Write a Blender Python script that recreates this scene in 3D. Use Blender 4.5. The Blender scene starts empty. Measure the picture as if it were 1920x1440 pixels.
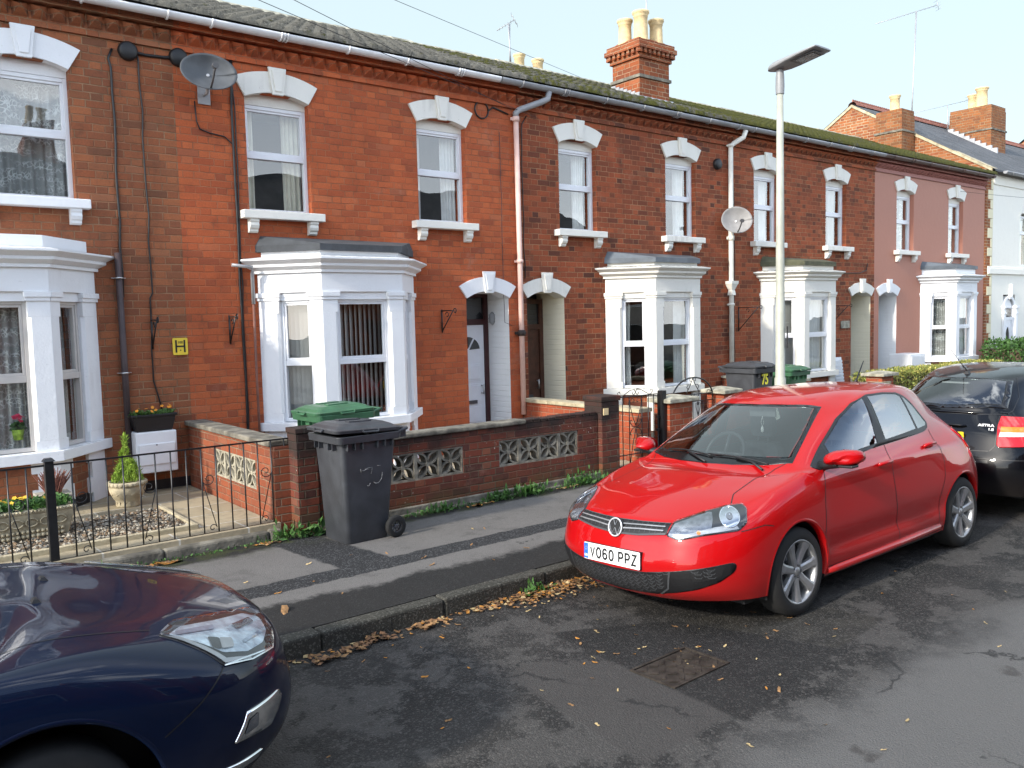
import bpy, bmesh, math, random
from mathutils import Vector, Matrix, noise
from mathutils.geometry import tessellate_polygon
from mathutils.bvhtree import BVHTree
C = bpy.data.collections.new('Scene objects'); bpy.context.scene.collection.children.link(C)
PI = math.pi
rnd = random.Random(7)

# ---------------------------------------------------------------- materials
class NT:
    def __init__(s, name):
        s.mat = bpy.data.materials.new(name); s.mat.use_nodes = True
        s.t = s.mat.node_tree; s.t.nodes.clear()
        s.out = s.t.nodes.new('ShaderNodeOutputMaterial')
    def n(s, typ, **kw):
        nd = s.t.nodes.new('ShaderNode' + typ)
        for k, v in kw.items(): setattr(nd, k, v)
        return nd
    def put(s, sock, v):
        if hasattr(v, 'is_output'): s.t.links.new(v, sock)
        elif isinstance(v, (tuple, list)):
            if sock.type == 'RGBA' and len(v) == 3: v = (*v, 1)
            sock.default_value = v
        else: sock.default_value = v
    def m(s, op, a, b=None, c=None, clamp=False):
        nd = s.n('Math', operation=op); nd.use_clamp = clamp
        s.put(nd.inputs[0], a)
        if b is not None: s.put(nd.inputs[1], b)
        if c is not None: s.put(nd.inputs[2], c)
        return nd.outputs[0]
    def pos(s, obj=False):
        if obj: return s.n('TexCoord').outputs['Object']
        return s.n('NewGeometry').outputs['Position']
    def sep(s, v):
        nd = s.n('SeparateXYZ'); s.put(nd.inputs[0], v); return nd.outputs
    def comb(s, x, y, z=0.0):
        nd = s.n('CombineXYZ'); s.put(nd.inputs[0], x); s.put(nd.inputs[1], y); s.put(nd.inputs[2], z); return nd.outputs[0]
    def noise(s, v, scale, detail=3, rough=.55, col=False):
        nd = s.n('TexNoise'); s.put(nd.inputs['Vector'], v); nd.inputs['Scale'].default_value = scale
        nd.inputs['Detail'].default_value = detail; nd.inputs['Roughness'].default_value = rough
        return nd.outputs[1 if col else 0]
    def ramp(s, f, a, b, lo=0.0, hi=1.0):      # smooth map range
        nd = s.n('MapRange', interpolation_type='SMOOTHSTEP'); s.put(nd.inputs[0], f)
        for i, v in zip((1, 2, 3, 4), (a, b, lo, hi)): s.put(nd.inputs[i], v)
        return nd.outputs[0]
    def mix(s, f, a, b, mode='MIX'):
        nd = s.n('Mix', data_type='RGBA', blend_type=mode); s.put(nd.inputs[0], f); s.put(nd.inputs[6], a); s.put(nd.inputs[7], b)
        return nd.outputs[2]
    def bump(s, h, dist, strength=1.0):
        nd = s.n('Bump'); s.put(nd.inputs['Height'], h); nd.inputs['Distance'].default_value = dist; nd.inputs['Strength'].default_value = strength
        return nd.outputs[0]
    def bsdf(s, col, rough=.6, metal=0.0, spec=.5, coat=0.0, normal=None, coat_rough=.03):
        p = s.n('BsdfPrincipled'); s.put(p.inputs['Base Color'], col); s.put(p.inputs['Roughness'], rough); s.put(p.inputs['Metallic'], metal)
        p.inputs['Specular IOR Level'].default_value = spec
        p.inputs['Coat Weight'].default_value = coat; p.inputs['Coat IOR'].default_value = 1.38; p.inputs['Coat Roughness'].default_value = coat_rough
        if normal is not None: s.t.links.new(normal, p.inputs['Normal'])
        s.t.links.new(p.outputs[0], s.out.inputs[0]); return s.mat

MATS = {}
def simple(name, col, rough=.6, metal=0.0, var=.12, scale=6, bump=0.0, bscale=60, spec=.5, coat=0.0, obj=True):
    if name in MATS: return MATS[name]
    s = NT(name); P = s.pos(obj)
    f = s.noise(P, scale, 4)
    c = s.mix(s.ramp(f, .3, .75), tuple(v*(1-var) for v in col), tuple(min(1, v*(1+var)) for v in col))
    nrm = s.bump(s.noise(P, bscale, 3), bump) if bump else None
    r = s.m('ADD', rough - .06, s.m('MULTIPLY', f, .12))
    MATS[name] = s.bsdf(c, r, metal, spec, coat, nrm); return MATS[name]

def brick(name, tones, mortar, stain=(.05,.03,.02), stain_amt=.5, low=None, bumpd=.006, mort_w=.0045, K=1.0, oz=0.0, contrast=1.0, eff=0.0, top=None):
    s = NT(name); P = s.pos(); X, Y, Z = s.sep(P)
    X = s.m('DIVIDE', X, K); Y = s.m('DIVIDE', Y, K); Z = s.m('DIVIDE', s.m('ADD', Z, oz), K)
    N = s.sep(s.n('NewGeometry').outputs['True Normal'])
    side = s.m('GREATER_THAN', s.m('ABSOLUTE', N[0]), .8)
    warp = s.m('MULTIPLY', s.m('SUBTRACT', s.noise(P, 14, 2), .5), .008)
    u = s.m('ADD', s.m('ADD', s.m('MULTIPLY', X, s.m('SUBTRACT', 1.0, side)), s.m('MULTIPLY', Y, side)), warp)
    v = s.m('ADD', Z, s.m('MULTIPLY', s.m('SUBTRACT', s.noise(P, 9, 2), .5), .010))
    row = s.m('FLOOR', s.m('DIVIDE', v, .075))
    par = s.m('MODULO', s.m('ABSOLUTE', row), 2.0)
    jit = s.n('TexWhiteNoise', noise_dimensions='1D'); s.put(jit.inputs['W'], row)
    u2 = s.m('ADD', u, s.m('ADD', s.m('MULTIPLY', par, .16875), s.m('MULTIPLY', jit.outputs[0], .02)))
    p = s.m('DIVIDE', s.m('ADD', u2, 50), .3375); cell = s.m('FLOOR', p); f = s.m('SUBTRACT', p, cell)
    isH = s.m('GREATER_THAN', f, .6667)
    fb = s.m('MULTIPLY', s.m('SUBTRACT', f, s.m('MULTIPLY', isH, .6667)), .3375)
    wb = s.m('SUBTRACT', .225, s.m('MULTIPLY', isH, .1125))
    du = s.m('MINIMUM', fb, s.m('SUBTRACT', wb, fb))
    fv = s.m('SUBTRACT', v, s.m('MULTIPLY', row, .075)); dv = s.m('MINIMUM', fv, s.m('SUBTRACT', .075, fv))
    d = s.m('ADD', s.m('MINIMUM', du, dv), s.m('MULTIPLY', s.m('SUBTRACT', s.noise(P, 70, 2), .5), .004))
    face = s.ramp(d, mort_w*.5, mort_w*1.4)          # 1 on brick, 0 in joint
    wn = s.n('TexWhiteNoise', noise_dimensions='3D')
    s.put(wn.inputs['Vector'], s.comb(s.m('ADD', s.m('MULTIPLY', cell, 2), isH), row, 0.0))
    r = wn.outputs[0]; rc = wn.outputs[1]
    cr = s.n('ValToRGB'); el = cr.color_ramp.elements
    el[0].position = 0; el[0].color = (*tones[0], 1); el[1].position = 1; el[1].color = (*tones[-1], 1)
    for i in range(1, len(tones)-1):
        e = el.new(i/(len(tones)-1)); e.color = (*tones[i], 1)
    s.put(cr.inputs[0], r)
    big = s.noise(P, .9, 5, .65); mid = s.noise(P, 4.5, 4, .6); fine = s.noise(P, 55, 3)
    col = s.mix(s.ramp(fine, .25, .8), cr.outputs[0], s.mix(.32, cr.outputs[0], (1, .8, .55), 'OVERLAY'))
    col = s.mix(s.m('MULTIPLY', s.ramp(mid, .55, .78), stain_amt), col, s.mix(.75, col, stain))
    col = s.mix(s.m('MULTIPLY', s.ramp(big, .5, .8), stain_amt*.7), col, s.mix(.6, col, stain))
    # weathering: broad patches of soot, rain streaks, single spalled or over-burnt bricks
    strk = s.noise(s.comb(s.m('MULTIPLY', X, 5.0), s.m('MULTIPLY', Y, 5.0), s.m('MULTIPLY', Z, .55)), 1, 4, .6)
    col = s.mix(s.m('MULTIPLY', s.ramp(strk, .56, .76), stain_amt*.55), col, s.mix(.62, col, stain))
    col = s.mix(s.ramp(s.noise(P, 2.1, 5, .7), .30, .72), s.mix(.20, col, (.03,.018,.012)), col)
    col = s.mix(s.m('MULTIPLY', s.m('GREATER_THAN', s.sep(rc)[1], .95), .40), col, stain)
    col = s.mix(s.m('MULTIPLY', s.m('GREATER_THAN', s.sep(rc)[2], .96), .15), col, (.46,.22,.12))
    pale = s.m('MULTIPLY', s.ramp(s.noise(P, 1.3, 6, .72), .60, .72), .22)
    col = s.mix(pale, col, (.42,.30,.23))
    mcol = s.mix(s.ramp(mid, .35, .7), mortar, tuple(m*.55 for m in mortar))
    mcol = s.mix(s.ramp(s.noise(P, 1.7, 3), .45, .62), mcol, s.mix(.5, mcol, tones[1]))
    col = s.mix(face, mcol, col)
    if eff:   # white salt bloom and lime spots
        sp = s.m('MULTIPLY', s.ramp(s.noise(P, 30, 2), .68, .74), s.ramp(s.noise(P, 3, 3), .5, .65))
        col = s.mix(s.m('MULTIPLY', sp, eff), col, (.55, .53, .48))
    if top:   # soot and lichen on the topmost courses
        g = s.m('MULTIPLY', s.ramp(s.m('ADD', Z, s.m('MULTIPLY', s.m('SUBTRACT', mid, .5), .25)), top[0], top[1]), s.ramp(s.noise(P, 2.6, 4), .28, .52))
        col = s.mix(s.m('MULTIPLY', g, .85), col, (.022,.020,.018))
    if low:   # damp / green growth band near the ground: (z0, z1, colour)
        z0, z1, lc = low
        g = s.m('MULTIPLY', s.ramp(s.m('ADD', Z, s.m('MULTIPLY', mid, .25)), z1, z0), s.ramp(s.noise(P, 3.2, 4), .3, .6))
        col = s.mix(s.m('MULTIPLY', g, .8), col, lc)
    h = s.m('ADD', s.m('ADD', s.m('MULTIPLY', face, .8), s.m('MULTIPLY', fine, .25)), s.m('MULTIPLY', s.m('MULTIPLY', r, face), .35))
    MATS[name] = s.bsdf(col, .88, normal=s.bump(h, bumpd), spec=.25); return MATS[name]

# brick for each house and wall
brick('brick_brown', [(0.200,0.074,0.040),(0.274,0.096,0.046),(0.309,0.112,0.052),(0.217,0.086,0.046),(0.257,0.084,0.040)], (0.311,0.181,0.103), stain=(0.078,0.044,0.030), stain_amt=.65, mort_w=.0055, K=1.0769, oz=.157)
brick('brick_orange', [(0.338,0.082,0.035),(0.419,0.105,0.041),(0.375,0.092,0.037),(0.451,0.120,0.047),(0.295,0.076,0.036)], (0.393,0.153,0.078), stain=(0.146,0.047,0.031), stain_amt=.6, K=1.0769, oz=.157)
brick('brick_red', [(0.266,0.068,0.031),(0.322,0.084,0.036),(0.166,0.052,0.028),(0.287,0.075,0.033),(0.094,0.036,0.025)], (0.382,0.202,0.110), stain=(0.072,0.034,0.024), stain_amt=.8, K=1.0769, oz=.157)
brick('brick_mid', [(0.254,0.068,0.033),(0.322,0.088,0.038),(0.276,0.075,0.034),(0.144,0.049,0.028),(0.299,0.082,0.036)], (0.395,0.209,0.110), stain=(0.072,0.034,0.024), stain_amt=.8, K=1.0769, oz=.157)
brick('brick_gable', [(0.257,0.083,0.030),(0.300,0.102,0.035),(0.214,0.064,0.030),(0.286,0.115,0.047),(0.315,0.128,0.054)], (0.425,0.320,0.208), stain=(0.119,0.048,0.032), stain_amt=.35, mort_w=.009, K=1.0769, oz=.157)
brick('brick_garden', [(0.129,0.036,0.024),(0.175,0.046,0.027),(0.099,0.032,0.025),(0.152,0.043,0.027),(0.068,0.029,0.025)], (0.142,0.100,0.067), stain=(0.027,0.021,0.018), stain_amt=.95, low=(.22,.55,(0.081,0.067,0.027)), mort_w=.006, eff=.8, top=(.70,.90))
brick('brick_side', [(0.221,0.063,0.031),(0.264,0.077,0.037),(0.170,0.056,0.033),(0.238,0.070,0.034)], (.26,.18,.12), stain=(.09,.04,.03), stain_amt=.45, eff=.8, mort_w=.006)
brick('brick_new', [(.28,.066,.032),(.33,.080,.037),(.30,.072,.034),(.25,.062,.032)], (.33,.21,.14), stain=(.2,.05,.03), stain_amt=.25, mort_w=.006)
brick('brick_chimney', [(0.238,0.068,0.026),(0.277,0.082,0.032),(0.165,0.051,0.026),(0.251,0.075,0.030)], (.40,.26,.16), stain=(.07,.04,.03), stain_amt=.5, mort_w=.006, K=1.0769, oz=.157)
brick('brick_oldstack', [(0.216,0.082,0.033),(0.264,0.101,0.037),(0.168,0.066,0.033),(0.240,0.094,0.037)], (.33,.25,.15), stain=(.10,.06,.03), stain_amt=.5, mort_w=.006, K=1.0769, oz=.157)

def painted(name, col, var=.06, dirt=(.25,.22,.18), amt=.25, brickrel=False, rough=.6):
    s = NT(name); P = s.pos(); X, Y, Z = s.sep(P)
    f = s.noise(P, 5, 4); g = s.noise(P, 1.3, 5, .7)
    c = s.mix(f, tuple(v*(1-var) for v in col), col)
    streak = s.noise(s.comb(s.m('MULTIPLY', X, 14), s.m('MULTIPLY', Y, 14), s.m('MULTIPLY', Z, 1.2)), 1, 3)
    c = s.mix(s.m('MULTIPLY', s.m('MULTIPLY', s.ramp(g, .5, .75), s.ramp(streak, .4, .7)), amt), c, dirt)
    nz = s.sep(s.n('NewGeometry').outputs['True Normal'])[2]      # grime and lichen that settle on ledges
    led = s.m('MULTIPLY', s.ramp(nz, .5, .9), s.ramp(s.noise(P, 16, 4), .42, .60))
    c = s.mix(s.m('MULTIPLY', led, min(1, amt*2.2)), c, (.10,.095,.075))
    spot = s.m('MULTIPLY', s.ramp(s.noise(P, 34, 3), .66, .72), s.ramp(s.noise(P, 2.2, 3), .48, .62))
    c = s.mix(s.m('MULTIPLY', spot, amt), c, tuple(v*.35 for v in dirt))
    h = s.m('ADD', s.m('MULTIPLY', s.noise(P, 40, 3), .5), s.noise(P, 9, 3))
    if brickrel:
        row = s.m('FRACT', s.m('DIVIDE', s.m('ADD', s.m('ADD', Z, .157), s.m('MULTIPLY', f, .008)), .0808))
        e = s.ramp(s.m('MINIMUM', row, s.m('SUBTRACT', 1.0, row)), .0, .12)
        h = s.m('ADD', s.m('MULTIPLY', h, .5), e)
    MATS[name] = s.bsdf(c, rough, normal=s.bump(h, .004), spec=.4); return MATS[name]
painted('paint_white', (.80,.81,.82), amt=.16)
painted('paint_ivory', (.77,.75,.68), amt=.42)
painted('paint_cream', (.80,.76,.64), amt=.35)
painted('paint_whitebrick', (.78,.78,.77), amt=.2, brickrel=True)
painted('paint_creambrick', (.76,.71,.56), amt=.2, brickrel=True)
painted('paint_pink', (.40,.170,.115), amt=.12, dirt=(.28,.13,.10))
painted('paint_pinkdark', (.31,.115,.09), amt=.2, dirt=(.15,.07,.06))
painted('render_offwhite', (.80,.78,.70), amt=.2, dirt=(.50,.45,.32))
painted('quoin_cream', (.72,.66,.45), amt=.3)
painted('black_plinth', (.012,.012,.014), amt=.2, dirt=(.08,.08,.07), rough=.5)
simple('upvc', (.72,.73,.75), .3, var=.03, spec=.5)
simple('upvc_grey', (.50,.47,.44), .5, var=.05)
simple('lead', (.11,.125,.14), .55, var=.25, scale=4, metal=.3)
simple('felt', (.055,.060,.066), .85, var=.3, scale=5, bump=.004)
simple('felt_moss', (.085,.085,.05), .9, var=.3, scale=8, bump=.006)
simple('stone_coping', (.33,.31,.24), .9, var=.4, scale=9, bump=.006, bscale=40, obj=False)
simple('stone_dark', (.16,.145,.115), .92, var=.5, scale=7, bump=.008, bscale=35, obj=False)
simple('stone_buff', (.42,.36,.24), .9, var=.3, scale=8, bump=.004, obj=False)
simple('concrete_pale', (.36,.33,.27), .9, var=.3, scale=10, bump=.004)
simple('screen_concrete', (.21,.19,.15), .92, var=.45, scale=12, bump=.004, obj=False)
simple('screen_pale', (.33,.30,.225), .92, var=.3, scale=12, bump=.004, obj=False)
simple('iron_black', (.010,.010,.011), .38, var=.3, scale=20)
simple('iron_rust', (.03,.02,.016), .7, var=.5, scale=20)
simple('plastic_black', (.009,.009,.010), .5, var=.2)
simple('rubber', (.009,.009,.009), .85, var=.25, scale=14, bump=.001)
simple('bin_grey', (.043,.046,.052), .42, var=.22, scale=5, bump=.0012, bscale=160)
simple('bin_green', (.042,.125,.062), .42, var=.2, scale=5, bump=.001, bscale=160)
simple('chalk', (.20,.205,.21), .9, var=.5, scale=60)
simple('yellow_vinyl', (.78,.70,.03), .5, var=.05)
simple('gutter_white', (.74,.74,.74), .35, var=.08, scale=3)
simple('gutter_grey', (.27,.275,.285), .4, var=.15, scale=3)
simple('gutter_brown', (.11,.075,.065), .45, var=.2, scale=3)
simple('pipe_pink', (.70,.47,.40), .5, var=.08, scale=5)
simple('pipe_cream', (.74,.72,.64), .5, var=.08)
simple('pipe_purple', (.055,.035,.035), .55, var=.2)
simple('copper_old', (.20,.085,.06), .6, var=.2)
simple('pot_clay', (.60,.46,.25), .85, var=.15, scale=9)
simple('lamp_post_paint', (.37,.38,.32), .55, var=.12, scale=4)
simple('lamp_grey', (.24,.245,.25), .45, var=.1)
simple('lamp_dark', (.07,.07,.075), .35, var=.1)
simple('steel', (.55,.55,.55), .35, metal=1, var=.1)
simple('galv', (.42,.42,.43), .5, metal=.6, var=.15)
simple('dish_backlit', (.075,.08,.085), .55, var=.15, scale=9)  # base colour darkened to hold the back-lit shade on the dish
simple('dish_pale', (.26,.25,.24), .6, var=.12, scale=9)
simple('curtain_white', (.72,.71,.67), .9, var=.08)
simple('curtain_cream', (.62,.58,.46), .9, var=.08)
simple('curtain_grey', (.40,.40,.39), .9, var=.1)
simple('blind_grey', (.42,.41,.38), .8, var=.05)
simple('room', (.10,.085,.07), .9, var=.3, scale=2)
simple('door_white', (.74,.76,.79), .35, var=.04)
simple('door_brown', (.085,.032,.018), .4, var=.3, scale=9)
simple('frame_maroon', (.05,.012,.012), .4, var=.2)
simple('sign_yellow', (.78,.56,.05), .45, var=.05)
simple('ink_black', (.012,.012,.012), .5)
simple('foil_leaf', (.06,.13,.02), .7, var=.4, scale=30)
simple('leaf_lime', (.22,.34,.03), .7, var=.45, scale=30)
simple('leaf_hedge', (.17,.20,.035), .65, var=.5, scale=14)
simple('leaf_hedge_yellow', (.42,.38,.10), .65, var=.4, scale=14)
simple('leaf_dark', (.035,.09,.018), .7, var=.4, scale=20)
simple('leaf_green', (.045,.12,.018), .65, var=.4, scale=25)
simple('heather', (.22,.085,.06), .8, var=.4, scale=30)
simple('petal_orange', (.75,.27,.015), .7, var=.2)
simple('petal_yellow', (.60,.36,.02), .7, var=.2)
simple('petal_pink', (.75,.04,.12), .7, var=.2)
simple('soil', (.03,.02,.014), .95, var=.4, scale=30, bump=.01)
simple('leaf_fallen', (.26,.14,.055), .8, var=.5, scale=18, obj=False)
simple('leaf_fallen_orange', (.40,.17,.025), .8, var=.4, scale=18, obj=False)
simple('leaf_fallen_pale', (.42,.31,.15), .8, var=.3, scale=18, obj=False)
simple('leaf_litter', (.17,.085,.038), .85, var=.6, scale=25, obj=False)
simple('wood_old', (.16,.10,.055), .8, var=.3)
simple('meter_white', (.74,.75,.76), .4, var=.04)
simple('bark', (.09,.06,.04), .9, var=.3)

def lace(name, col, scale=26, dens=.5, base=.3):
    s = NT(name); P = s.pos(); X, Y, Z = s.sep(P)
    Q = s.comb(s.m('ADD', X, s.m('MULTIPLY', s.m('SUBTRACT', s.noise(P, 6, 3), .5), .12)), s.m('MULTIPLY', Y, .3), s.m('MULTIPLY', Z, .72))
    v = s.n('TexVoronoi', feature='DISTANCE_TO_EDGE'); s.put(v.inputs['Vector'], Q); v.inputs['Scale'].default_value = scale
    a = s.ramp(v.outputs['Distance'], .16, .03)
    band = s.ramp(s.noise(s.comb(X, 0.0, s.m('MULTIPLY', Z, 2.4)), 4.5, 3), .42, .62)
    al = s.m('ADD', base, s.m('MULTIPLY', s.m('MULTIPLY', a, band), dens))
    p = s.n('BsdfPrincipled'); s.put(p.inputs['Base Color'], col); p.inputs['Roughness'].default_value = .9
    t = s.n('BsdfTransparent'); mx = s.n('MixShader'); s.put(mx.inputs[0], al)
    s.t.links.new(t.outputs[0], mx.inputs[1]); s.t.links.new(p.outputs[0], mx.inputs[2]); s.t.links.new(mx.outputs[0], s.out.inputs[0])
    MATS[name] = s.mat
lace('lace', (.62,.63,.60), 30, .5, .36)
lace('net', (.62,.63,.62), 40, .2, .55)

def glass(name, tint=(.9,.93,.93), boost=2.0, base=.02, wav=.0006):
    s = NT(name); P = s.pos()
    nrm = s.bump(s.noise(P, 2.2, 1), .02, .12) if wav else None
    t = s.n('BsdfTransparent'); s.put(t.inputs[0], tint)
    g = s.n('BsdfGlossy'); g.inputs['Roughness'].default_value = .0; s.put(g.inputs[0], (1,1,1))
    if nrm is not None: s.t.links.new(nrm, g.inputs['Normal'])
    fr = s.n('Fresnel'); fr.inputs[0].default_value = 1.5
    fac = s.m('MINIMUM', s.m('ADD', s.m('MULTIPLY', fr.outputs[0], boost), base), 1.0)
    # seen from behind a thin pane must not turn into a perfect mirror
    bf = s.n('NewGeometry').outputs['Backfacing']
    fac = s.m('MULTIPLY', fac, s.m('SUBTRACT', 1.0, s.m('MULTIPLY', bf, .9)))
    mx = s.n('MixShader'); s.put(mx.inputs[0], fac)
    s.t.links.new(t.outputs[0], mx.inputs[1]); s.t.links.new(g.outputs[0], mx.inputs[2]); s.t.links.new(mx.outputs[0], s.out.inputs[0])
    MATS[name] = s.mat
glass('pane_glass', boost=1.9, base=.035)
glass('car_glass', tint=(.42,.47,.48), boost=1.9, base=.05, wav=0)
glass('car_glass_dark', tint=(.22,.26,.30), boost=2.6, base=.08, wav=0)
glass('lens_clear', tint=(.93,.95,.97), boost=1.2, base=.02, wav=0)
def dark_glass():
    s = NT('dark_pane'); MATS['dark_pane'] = s.bsdf((.012,.013,.016), .03, spec=1.0)
dark_glass()

def carpaint(name, col, flake=0.0, coat=1.0):
    s = NT(name); P = s.pos(True)
    dirt = s.ramp(s.noise(P, 3, 4), .45, .8)
    z = s.sep(P)[2]
    low = s.m('MULTIPLY', s.ramp(z, .55, .2), .18)
    c = s.mix(s.m('ADD', s.m('MULTIPLY', low, .5), s.m('MULTIPLY', dirt, .006)), col, (.16,.13,.11))
    r = s.m('ADD', .34, s.m('MULTIPLY', low, .8))
    m = s.bsdf(c, r, flake, .10, coat=coat, coat_rough=.015)
    MATS[name] = m
carpaint('paint_red', (.36,.0015,.003))
carpaint('paint_navy', (.0012,.0055,.022), 0, .85)
carpaint('paint_black', (.0015,.002,.0035), 0, .7)
simple('trim_black', (.008,.008,.009), .45, var=.15)
simple('trim_gloss', (.006,.006,.007), .12, var=.1)
simple('grille_black', (.010,.010,.011), .5, var=.1)
simple('grille_bar', (.055,.058,.062), .4, var=.1)
simple('badge_silver', (.62,.63,.65), .30, metal=.35, var=.05)
simple('chrome', (.78,.79,.80), .10, metal=1, var=.03)
simple('reflector', (.60,.62,.65), .14, metal=1, var=.1, scale=25)
simple('reflector_sky', (.62,.70,.80), .32, metal=.65, var=.35, scale=14, bump=.006, bscale=22)  # blue tint paints the sky's reflection into the lamp colour
simple('reflector_blue', (.36,.42,.50), .3, metal=.6, var=.3, scale=20)
simple('reflector_grey', (.25,.26,.28), .22, metal=.8, var=.25, scale=25)
simple('alloy', (.40,.40,.40), .38, metal=.75, var=.12, scale=12)
simple('tail_red', (.50,.004,.006), .1, var=.15, scale=20, coat=1)
simple('tail_amber', (.75,.20,.01), .12, var=.1, coat=1)
simple('tail_white', (.70,.66,.62), .12, var=.1, coat=1)
simple('plate_white', (.82,.83,.83), .45, var=.02)
simple('plate_yellow', (.82,.62,.03), .45, var=.02)
simple('plate_blue', (.015,.12,.55), .45, var=.02)
simple('cabin', (.018,.020,.023), .8, var=.3, scale=5)
simple('cabin_light', (.20,.205,.21), .85, var=.2, scale=5)
simple('seat_fabric', (.035,.04,.05), .9, var=.3, scale=20)

def ground_mats():
    def chips(s, P, sc, amt):
        v = s.n('TexVoronoi', feature='F1'); s.put(v.inputs['Vector'], P); v.inputs['Scale'].default_value = sc
        r = s.sep(v.outputs['Color'])[0]
        return s.m('MULTIPLY', s.ramp(r, .72, .95), amt), v.outputs['Distance']
    # ---- road
    s = NT('asphalt'); P = s.pos(); X, Y, Z = s.sep(P)
    w = s.m('MULTIPLY', s.m('SUBTRACT', s.noise(P, 2.6, 5, .65), .5), .55)
    w2 = s.m('MULTIPLY', s.m('SUBTRACT', s.noise(P, 7, 4), .5), .10)
    base = s.mix(s.ramp(s.noise(P, 1.4, 5, .7), .35, .65), (.009,.0085,.008), (.027,.025,.023))
    worn = s.ramp(s.m('ADD', s.noise(P, 1.9, 7, .72), w2), .48, .54)
    base = s.mix(s.m('MULTIPLY', worn, .85), base, (.068,.063,.058))
    # lighter lane in the middle of the road, its edge running as in the photo
    lane = s.ramp(s.m('ADD', Y, w), 2.55, 2.05)
    lane = s.m('MULTIPLY', lane, s.ramp(s.m('ADD', X, w), 2.2, 3.4))
    base = s.mix(s.m('MULTIPLY', lane, .92), base, (.132,.127,.122))
    def quad(pts, soft=.02, warp=w2):
        m = None
        for i in range(len(pts)):
            (x0, y0), (x1, y1) = pts[i], pts[(i+1) % len(pts)]
            L = math.hypot(x1-x0, y1-y0); nx, ny = -(y1-y0)/L, (x1-x0)/L
            d = s.m('ADD', s.m('ADD', s.m('MULTIPLY', X, nx), s.m('MULTIPLY', Y, ny)), -(x0*nx + y0*ny))
            d = s.m('ADD', d, s.m('MULTIPLY', warp, .35))
            k = s.ramp(d, -soft, soft); m = k if m is None else s.m('MULTIPLY', m, k)
        return m
    light = quad([(2.72,2.55),(3.45,2.60),(3.42,3.60),(2.86,3.86)])
    base = s.mix(s.m('MULTIPLY', light, .9), base, (.056,.051,.047))
    dark = quad([(3.40,2.50),(4.60,2.68),(4.22,3.68),(3.46,4.06)])
    base = s.mix(s.m('MULTIPLY', dark, .9), base, (.009,.0085,.008))
    brn = quad([(4.60,2.70),(5.28,2.76),(5.14,3.28),(4.22,3.66)])
    base = s.mix(s.m('MULTIPLY', brn, .85), base, s.mix(s.ramp(s.noise(P, 5, 4), .35, .65), (.013,.012,.010), (.034,.031,.025)))
    gut = s.ramp(s.m('ADD', Y, s.m('MULTIPLY', w, .4)), 4.35, 4.7)
    base = s.mix(s.m('MULTIPLY', gut, .6), base, (.018,.015,.012))
    oil = s.ramp(s.noise(P, 3.3, 3), .66, .74)
    base = s.mix(s.m('MULTIPLY', oil, .55), base, (.02,.014,.011))
    c1, dd = chips(s, P, 95, .48)
    smooth = s.m('MAXIMUM', light, s.m('MULTIPLY', dark, .6))
    c1 = s.m('MULTIPLY', c1, s.m('SUBTRACT', 1.0, s.m('MULTIPLY', smooth, .7)))
    base = s.mix(c1, base, (.13,.12,.11))
    crk = s.n('TexVoronoi', feature='DISTANCE_TO_EDGE'); s.put(crk.inputs['Vector'], s.comb(s.m('ADD', X, w), s.m('ADD', Y, w), 0.0)); crk.inputs['Scale'].default_value = .8
    ck = s.m('MULTIPLY', s.ramp(crk.outputs['Distance'], .012, .002), s.ramp(s.noise(P, 1.1, 2), .5, .6))
    base = s.mix(s.m('MULTIPLY', ck, .8), base, (.010,.010,.010))
    gr = s.noise(P, 240, 2, .7); base = s.mix(s.ramp(gr, .58, .36), base, s.mix(.62, base, (.004,.004,.004))); base = s.mix(s.m('MULTIPLY', s.ramp(s.noise(P, 310, 1), .60, .72), .35), base, (.26,.25,.235))
    h = s.m('ADD', s.m('MULTIPLY', dd, -.6), s.m('MULTIPLY', s.noise(P, 160, 2), .3))
    r = s.m('ADD', .80, s.m('MULTIPLY', s.noise(P, 2, 3), -.18))
    MATS['asphalt'] = s.bsdf(base, r, normal=s.bump(h, .006), spec=.35)
    # ---- pavement
    s = NT('pavement_tarmac'); P = s.pos(); X, Y, Z = s.sep(P)
    w = s.m('MULTIPLY', s.m('SUBTRACT', s.noise(P, 2.2, 6, .7), .5), .55)
    w2 = s.m('MULTIPLY', s.m('SUBTRACT', s.noise(P, 7, 6, .7), .5), .11)
    dk = s.mix(s.noise(P, 3, 4), (.009,.0085,.008), (.020,.0185,.017))
    lt = s.mix(s.noise(P, 2, 4), (.128,.119,.110), (.172,.160,.149))
    m = s.ramp(s.m('ADD', Y, s.m('MULTIPLY', w, 1.3)), 5.35, 5.50)
    speck = s.ramp(s.noise(P, 5, 6, .75), .60, .66)
    m = s.m('MAXIMUM', s.m('MULTIPLY', m, s.m('SUBTRACT', 1.0, s.m('MULTIPLY', speck, s.ramp(Y, 5.75, 5.5)))), 0.0)
    m = s.m('MULTIPLY', m, s.ramp(s.m('ADD', Y, s.m('MULTIPLY', w, .6)), 6.98, 6.86))
    m = s.m('MULTIPLY', m, s.ramp(s.m('ADD', s.m('ADD', X, Y), w), 7.1, 7.35, 1, 1))
    blot = s.ramp(s.noise(P, 3.4, 6, .75), .50, .68); lt = s.mix(s.m('MULTIPLY', blot, .55), lt, (.075,.070,.064)); lt = s.mix(s.m('MULTIPLY', s.ramp(s.noise(P, 38, 3), .55, .7), .35), lt, (.09,.085,.08))
    base = s.mix(m, dk, lt)
    yy = s.m('ADD', Y, w2)
    tr = s.m('MULTIPLY', s.ramp(yy, 5.70, 5.72), s.ramp(yy, 5.98, 5.96))
    # side branch of the trench under the bin
    xb = s.m('ADD', X, s.m('ADD', w2, s.m('MULTIPLY', Y, .12)))
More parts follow.
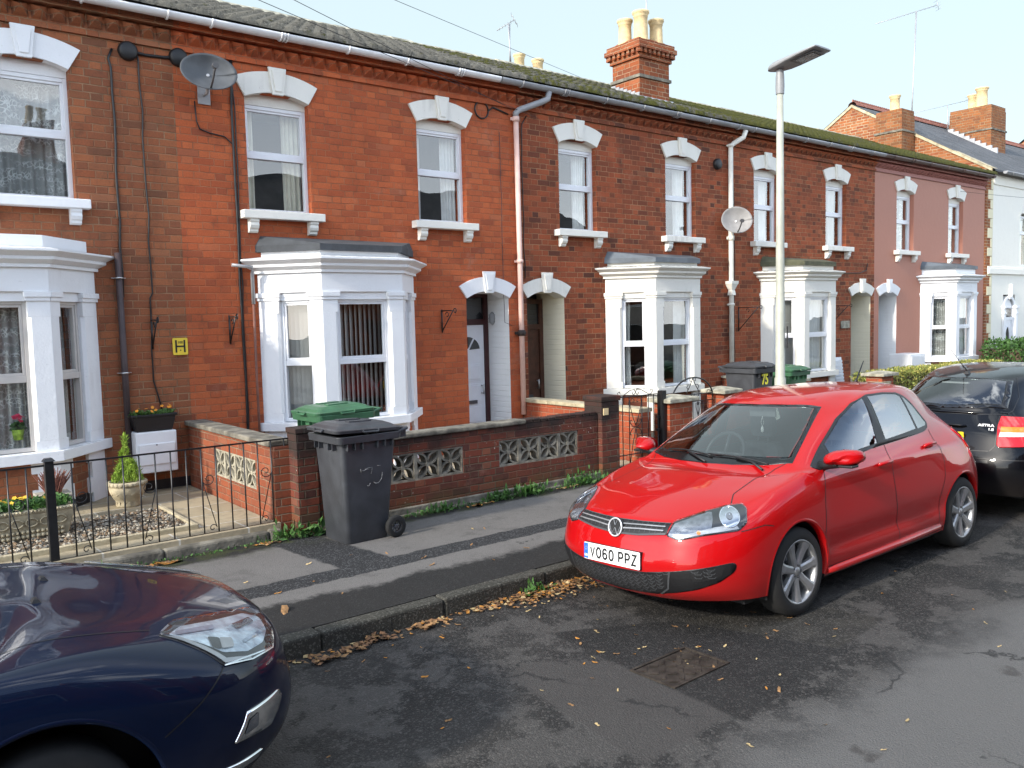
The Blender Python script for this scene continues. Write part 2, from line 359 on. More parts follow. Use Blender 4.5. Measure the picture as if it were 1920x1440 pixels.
    tb = s.m('MULTIPLY', s.m('MULTIPLY', s.ramp(xb, 3.62, 3.66), s.ramp(xb, 4.12, 4.08)), s.ramp(Y, 5.9, 5.93))
    tr = s.m('MAXIMUM', tr, tb)
    base = s.mix(tr, base, (.019,.019,.020))
    c1, dd = chips(s, P, 110, .35)
    base = s.mix(s.m('MULTIPLY', c1, s.m('ADD', .25, tr)), base, (.20,.20,.20))
    mg = s.m('MULTIPLY', s.ramp(s.m('ADD', Y, s.m('MULTIPLY', w, .6)), 6.75, 7.05), s.ramp(s.noise(P, 6, 4), .42, .62))
    base = s.mix(s.m('MULTIPLY', mg, .7), base, (.040,.048,.012))
    gr = s.noise(P, 260, 2, .7); base = s.mix(s.ramp(gr, .56, .36), base, s.mix(.45, base, (.006,.006,.006)))
    h = s.m('ADD', s.m('MULTIPLY', dd, -.5), s.m('MULTIPLY', s.noise(P, 120, 2), .3))
    MATS['pavement_tarmac'] = s.bsdf(base, .82, normal=s.bump(h, .004), spec=.35)
    # ---- kerb
    s = NT('kerb_stone'); P = s.pos(); X, Y, Z = s.sep(P)
    base = s.mix(s.noise(P, 4, 5, .7), (.022,.022,.018), (.058,.054,.043))
    j = s.m('ABSOLUTE', s.m('SUBTRACT', s.m('FRACT', s.m('DIVIDE', s.m('ADD', X, .06), .92)), .5))
    base = s.mix(s.ramp(j, .494, .498), base, (.012,.012,.010))
    c1, dd = chips(s, P, 120, .35); base = s.mix(c1, base, (.22,.21,.18))
    MATS['kerb_stone'] = s.bsdf(base, .85, normal=s.bump(s.noise(P, 60, 4), .006), spec=.3)
    # ---- patio slabs
    s = NT('patio_slabs'); P = s.pos(); X, Y, Z = s.sep(P)
    bt = s.n('TexBrick'); s.put(bt.inputs['Vector'], s.comb(X, Y, 0.0)); bt.offset = .5; bt.inputs['Scale'].default_value = 1
    bt.inputs['Brick Width'].default_value = .60; bt.inputs['Row Height'].default_value = .45; bt.inputs['Mortar Size'].default_value = .009
    s.put(bt.inputs['Color1'], (.30,.245,.16)); s.put(bt.inputs['Color2'], (.37,.31,.21)); s.put(bt.inputs['Mortar'], (.50,.47,.40))
    c = s.mix(s.ramp(s.noise(P, 5, 5, .7), .45, .75), bt.outputs[0], (.21,.185,.13))
    MATS['patio_slabs'] = s.bsdf(c, .85, normal=s.bump(s.m('ADD', s.m('MULTIPLY', bt.outputs['Fac'], -.4), s.noise(P, 30, 4)), .004), spec=.3)
    # ---- gravel bed
    s = NT('pebbles'); P = s.pos()
    v = s.n('TexVoronoi', feature='F1'); s.put(v.inputs['Vector'], P); v.inputs['Scale'].default_value = 34
    cr = s.n('ValToRGB'); e = cr.color_ramp.elements; e[0].color = (.10,.075,.05,1); e[1].color = (.55,.47,.36,1); k = e.new(.5); k.color = (.26,.20,.13,1)
    s.put(cr.inputs[0], s.sep(v.outputs['Color'])[0])
    c = s.mix(s.ramp(v.outputs['Distance'], .35, .6), cr.outputs[0], (.03,.025,.018))
    MATS['pebbles'] = s.bsdf(c, .75, normal=s.bump(s.m('MULTIPLY', v.outputs['Distance'], -1.0), .03), spec=.4)
    # ---- roof tiles
    def tiles(nm, c1, c2, moss):
        s = NT(nm); P = s.pos(); X, Y, Z = s.sep(P)
        wn = s.n('TexWhiteNoise', noise_dimensions='2D')
        s.put(wn.inputs['Vector'], s.comb(s.m('FLOOR', s.m('DIVIDE', X, .30)), s.m('FLOOR', s.m('DIVIDE', Y, .295)), 0.0))
        c = s.mix(wn.outputs[0], c1, c2)
        c = s.mix(s.ramp(s.noise(P, 18, 4), .5, .75), c, tuple(v*.35 for v in c1))
        c = s.mix(s.m('MULTIPLY', s.ramp(s.noise(P, 45, 2), .62, .7), .5), c, (.34,.33,.27))
        g = s.ramp(s.m('ADD', s.noise(P, 7, 6, .7), moss), .5, .62)
        c = s.mix(g, c, s.mix(s.noise(P, 12, 3), (.045,.047,.010), (.095,.092,.020)))
        h = s.m('ADD', s.noise(P, 50, 3), s.m('MULTIPLY', g, s.noise(P, 60, 2)))
        MATS[nm] = s.bsdf(c, .92, normal=s.bump(h, .012), spec=.2)
    tiles('tiles_grey', (.105,.098,.082), (.150,.140,.115), -.10)
    tiles('tiles_mossy', (.085,.080,.066), (.115,.110,.085), .07)
    tiles('tiles_verymossy', (.075,.070,.055), (.10,.095,.07), .16)
    tiles('slates', (.085,.090,.098), (.12,.125,.135), -.2)
    simple('ridge_red', (.26,.10,.07), .85, var=.25, obj=False)
    simple('ridge_lichen', (.33,.31,.24), .9, var=.5, scale=9, obj=False)
    simple('earth', (.075,.070,.055), .95, var=.4, scale=2, bump=.01, obj=False)
    simple('manhole_iron', (.055,.045,.036), .6, metal=.5, var=.4, scale=14, obj=False)
ground_mats()
def M(n): return MATS[n]
# ---------------------------------------------------------------- geometry helpers
# The terrace is drawn in units of its brickwork (75 mm courses); measured courses are 81 mm, and its
# datum lies 157 mm below the drawing's, so every house mesh is converted to metres when it is linked.
XF = [False]; UNIT = 1.0769
def up(v): return (v[0]*UNIT, v[1]*UNIT, v[2]*UNIT-.157)
class MB:
    def __init__(s): s.v = []; s.f = []; s.mi = []; s.cur = 0; s.sm = []; s.smooth = False
    def add(s, vs, fs):
        o = len(s.v); s.v += [tuple(v) for v in vs]
        for f in fs: s.f.append(tuple(i+o for i in f)); s.mi.append(s.cur); s.sm.append(s.smooth)
        return s
    def box(s, x0, x1, y0, y1, z0, z1):
        return s.add([(x0,y0,z0),(x1,y0,z0),(x1,y1,z0),(x0,y1,z0),(x0,y0,z1),(x1,y0,z1),(x1,y1,z1),(x0,y1,z1)],
                     [(0,3,2,1),(4,5,6,7),(0,1,5,4),(1,2,6,5),(2,3,7,6),(3,0,4,7)])
    def obox(s, O, U, V, W):      # origin + three edge vectors
        O, U, V, W = map(Vector, (O, U, V, W)); P = [O, O+U, O+U+V, O+V, O+W, O+U+W, O+U+V+W, O+V+W]
        fs = [(0,3,2,1),(4,5,6,7),(0,1,5,4),(1,2,6,5),(2,3,7,6),(3,0,4,7)]
        if U.cross(V).dot(W) < 0: fs = [tuple(reversed(f)) for f in fs]
        return s.add(P, fs)
    def frus(s, cx, cy, z0, z1, a0, b0, a1, b1):   # rectangular frustum, half sizes
        return s.add([(cx-a0,cy-b0,z0),(cx+a0,cy-b0,z0),(cx+a0,cy+b0,z0),(cx-a0,cy+b0,z0),(cx-a1,cy-b1,z1),(cx+a1,cy-b1,z1),(cx+a1,cy+b1,z1),(cx-a1,cy+b1,z1)],
                     [(0,3,2,1),(4,5,6,7),(0,1,5,4),(1,2,6,5),(2,3,7,6),(3,0,4,7)])
    def prism(s, poly, a0, a1, f):    # poly: 2D ring, f(u, v, a) -> point; capped
        n = len(poly); P = [f(u, v, a0) for u, v in poly] + [f(u, v, a1) for u, v in poly]
        tri = tessellate_polygon([[Vector((u, v, 0)) for u, v in poly]])
        fs = [tuple(t) for t in tri] + [tuple(n+i for i in reversed(t)) for t in tri]
        fs += [(i, (i+1) % n, n+(i+1) % n, n+i) for i in range(n)]
        return s.add(P, fs)
    def tube(s, pts, r, n=8, closed=False, cap=True):
        pts = [Vector(p) for p in pts]; m = len(pts); rs = r if isinstance(r, (list, tuple)) else [r]*m
        t0 = (pts[1]-pts[0]).normalized(); ref = Vector((0,0,1)) if abs(t0.z) < .9 else Vector((1,0,0))
        nx = t0.cross(ref).normalized(); vs = []; prev = t0
        for i, p in enumerate(pts):
            a = pts[i-1] if (i > 0 or closed) else pts[0]; b = pts[(i+1) % m] if (i < m-1 or closed) else pts[-1]
            t = (b-a).normalized()
            nx = (nx - t*nx.dot(t)).normalized(); ny = t.cross(nx)
            for k in range(n):
                an = 2*PI*k/n; vs.append(p + (nx*math.cos(an)+ny*math.sin(an))*rs[i])
        fs = []
        for i in range(m if closed else m-1):
            for k in range(n):
                a, b = i*n+k, i*n+(k+1) % n; c, d = ((i+1) % m)*n+(k+1) % n, ((i+1) % m)*n+k
                fs.append((a, b, c, d))
        sm = s.smooth; s.smooth = True; s.add(vs, fs); s.smooth = sm
        if cap and not closed:
            o = len(s.v)-len(vs)
            s.f += [tuple(o+k for k in reversed(range(n))), tuple(o+(m-1)*n+k for k in range(n))]; s.mi += [s.cur]*2; s.sm += [False]*2
        return s
    def lathe(s, prof, c=(0,0,0), axis='Z', n=32, sx=1, sy=1):     # prof: (r, h)
        vs = []; fs = []
        for r, h in prof:
            for k in range(n):
                a = 2*PI*k/n; u, w = r*math.cos(a)*sx, r*math.sin(a)*sy
                p = {'Z': (u, w, h), 'Y': (u, h, w), 'X': (h, u, w)}[axis]; vs.append((p[0]+c[0], p[1]+c[1], p[2]+c[2]))
        for i in range(len(prof)-1):
            for k in range(n):
                a, b = i*n+k, i*n+(k+1) % n
                f = (a, b, b+n, a+n); fs.append(f if axis != 'Y' else f[::-1])
        sm = s.smooth; s.smooth = True; s.add(vs, fs); s.smooth = sm
        return s
    def grid(s, nu, nv, fn):
        vs = [fn(i/nu, j/nv) for j in range(nv+1) for i in range(nu+1)]
        return s.add(vs, [(j*(nu+1)+i, j*(nu+1)+i+1, (j+1)*(nu+1)+i+1, (j+1)*(nu+1)+i) for j in range(nv) for i in range(nu)])
    def build(s, name, mats, parent=None, local=False, bevel=0.0, fixn=True):
        me = bpy.data.meshes.new(name); V = s.v
        if XF[0] and not local: V = [up(v) for v in V]
        if parent is not None and not local:
            r = parent
            off = Vector(r.get('_o', (0,0,0))); V = [Vector(v)-off for v in V]
        me.from_pydata([tuple(v) for v in V], [], s.f)
        for m in (mats if isinstance(mats, (list, tuple)) else [mats]): me.materials.append(M(m) if isinstance(m, str) else m)
        me.polygons.foreach_set('material_index', s.mi); me.polygons.foreach_set('use_smooth', s.sm); me.update()
        if fixn:
            bm = bmesh.new(); bm.from_mesh(me); bmesh.ops.recalc_face_normals(bm, faces=bm.faces); bm.to_mesh(me); bm.free()
        o = bpy.data.objects.new(name, me); C.objects.link(o)
        if parent is not None: o.parent = parent; o['_o'] = parent.get('_o', (0,0,0))
        if bevel:
            b = o.modifiers.new('edge', 'BEVEL'); b.width = bevel; b.segments = 2; b.limit_method = 'ANGLE'; b.angle_limit = .7
        return o
def tag(o, label=None, cat=None, group=None, kind=None):
    if label: o['label'] = label
    if cat: o['category'] = cat
    if group: o['group'] = group
    if kind: o['kind'] = kind
    return o
def thing(name, loc, label, cat, group=None, rz=0.0):
    o = bpy.data.objects.new(name, None); C.objects.link(o); o.location = loc; o.rotation_euler = (0,0,rz); o.empty_display_size = .1
    o['_o'] = tuple(loc); return tag(o, label, cat, group)
def solo(mb, name, mats, loc, label, cat, group=None, kind=None, bevel=0.0):   # one-mesh thing: origin at its base
    mb.v = [tuple(Vector(v)-Vector(loc)) for v in mb.v]
    o = mb.build(name, mats, None, bevel=bevel); o.location = loc; return tag(o, label, cat, group, kind)
def dup(root, loc, rz=None, rot=None, label=None, group=None, scale=None):
    r = root.copy(); C.objects.link(r); r.location = loc
    if rz is not None: r.rotation_euler = (0,0,rz)
    if rot is not None: r.rotation_euler = rot
    if scale: r.scale = (scale,)*3
    if label: r['label'] = label
    if group: r['group'] = group
    for ch in list(root.children):
        c = ch.copy(); C.objects.link(c); c.parent = r
        for g in list(ch.children):
            d = g.copy(); C.objects.link(d); d.parent = c
    return r
def text_mesh(name, body, size, mat, parent, M4, offset=0.0, xs=1.0, depth=.0015, shear=0):
    cu = bpy.data.curves.new(name, 'FONT'); cu.body = body; cu.size = size; cu.align_x = 'CENTER'; cu.align_y = 'CENTER'; cu.extrude = depth; cu.offset = offset; cu.shear = shear
    to = bpy.data.objects.new('tmp', cu); bpy.context.scene.collection.objects.link(to)
    dg = bpy.context.evaluated_depsgraph_get(); me = bpy.data.meshes.new_from_object(to.evaluated_get(dg)); bpy.data.objects.remove(to)
    me.transform(Matrix.Diagonal((xs,1,1,1))); me.transform(M4); me.materials.clear(); me.materials.append(M(mat)); me.name = name
    o = bpy.data.objects.new(name, me); C.objects.link(o); o.parent = parent; o['_o'] = parent.get('_o', (0,0,0)); return o
def basis(o, ux, uy, uz): return Matrix(((ux[0],uy[0],uz[0],o[0]),(ux[1],uy[1],uz[1],o[1]),(ux[2],uy[2],uz[2],o[2]),(0,0,0,1)))

# ---------------------------------------------------------------- setting
def sheet(name, mat, x0, x1, y0, y1, z, zf=None, nx=1, ny=1):
    mb = MB(); mb.grid(nx, ny, lambda u, v: (x0+(x1-x0)*u, y0+(y1-y0)*v, z if zf is None else zf(x0+(x1-x0)*u, y0+(y1-y0)*v)))
    o = mb.build(name, mat, fixn=False); return tag(o, kind='structure')
KY = 4.78; PZ = .12
sheet('ground', 'earth', -120, 220, -120, 160, -.02)
sheet('road', 'asphalt', -60, 120, -2.3, KY+.02, 0.0)
mb = MB(); mb.box(-60, 120, KY+.13, 7.5, -.01, PZ); tag(mb.build('pavement', 'pavement_tarmac'), kind='structure')
def kerb(y0, y1, name):
    mb = MB(); k = -30.0; rr = random.Random(3)
    while k < 70:
        d = rr.uniform(-.006, .006) if y0 > 0 else 0
        mb.box(k+.003, k+.917, y0+d, y1, -.02, PZ+.004+rr.uniform(-.004, .004)); k += .92
    tag(mb.build(name, 'kerb_stone', bevel=.018), kind='structure')
kerb(KY, KY+.13, 'kerb'); kerb(-2.43, -2.3, 'near_kerb')
mb = MB(); mb.box(-60, 120, -4.3, -2.43, -.01, PZ); tag(mb.build('near_pavement', 'pavement_tarmac'), kind='structure')
# iron manhole cover in the carriageway
mc = thing('manhole_cover', (3.67, 3.15, 0), 'rusty square iron cover set in the dark tarmac patch', 'manhole cover', rz=.03)
mb = MB()
for a in ((-.25,.25,-.165,-.15),(-.25,.25,.15,.165),(-.25,-.235,-.15,.15),(.235,.25,-.15,.15)): mb.box(*a, -.01, .009)
mb.build('frame', 'manhole_iron', mc, local=True)
mb = MB(); mb.box(-.228, .228, -.143, .143, -.01, .005)
for i in range(6):
    for j in range(4):
        x, y = -.19+i*.076, -.105+j*.07
        a = .7 if (i+j) % 2 else -.7; c, s_ = math.cos(a), math.sin(a)
        mb.obox((x-.026*c+.011*s_, y-.026*s_-.011*c, .0045), (.052*c, .052*s_, 0), (-.022*s_, .022*c, 0), (0,0,.007))
mb.build('lid', 'manhole_iron', mc, local=True)

# ---------------------------------------------------------------- houses
FY = 9.1; EZ = 5.14
def rect_wall(mb, x0, x1, z0, z1, holes, y0, y1):
    xs = sorted({x0, x1, *[h[0] for h in holes], *[h[1] for h in holes]}); zs = sorted({z0, z1, *[h[2] for h in holes], *[h[3] for h in holes]})
    xs = [x for x in xs if x0 <= x <= x1]; zs = [z for z in zs if z0 <= z <= z1]
    def hole(i, j):
        if i < 0 or j < 0 or i >= len(xs)-1 or j >= len(zs)-1: return True
        cx, cz = (xs[i]+xs[i+1])/2, (zs[j]+zs[j+1])/2
        return any(h[0] < cx < h[1] and h[2] < cz < h[3] for h in holes)
    for i in range(len(xs)-1):
        for j in range(len(zs)-1):
            if hole(i, j): continue
            a, b, c, d = xs[i], xs[i+1], zs[j], zs[j+1]
            mb.add([(a,y0,c),(b,y0,c),(b,y0,d),(a,y0,d)], [(0,1,2,3)]); mb.add([(a,y1,c),(b,y1,c),(b,y1,d),(a,y1,d)], [(3,2,1,0)])
            if hole(i-1, j): mb.add([(a,y0,c),(a,y1,c),(a,y1,d),(a,y0,d)], [(3,2,1,0)])
            if hole(i+1, j): mb.add([(b,y0,c),(b,y1,c),(b,y1,d),(b,y0,d)], [(0,1,2,3)])
            if hole(i, j-1): mb.add([(a,y0,c),(b,y0,c),(b,y1,c),(a,y1,c)], [(3,2,1,0)])
            if hole(i, j+1): mb.add([(a,y0,d),(b,y0,d),(b,y1,d),(a,y1,d)], [(0,1,2,3)])

def curtain_sheet(mb, O, U, n, z0, z1, waves, amp=.02, gather=0.0):
    O, U, n = Vector(O), Vector(U), Vector(n); L = U.length; nu = max(8, int(waves*8))
    ph = rnd.uniform(0, 6)
    def f(u, v):
        g = 1-gather*math.sin(PI*min(1, max(0, (1-v)*1.0)))
        a = amp*(math.sin(u*waves*2*PI+ph) + .4*math.sin(u*waves*5.1+v*2))
        p = O+U*(u*g)+n*a; return (p.x, p.y, z0+(z1-z0)*v)
    mb.smooth = True; mb.grid(nu, 8, f); mb.smooth = False

def sash(O, U, n, z0, z1, tz, house, deco='sides', fmat='upvc', curt='curtain_white', depth=.07, open_top=False, fw=.040):
    """window in a rectangular opening. O: lower left outer corner, U: width vector, n: inward normal"""
    O, U, n = Vector(O), Vector(U), Vector(n).normalized(); L = U.length; u = U/L; Z = Vector((0,0,1))
    def B(mb, a, b, c, d, y0, y1): mb.obox(O+u*a+n*y0+Z*(c-O.z), u*(b-a), n*(y1-y0), Z*(d-c))
    mb = MB(); t = fw
    B(mb, 0, t, z0, z1, 0, depth); B(mb, L-t, L, z0, z1, 0, depth); B(mb, t, L-t, z0, z0+t, 0, depth); B(mb, t, L-t, z1-t, z1, 0, depth)
    B(mb, t, L-t, tz-.03, tz+.03, .002, depth)
    s_ = .026
    def ring(zz0, zz1, yo, yi):
        B(mb, t, t+s_, zz0, zz1, yo, yi); B(mb, L-t-s_, L-t, zz0, zz1, yo, yi); B(mb, t+s_, L-t-s_, zz0, zz0+s_, yo, yi); B(mb, t+s_, L-t-s_, zz1-s_, zz1, yo, yi)
    ring(tz+.03, z1-t, .012, depth-.01)
    fr = mb.build('window', fmat, house, bevel=.004)
    g = MB()
    g.smooth = False
    for a, b, c, d, y in ((t, L-t, z0+t, tz-.03, .04), (t+s_, L-t-s_, tz+.03+s_, z1-t-s_, .032)):
        P = [O+u*a+n*y, O+u*b+n*y]; g.add([(P[0].x,P[0].y,c),(P[1].x,P[1].y,c),(P[1].x,P[1].y,d),(P[0].x,P[0].y,d)], [(0,1,2,3)])
    g.build('pane', 'pane_glass', fr, fixn=False)
    k = MB(); iy = depth+.10
    def cs(a, b, w, amp=.02, c=None, d=None, y=iy, ga=0.0): curtain_sheet(k, O+u*a+n*y, u*(b-a), n, c or z0+.01, d or z1-.02, w, amp, ga)
    if deco == 'sides': cs(.0, L*.24, 3); cs(L*.70, L, 4)
    elif deco == 'right': cs(L*.66, L*.98, 5, ga=.12)
    elif deco == 'left': cs(0, L*.35, 4, ga=.1)
    elif deco in ('lace', 'net', 'full'): cs(0, L, 8 if deco != 'net' else 5, .022)
    elif deco == 'blinds':
        nb = int(L/.062)
        for i in range(nb+1):
            a = L*(i+.5)/(nb+1); ang = .75+rnd.uniform(-.12, .12); w = .044
            d2 = u*math.cos(ang)+n*math.sin(ang)
            c0 = O+u*a+n*iy-d2*w
            k.obox((c0.x, c0.y, z0+.01), d2*(2*w), n.cross(Z)*.0012+n*.0012, Z*(z1-z0-.03))
    elif deco == 'netlow':
        cs(0, L, 5, .02, z0+.01, tz+.05, iy+.02); cs(0, L*.2, 2); cs(L*.8, L, 2)
    if k.v:
        mt = {'lace': 'lace', 'net': 'net', 'blinds': 'blind_grey', 'netlow': 'lace'}.get(deco, curt)
        k.build('blinds' if deco == 'blinds' else 'curtain', mt, fr, fixn=False)
        if deco == 'lace':
            k2 = MB(); curtain_sheet(k2, O+u*.02+n*(iy+.12), u*L*.24, n, z0+.01, z1-.02, 4, .03); curtain_sheet(k2, O+u*L*.76+n*(iy+.12), u*L*.24, n, z0+.01, z1-.02, 4, .03)
            k2.build('curtain', 'curtain_grey', fr, fixn=False)
    return fr

def arch(house, cx, w, zs, rise, thick, mat, depth=.10, key_up=.035):
    """segmental lintel with raised keystone. w opening width, zs springing height"""
    h = w/2; R = (h*h+rise*rise)/(2*rise); zc = zs+rise-R; a0 = math.asin(h/R)
    poly = []; N = 14; spl = .62
    for i in range(N+1):
        a = -a0+2*a0*i/N; poly.append((cx+R*math.sin(a), zc+R*math.cos(a)))
    ho = h+.115; R2 = R+thick*1.05; a1 = math.asin(min(1, ho/R2))
    for i in range(N+1):
        a = a1-2*a1*i/N; poly.append((cx+R2*math.sin(a), zc+R2*math.cos(a)-.02))
    mb = MB(); mb.prism(poly, FY-.028, FY+depth, lambda u, v, a: (u, a, v))
    ar = mb.build('window_arch', mat, house, bevel=.006)
    k = MB(); zb = zs+rise-.025; zt = zs+rise+thick+key_up
    k.prism([(cx-.064, zb), (cx+.064, zb), (cx+.104, zt), (cx-.104, zt)], FY-.058, FY-.027, lambda u, v, a: (u, a, v))
    def inset(d):
        return [(cx-.064+d*.9, zb+d*1.2), (cx+.064-d*.9, zb+d*1.2), (cx+.104-d*1.1, zt-d), (cx-.104+d*1.1, zt-d)]
    k.prism(inset(.030), FY-.070, FY-.057, lambda u, v, a: (u, a, v))
    k.build('keystone', mat, ar, bevel=.005)
    return ar

def sill(house, cx, w, zt, mat):
    mb = MB(); mb.box(cx-w/2, cx+w/2, FY-.115, FY+.04, zt-.09, zt)
    si = mb.build('window_sill', mat, house, bevel=.008)
    for sgn in (-1, 1):
        x = cx+sgn*(w/2-.13); b = MB()
        pr = [(FY+.01, zt-.09), (FY-.095, zt-.09), (FY-.095, zt-.115), (FY-.082, zt-.13), (FY-.088, zt-.16), (FY-.075, zt-.19), (FY-.052, zt-.205), (FY-.05, zt-.225), (FY-.03, zt-.24), (FY+.01, zt-.24)]
        b.prism(pr, x-.05, x+.05, lambda u, v, a: (a, u, v)); b.build('bracket', mat, si)
    return si

def upper_window(house, cx, amat, smat, deco, fmat='upvc', curt='curtain_white', z0=3.30, w=.74, top=4.53):
    infill = MB(); infill.box(cx-w/2-.002, cx+w/2+.002, FY+.085, FY+.16, top-.06, top+.09)
    sash((cx-w/2-.002, FY+.09, z0), (w+.004,0,0), (0,1,0), z0, top-.062, z0+.52*(top-z0)-.02, house, deco, fmat, curt)
    infill.build('window_reveal', amat, house)
    arch(house, cx, w, top, .075, .235, amat); sill(house, cx, w+.22, z0, smat)
    return (cx-w/2, cx+w/2, z0, top+.06)

BZ = dict(sill0=.86, sill1=.955, cap0=2.31, cap1=2.395, ent1=2.62, cor1=2.775, par1=2.87)
def offset_path(P, d):
    """offset the three-sided bay outline (P0..P3) outward by d, ends kept on the wall plane"""
    P = [Vector(p) for p in P]; L = []
    for i in range(3):
        t = (P[i+1]-P[i]).normalized(); n = Vector((t.y, -t.x)); L.append((P[i]+n*d, t))
    def inter(a, b):
        (p, t), (q, s_) = a, b; den = t.x*s_.y-t.y*s_.x; k = ((q.x-p.x)*s_.y-(q.y-p.y)*s_.x)/den; return p+t*k
    a = L[0][0]+L[0][1]*((FY-L[0][0].y)/L[0][1].y); b = L[2][0]+L[2][1]*((FY-L[2][0].y)/L[2][1].y)
    return [a, inter(L[0], L[1]), inter(L[1], L[2]), b]
def bay(house, cx, mat, roofmat, deco, gz=.4, fmat='upvc', curt='curtain_white', brickmat='brick_orange', roof='felt', hw=.51, dx=.50, p=.56, par=None, pilcol=None, tzoff=0):
    P = [(cx-hw-dx, FY), (cx-hw, FY-p), (cx+hw, FY-p), (cx+hw+dx, FY)]
    Z = dict(BZ); Z['par1'] = par or Z['par1']
    mb = MB()
    def ring(d, z0, z1, m=mb):
        q = offset_path(P, d); m.prism([(v.x, v.y) for v in q], z0, z1, lambda u, v, a: (u, v, a))
    def slope(d0, d1, z0, z1, m=mb):
        a, b = offset_path(P, d0), offset_path(P, d1)
        m.add([(v.x, v.y, z0) for v in a]+[(v.x, v.y, z1) for v in b], [(0,1,5,4),(1,2,6,5),(2,3,7,6)])
    # entablature, stepped cornice, parapet
    ring(.0, Z['cap1']+.0, Z['ent1']-.012); ring(.03, Z['ent1']-.012, Z['ent1']+.02); slope(.03, .085, Z['ent1']+.02, Z['ent1']+.055); ring(.088, Z['ent1']+.055, Z['ent1']+.085)
    slope(.088, .15, Z['ent1']+.085, Z['ent1']+.125); ring(.155, Z['ent1']+.125, Z['cor1']-.01); slope(.155, -.03, Z['cor1']-.01, Z['cor1']+.02)
    ring(-.04, Z['cor1']-.01, Z['par1'])
    by = mb.build('bay_window', mat, house, bevel=.004)
    # sill band and plinth
    s_ = MB(); ring(.055, Z['sill0'], Z['sill1'], s_); s_.build('bay_sill', mat, by, bevel=.006)
    pl = MB(); ring(-.035, gz-.1, Z['sill0'], pl); pl.build('bay_base', brickmat, by)
    last = None
    for i in range(3):
        A, B_ = Vector((*P[i], 0)), Vector((*P[i+1], 0)); t = (B_-A); L = t.length; t /= L; n = Vector((-t.y, t.x, 0))   # n inward
        wl, wr = (.24, .15) if i == 0 else (.185, .185) if i == 1 else (.15, .24)
        if i == 1: opn = (wl, L-wr)
        else: opn = (wl, L-wr)
        for (a, b, inner) in ((0, opn[0], 1), (opn[1], L, -1)):
            z0, z1 = Z['sill1'], Z['cap0']
            if not (inner == 1 and i > 0): cols = MB(); caps = MB(); pil = MB()      # the two faces of a corner pilaster are one piece
            th = .14; c = .028
            # chamfered pilaster: plan polygon, chamfer on the window side, stopped at top and bottom
            e = b if inner == 1 else a
            pl_ = [(a, 0), (b, 0), (b, th), (a, th)]
            if inner == 1: ch = [(a, 0), (b-c, 0), (b, c), (b, th), (a, th)]
            else: ch = [(a+c, 0), (b, 0), (b, th), (a, th), (a, c)]
            def f(u, v, z): q = A+t*u+n*v; return (q.x, q.y, z)
            cols.prism(pl_, z0, z0+.10, f); cols.prism(ch, z0+.10, z1-.14, f); cols.prism(pl_, z1-.14, z1, f)
            # capital: two stepped mouldings
            o1, o2 = .014, .026
            a0 = a-(o1 if not (a == 0 and i > 0) else 0); b0 = b+(o1 if not (b == L and i < 2) else 0)
            caps.prism([(a0, -o1), (b0, -o1), (b0, th), (a0, th)], z1, z1+.035, f)
            caps.prism([(a0-.008, -o2), (b0+.008, -o2), (b0+.008, th), (a0-.008, th)], z1+.035, Z['cap1'], f)
            # painted pilaster below the sill
            if pilcol is not False:
                wv = .02 if pilcol == 'rough' else 0
                k = gz-.02; q = 0
                while k < Z['sill0']:
                    k2 = min(k+.15, Z['sill0']); ex = (wv*2.5 if q % 2 and wv else 0)
                    aa, bb = (a, b+ex) if inner == 1 else (a-ex, b)
                    pil.prism([(aa, .004), (bb, .004), (bb, .12), (aa, .12)], k, k2, f); k = k2; q += 1
            if inner == 1 or i == 2:
                cols.build('pilaster', mat, by, bevel=.003); caps.build('capital', mat, by, bevel=.004)
                if pil.v: pil.build('base_pilaster', mat, by)
        # lintel step under the entablature over the opening
        lt = MB(); lt.prism([(opn[0]-.02, .03), (opn[1]+.02, .03), (opn[1]+.02, .14), (opn[0]-.02, .14)], Z['cap0']+.0, Z['cap1']+.01, lambda u, v, z: tuple((A+t*u+n*v)[:2])+(z,)); lt.build('lintel', mat, by)
        O = A+t*(opn[0]-.006)+n*.055; d = deco[i]
        sash((O.x, O.y, Z['sill1']), t*(opn[1]-opn[0]+.012), n, Z['sill1']+.005, Z['cap0']+.008, Z['sill1']+.66+tzoff, house, d, fmat, curt, depth=.06, fw=.036)
    # flat roof: felt or lead sheet sloping up to the wall, with a thick drip edge
    if roof:
        r = MB(); a, b = offset_path(P, .005), offset_path(P, .005)
        zt = Z['par1']+.02
        tb = [(P[0][0]+.06, FY-.002), (P[3][0]-.04, FY-.002)]
        r.add([(v.x, v.y, zt+.03) for v in a] + [(tb[0][0], FY, zt+.14), (tb[1][0], FY, zt+.13)], [(0,1,4),(1,2,5,4),(2,3,5)])
        r.add([(a[0].x, FY-.001, zt+.03), (a[3].x, FY-.001, zt+.03), (tb[1][0], FY-.001, zt+.13), (tb[0][0], FY-.001, zt+.14)], [(0,1,2,3)])
        q = offset_path(P, .006); r.prism([(v.x, v.y) for v in q], Z['par1']-.022, zt+.03, lambda u, v, a: (u, v, a))
        r.build('bay_roof', roofmat, by)
    return by, P

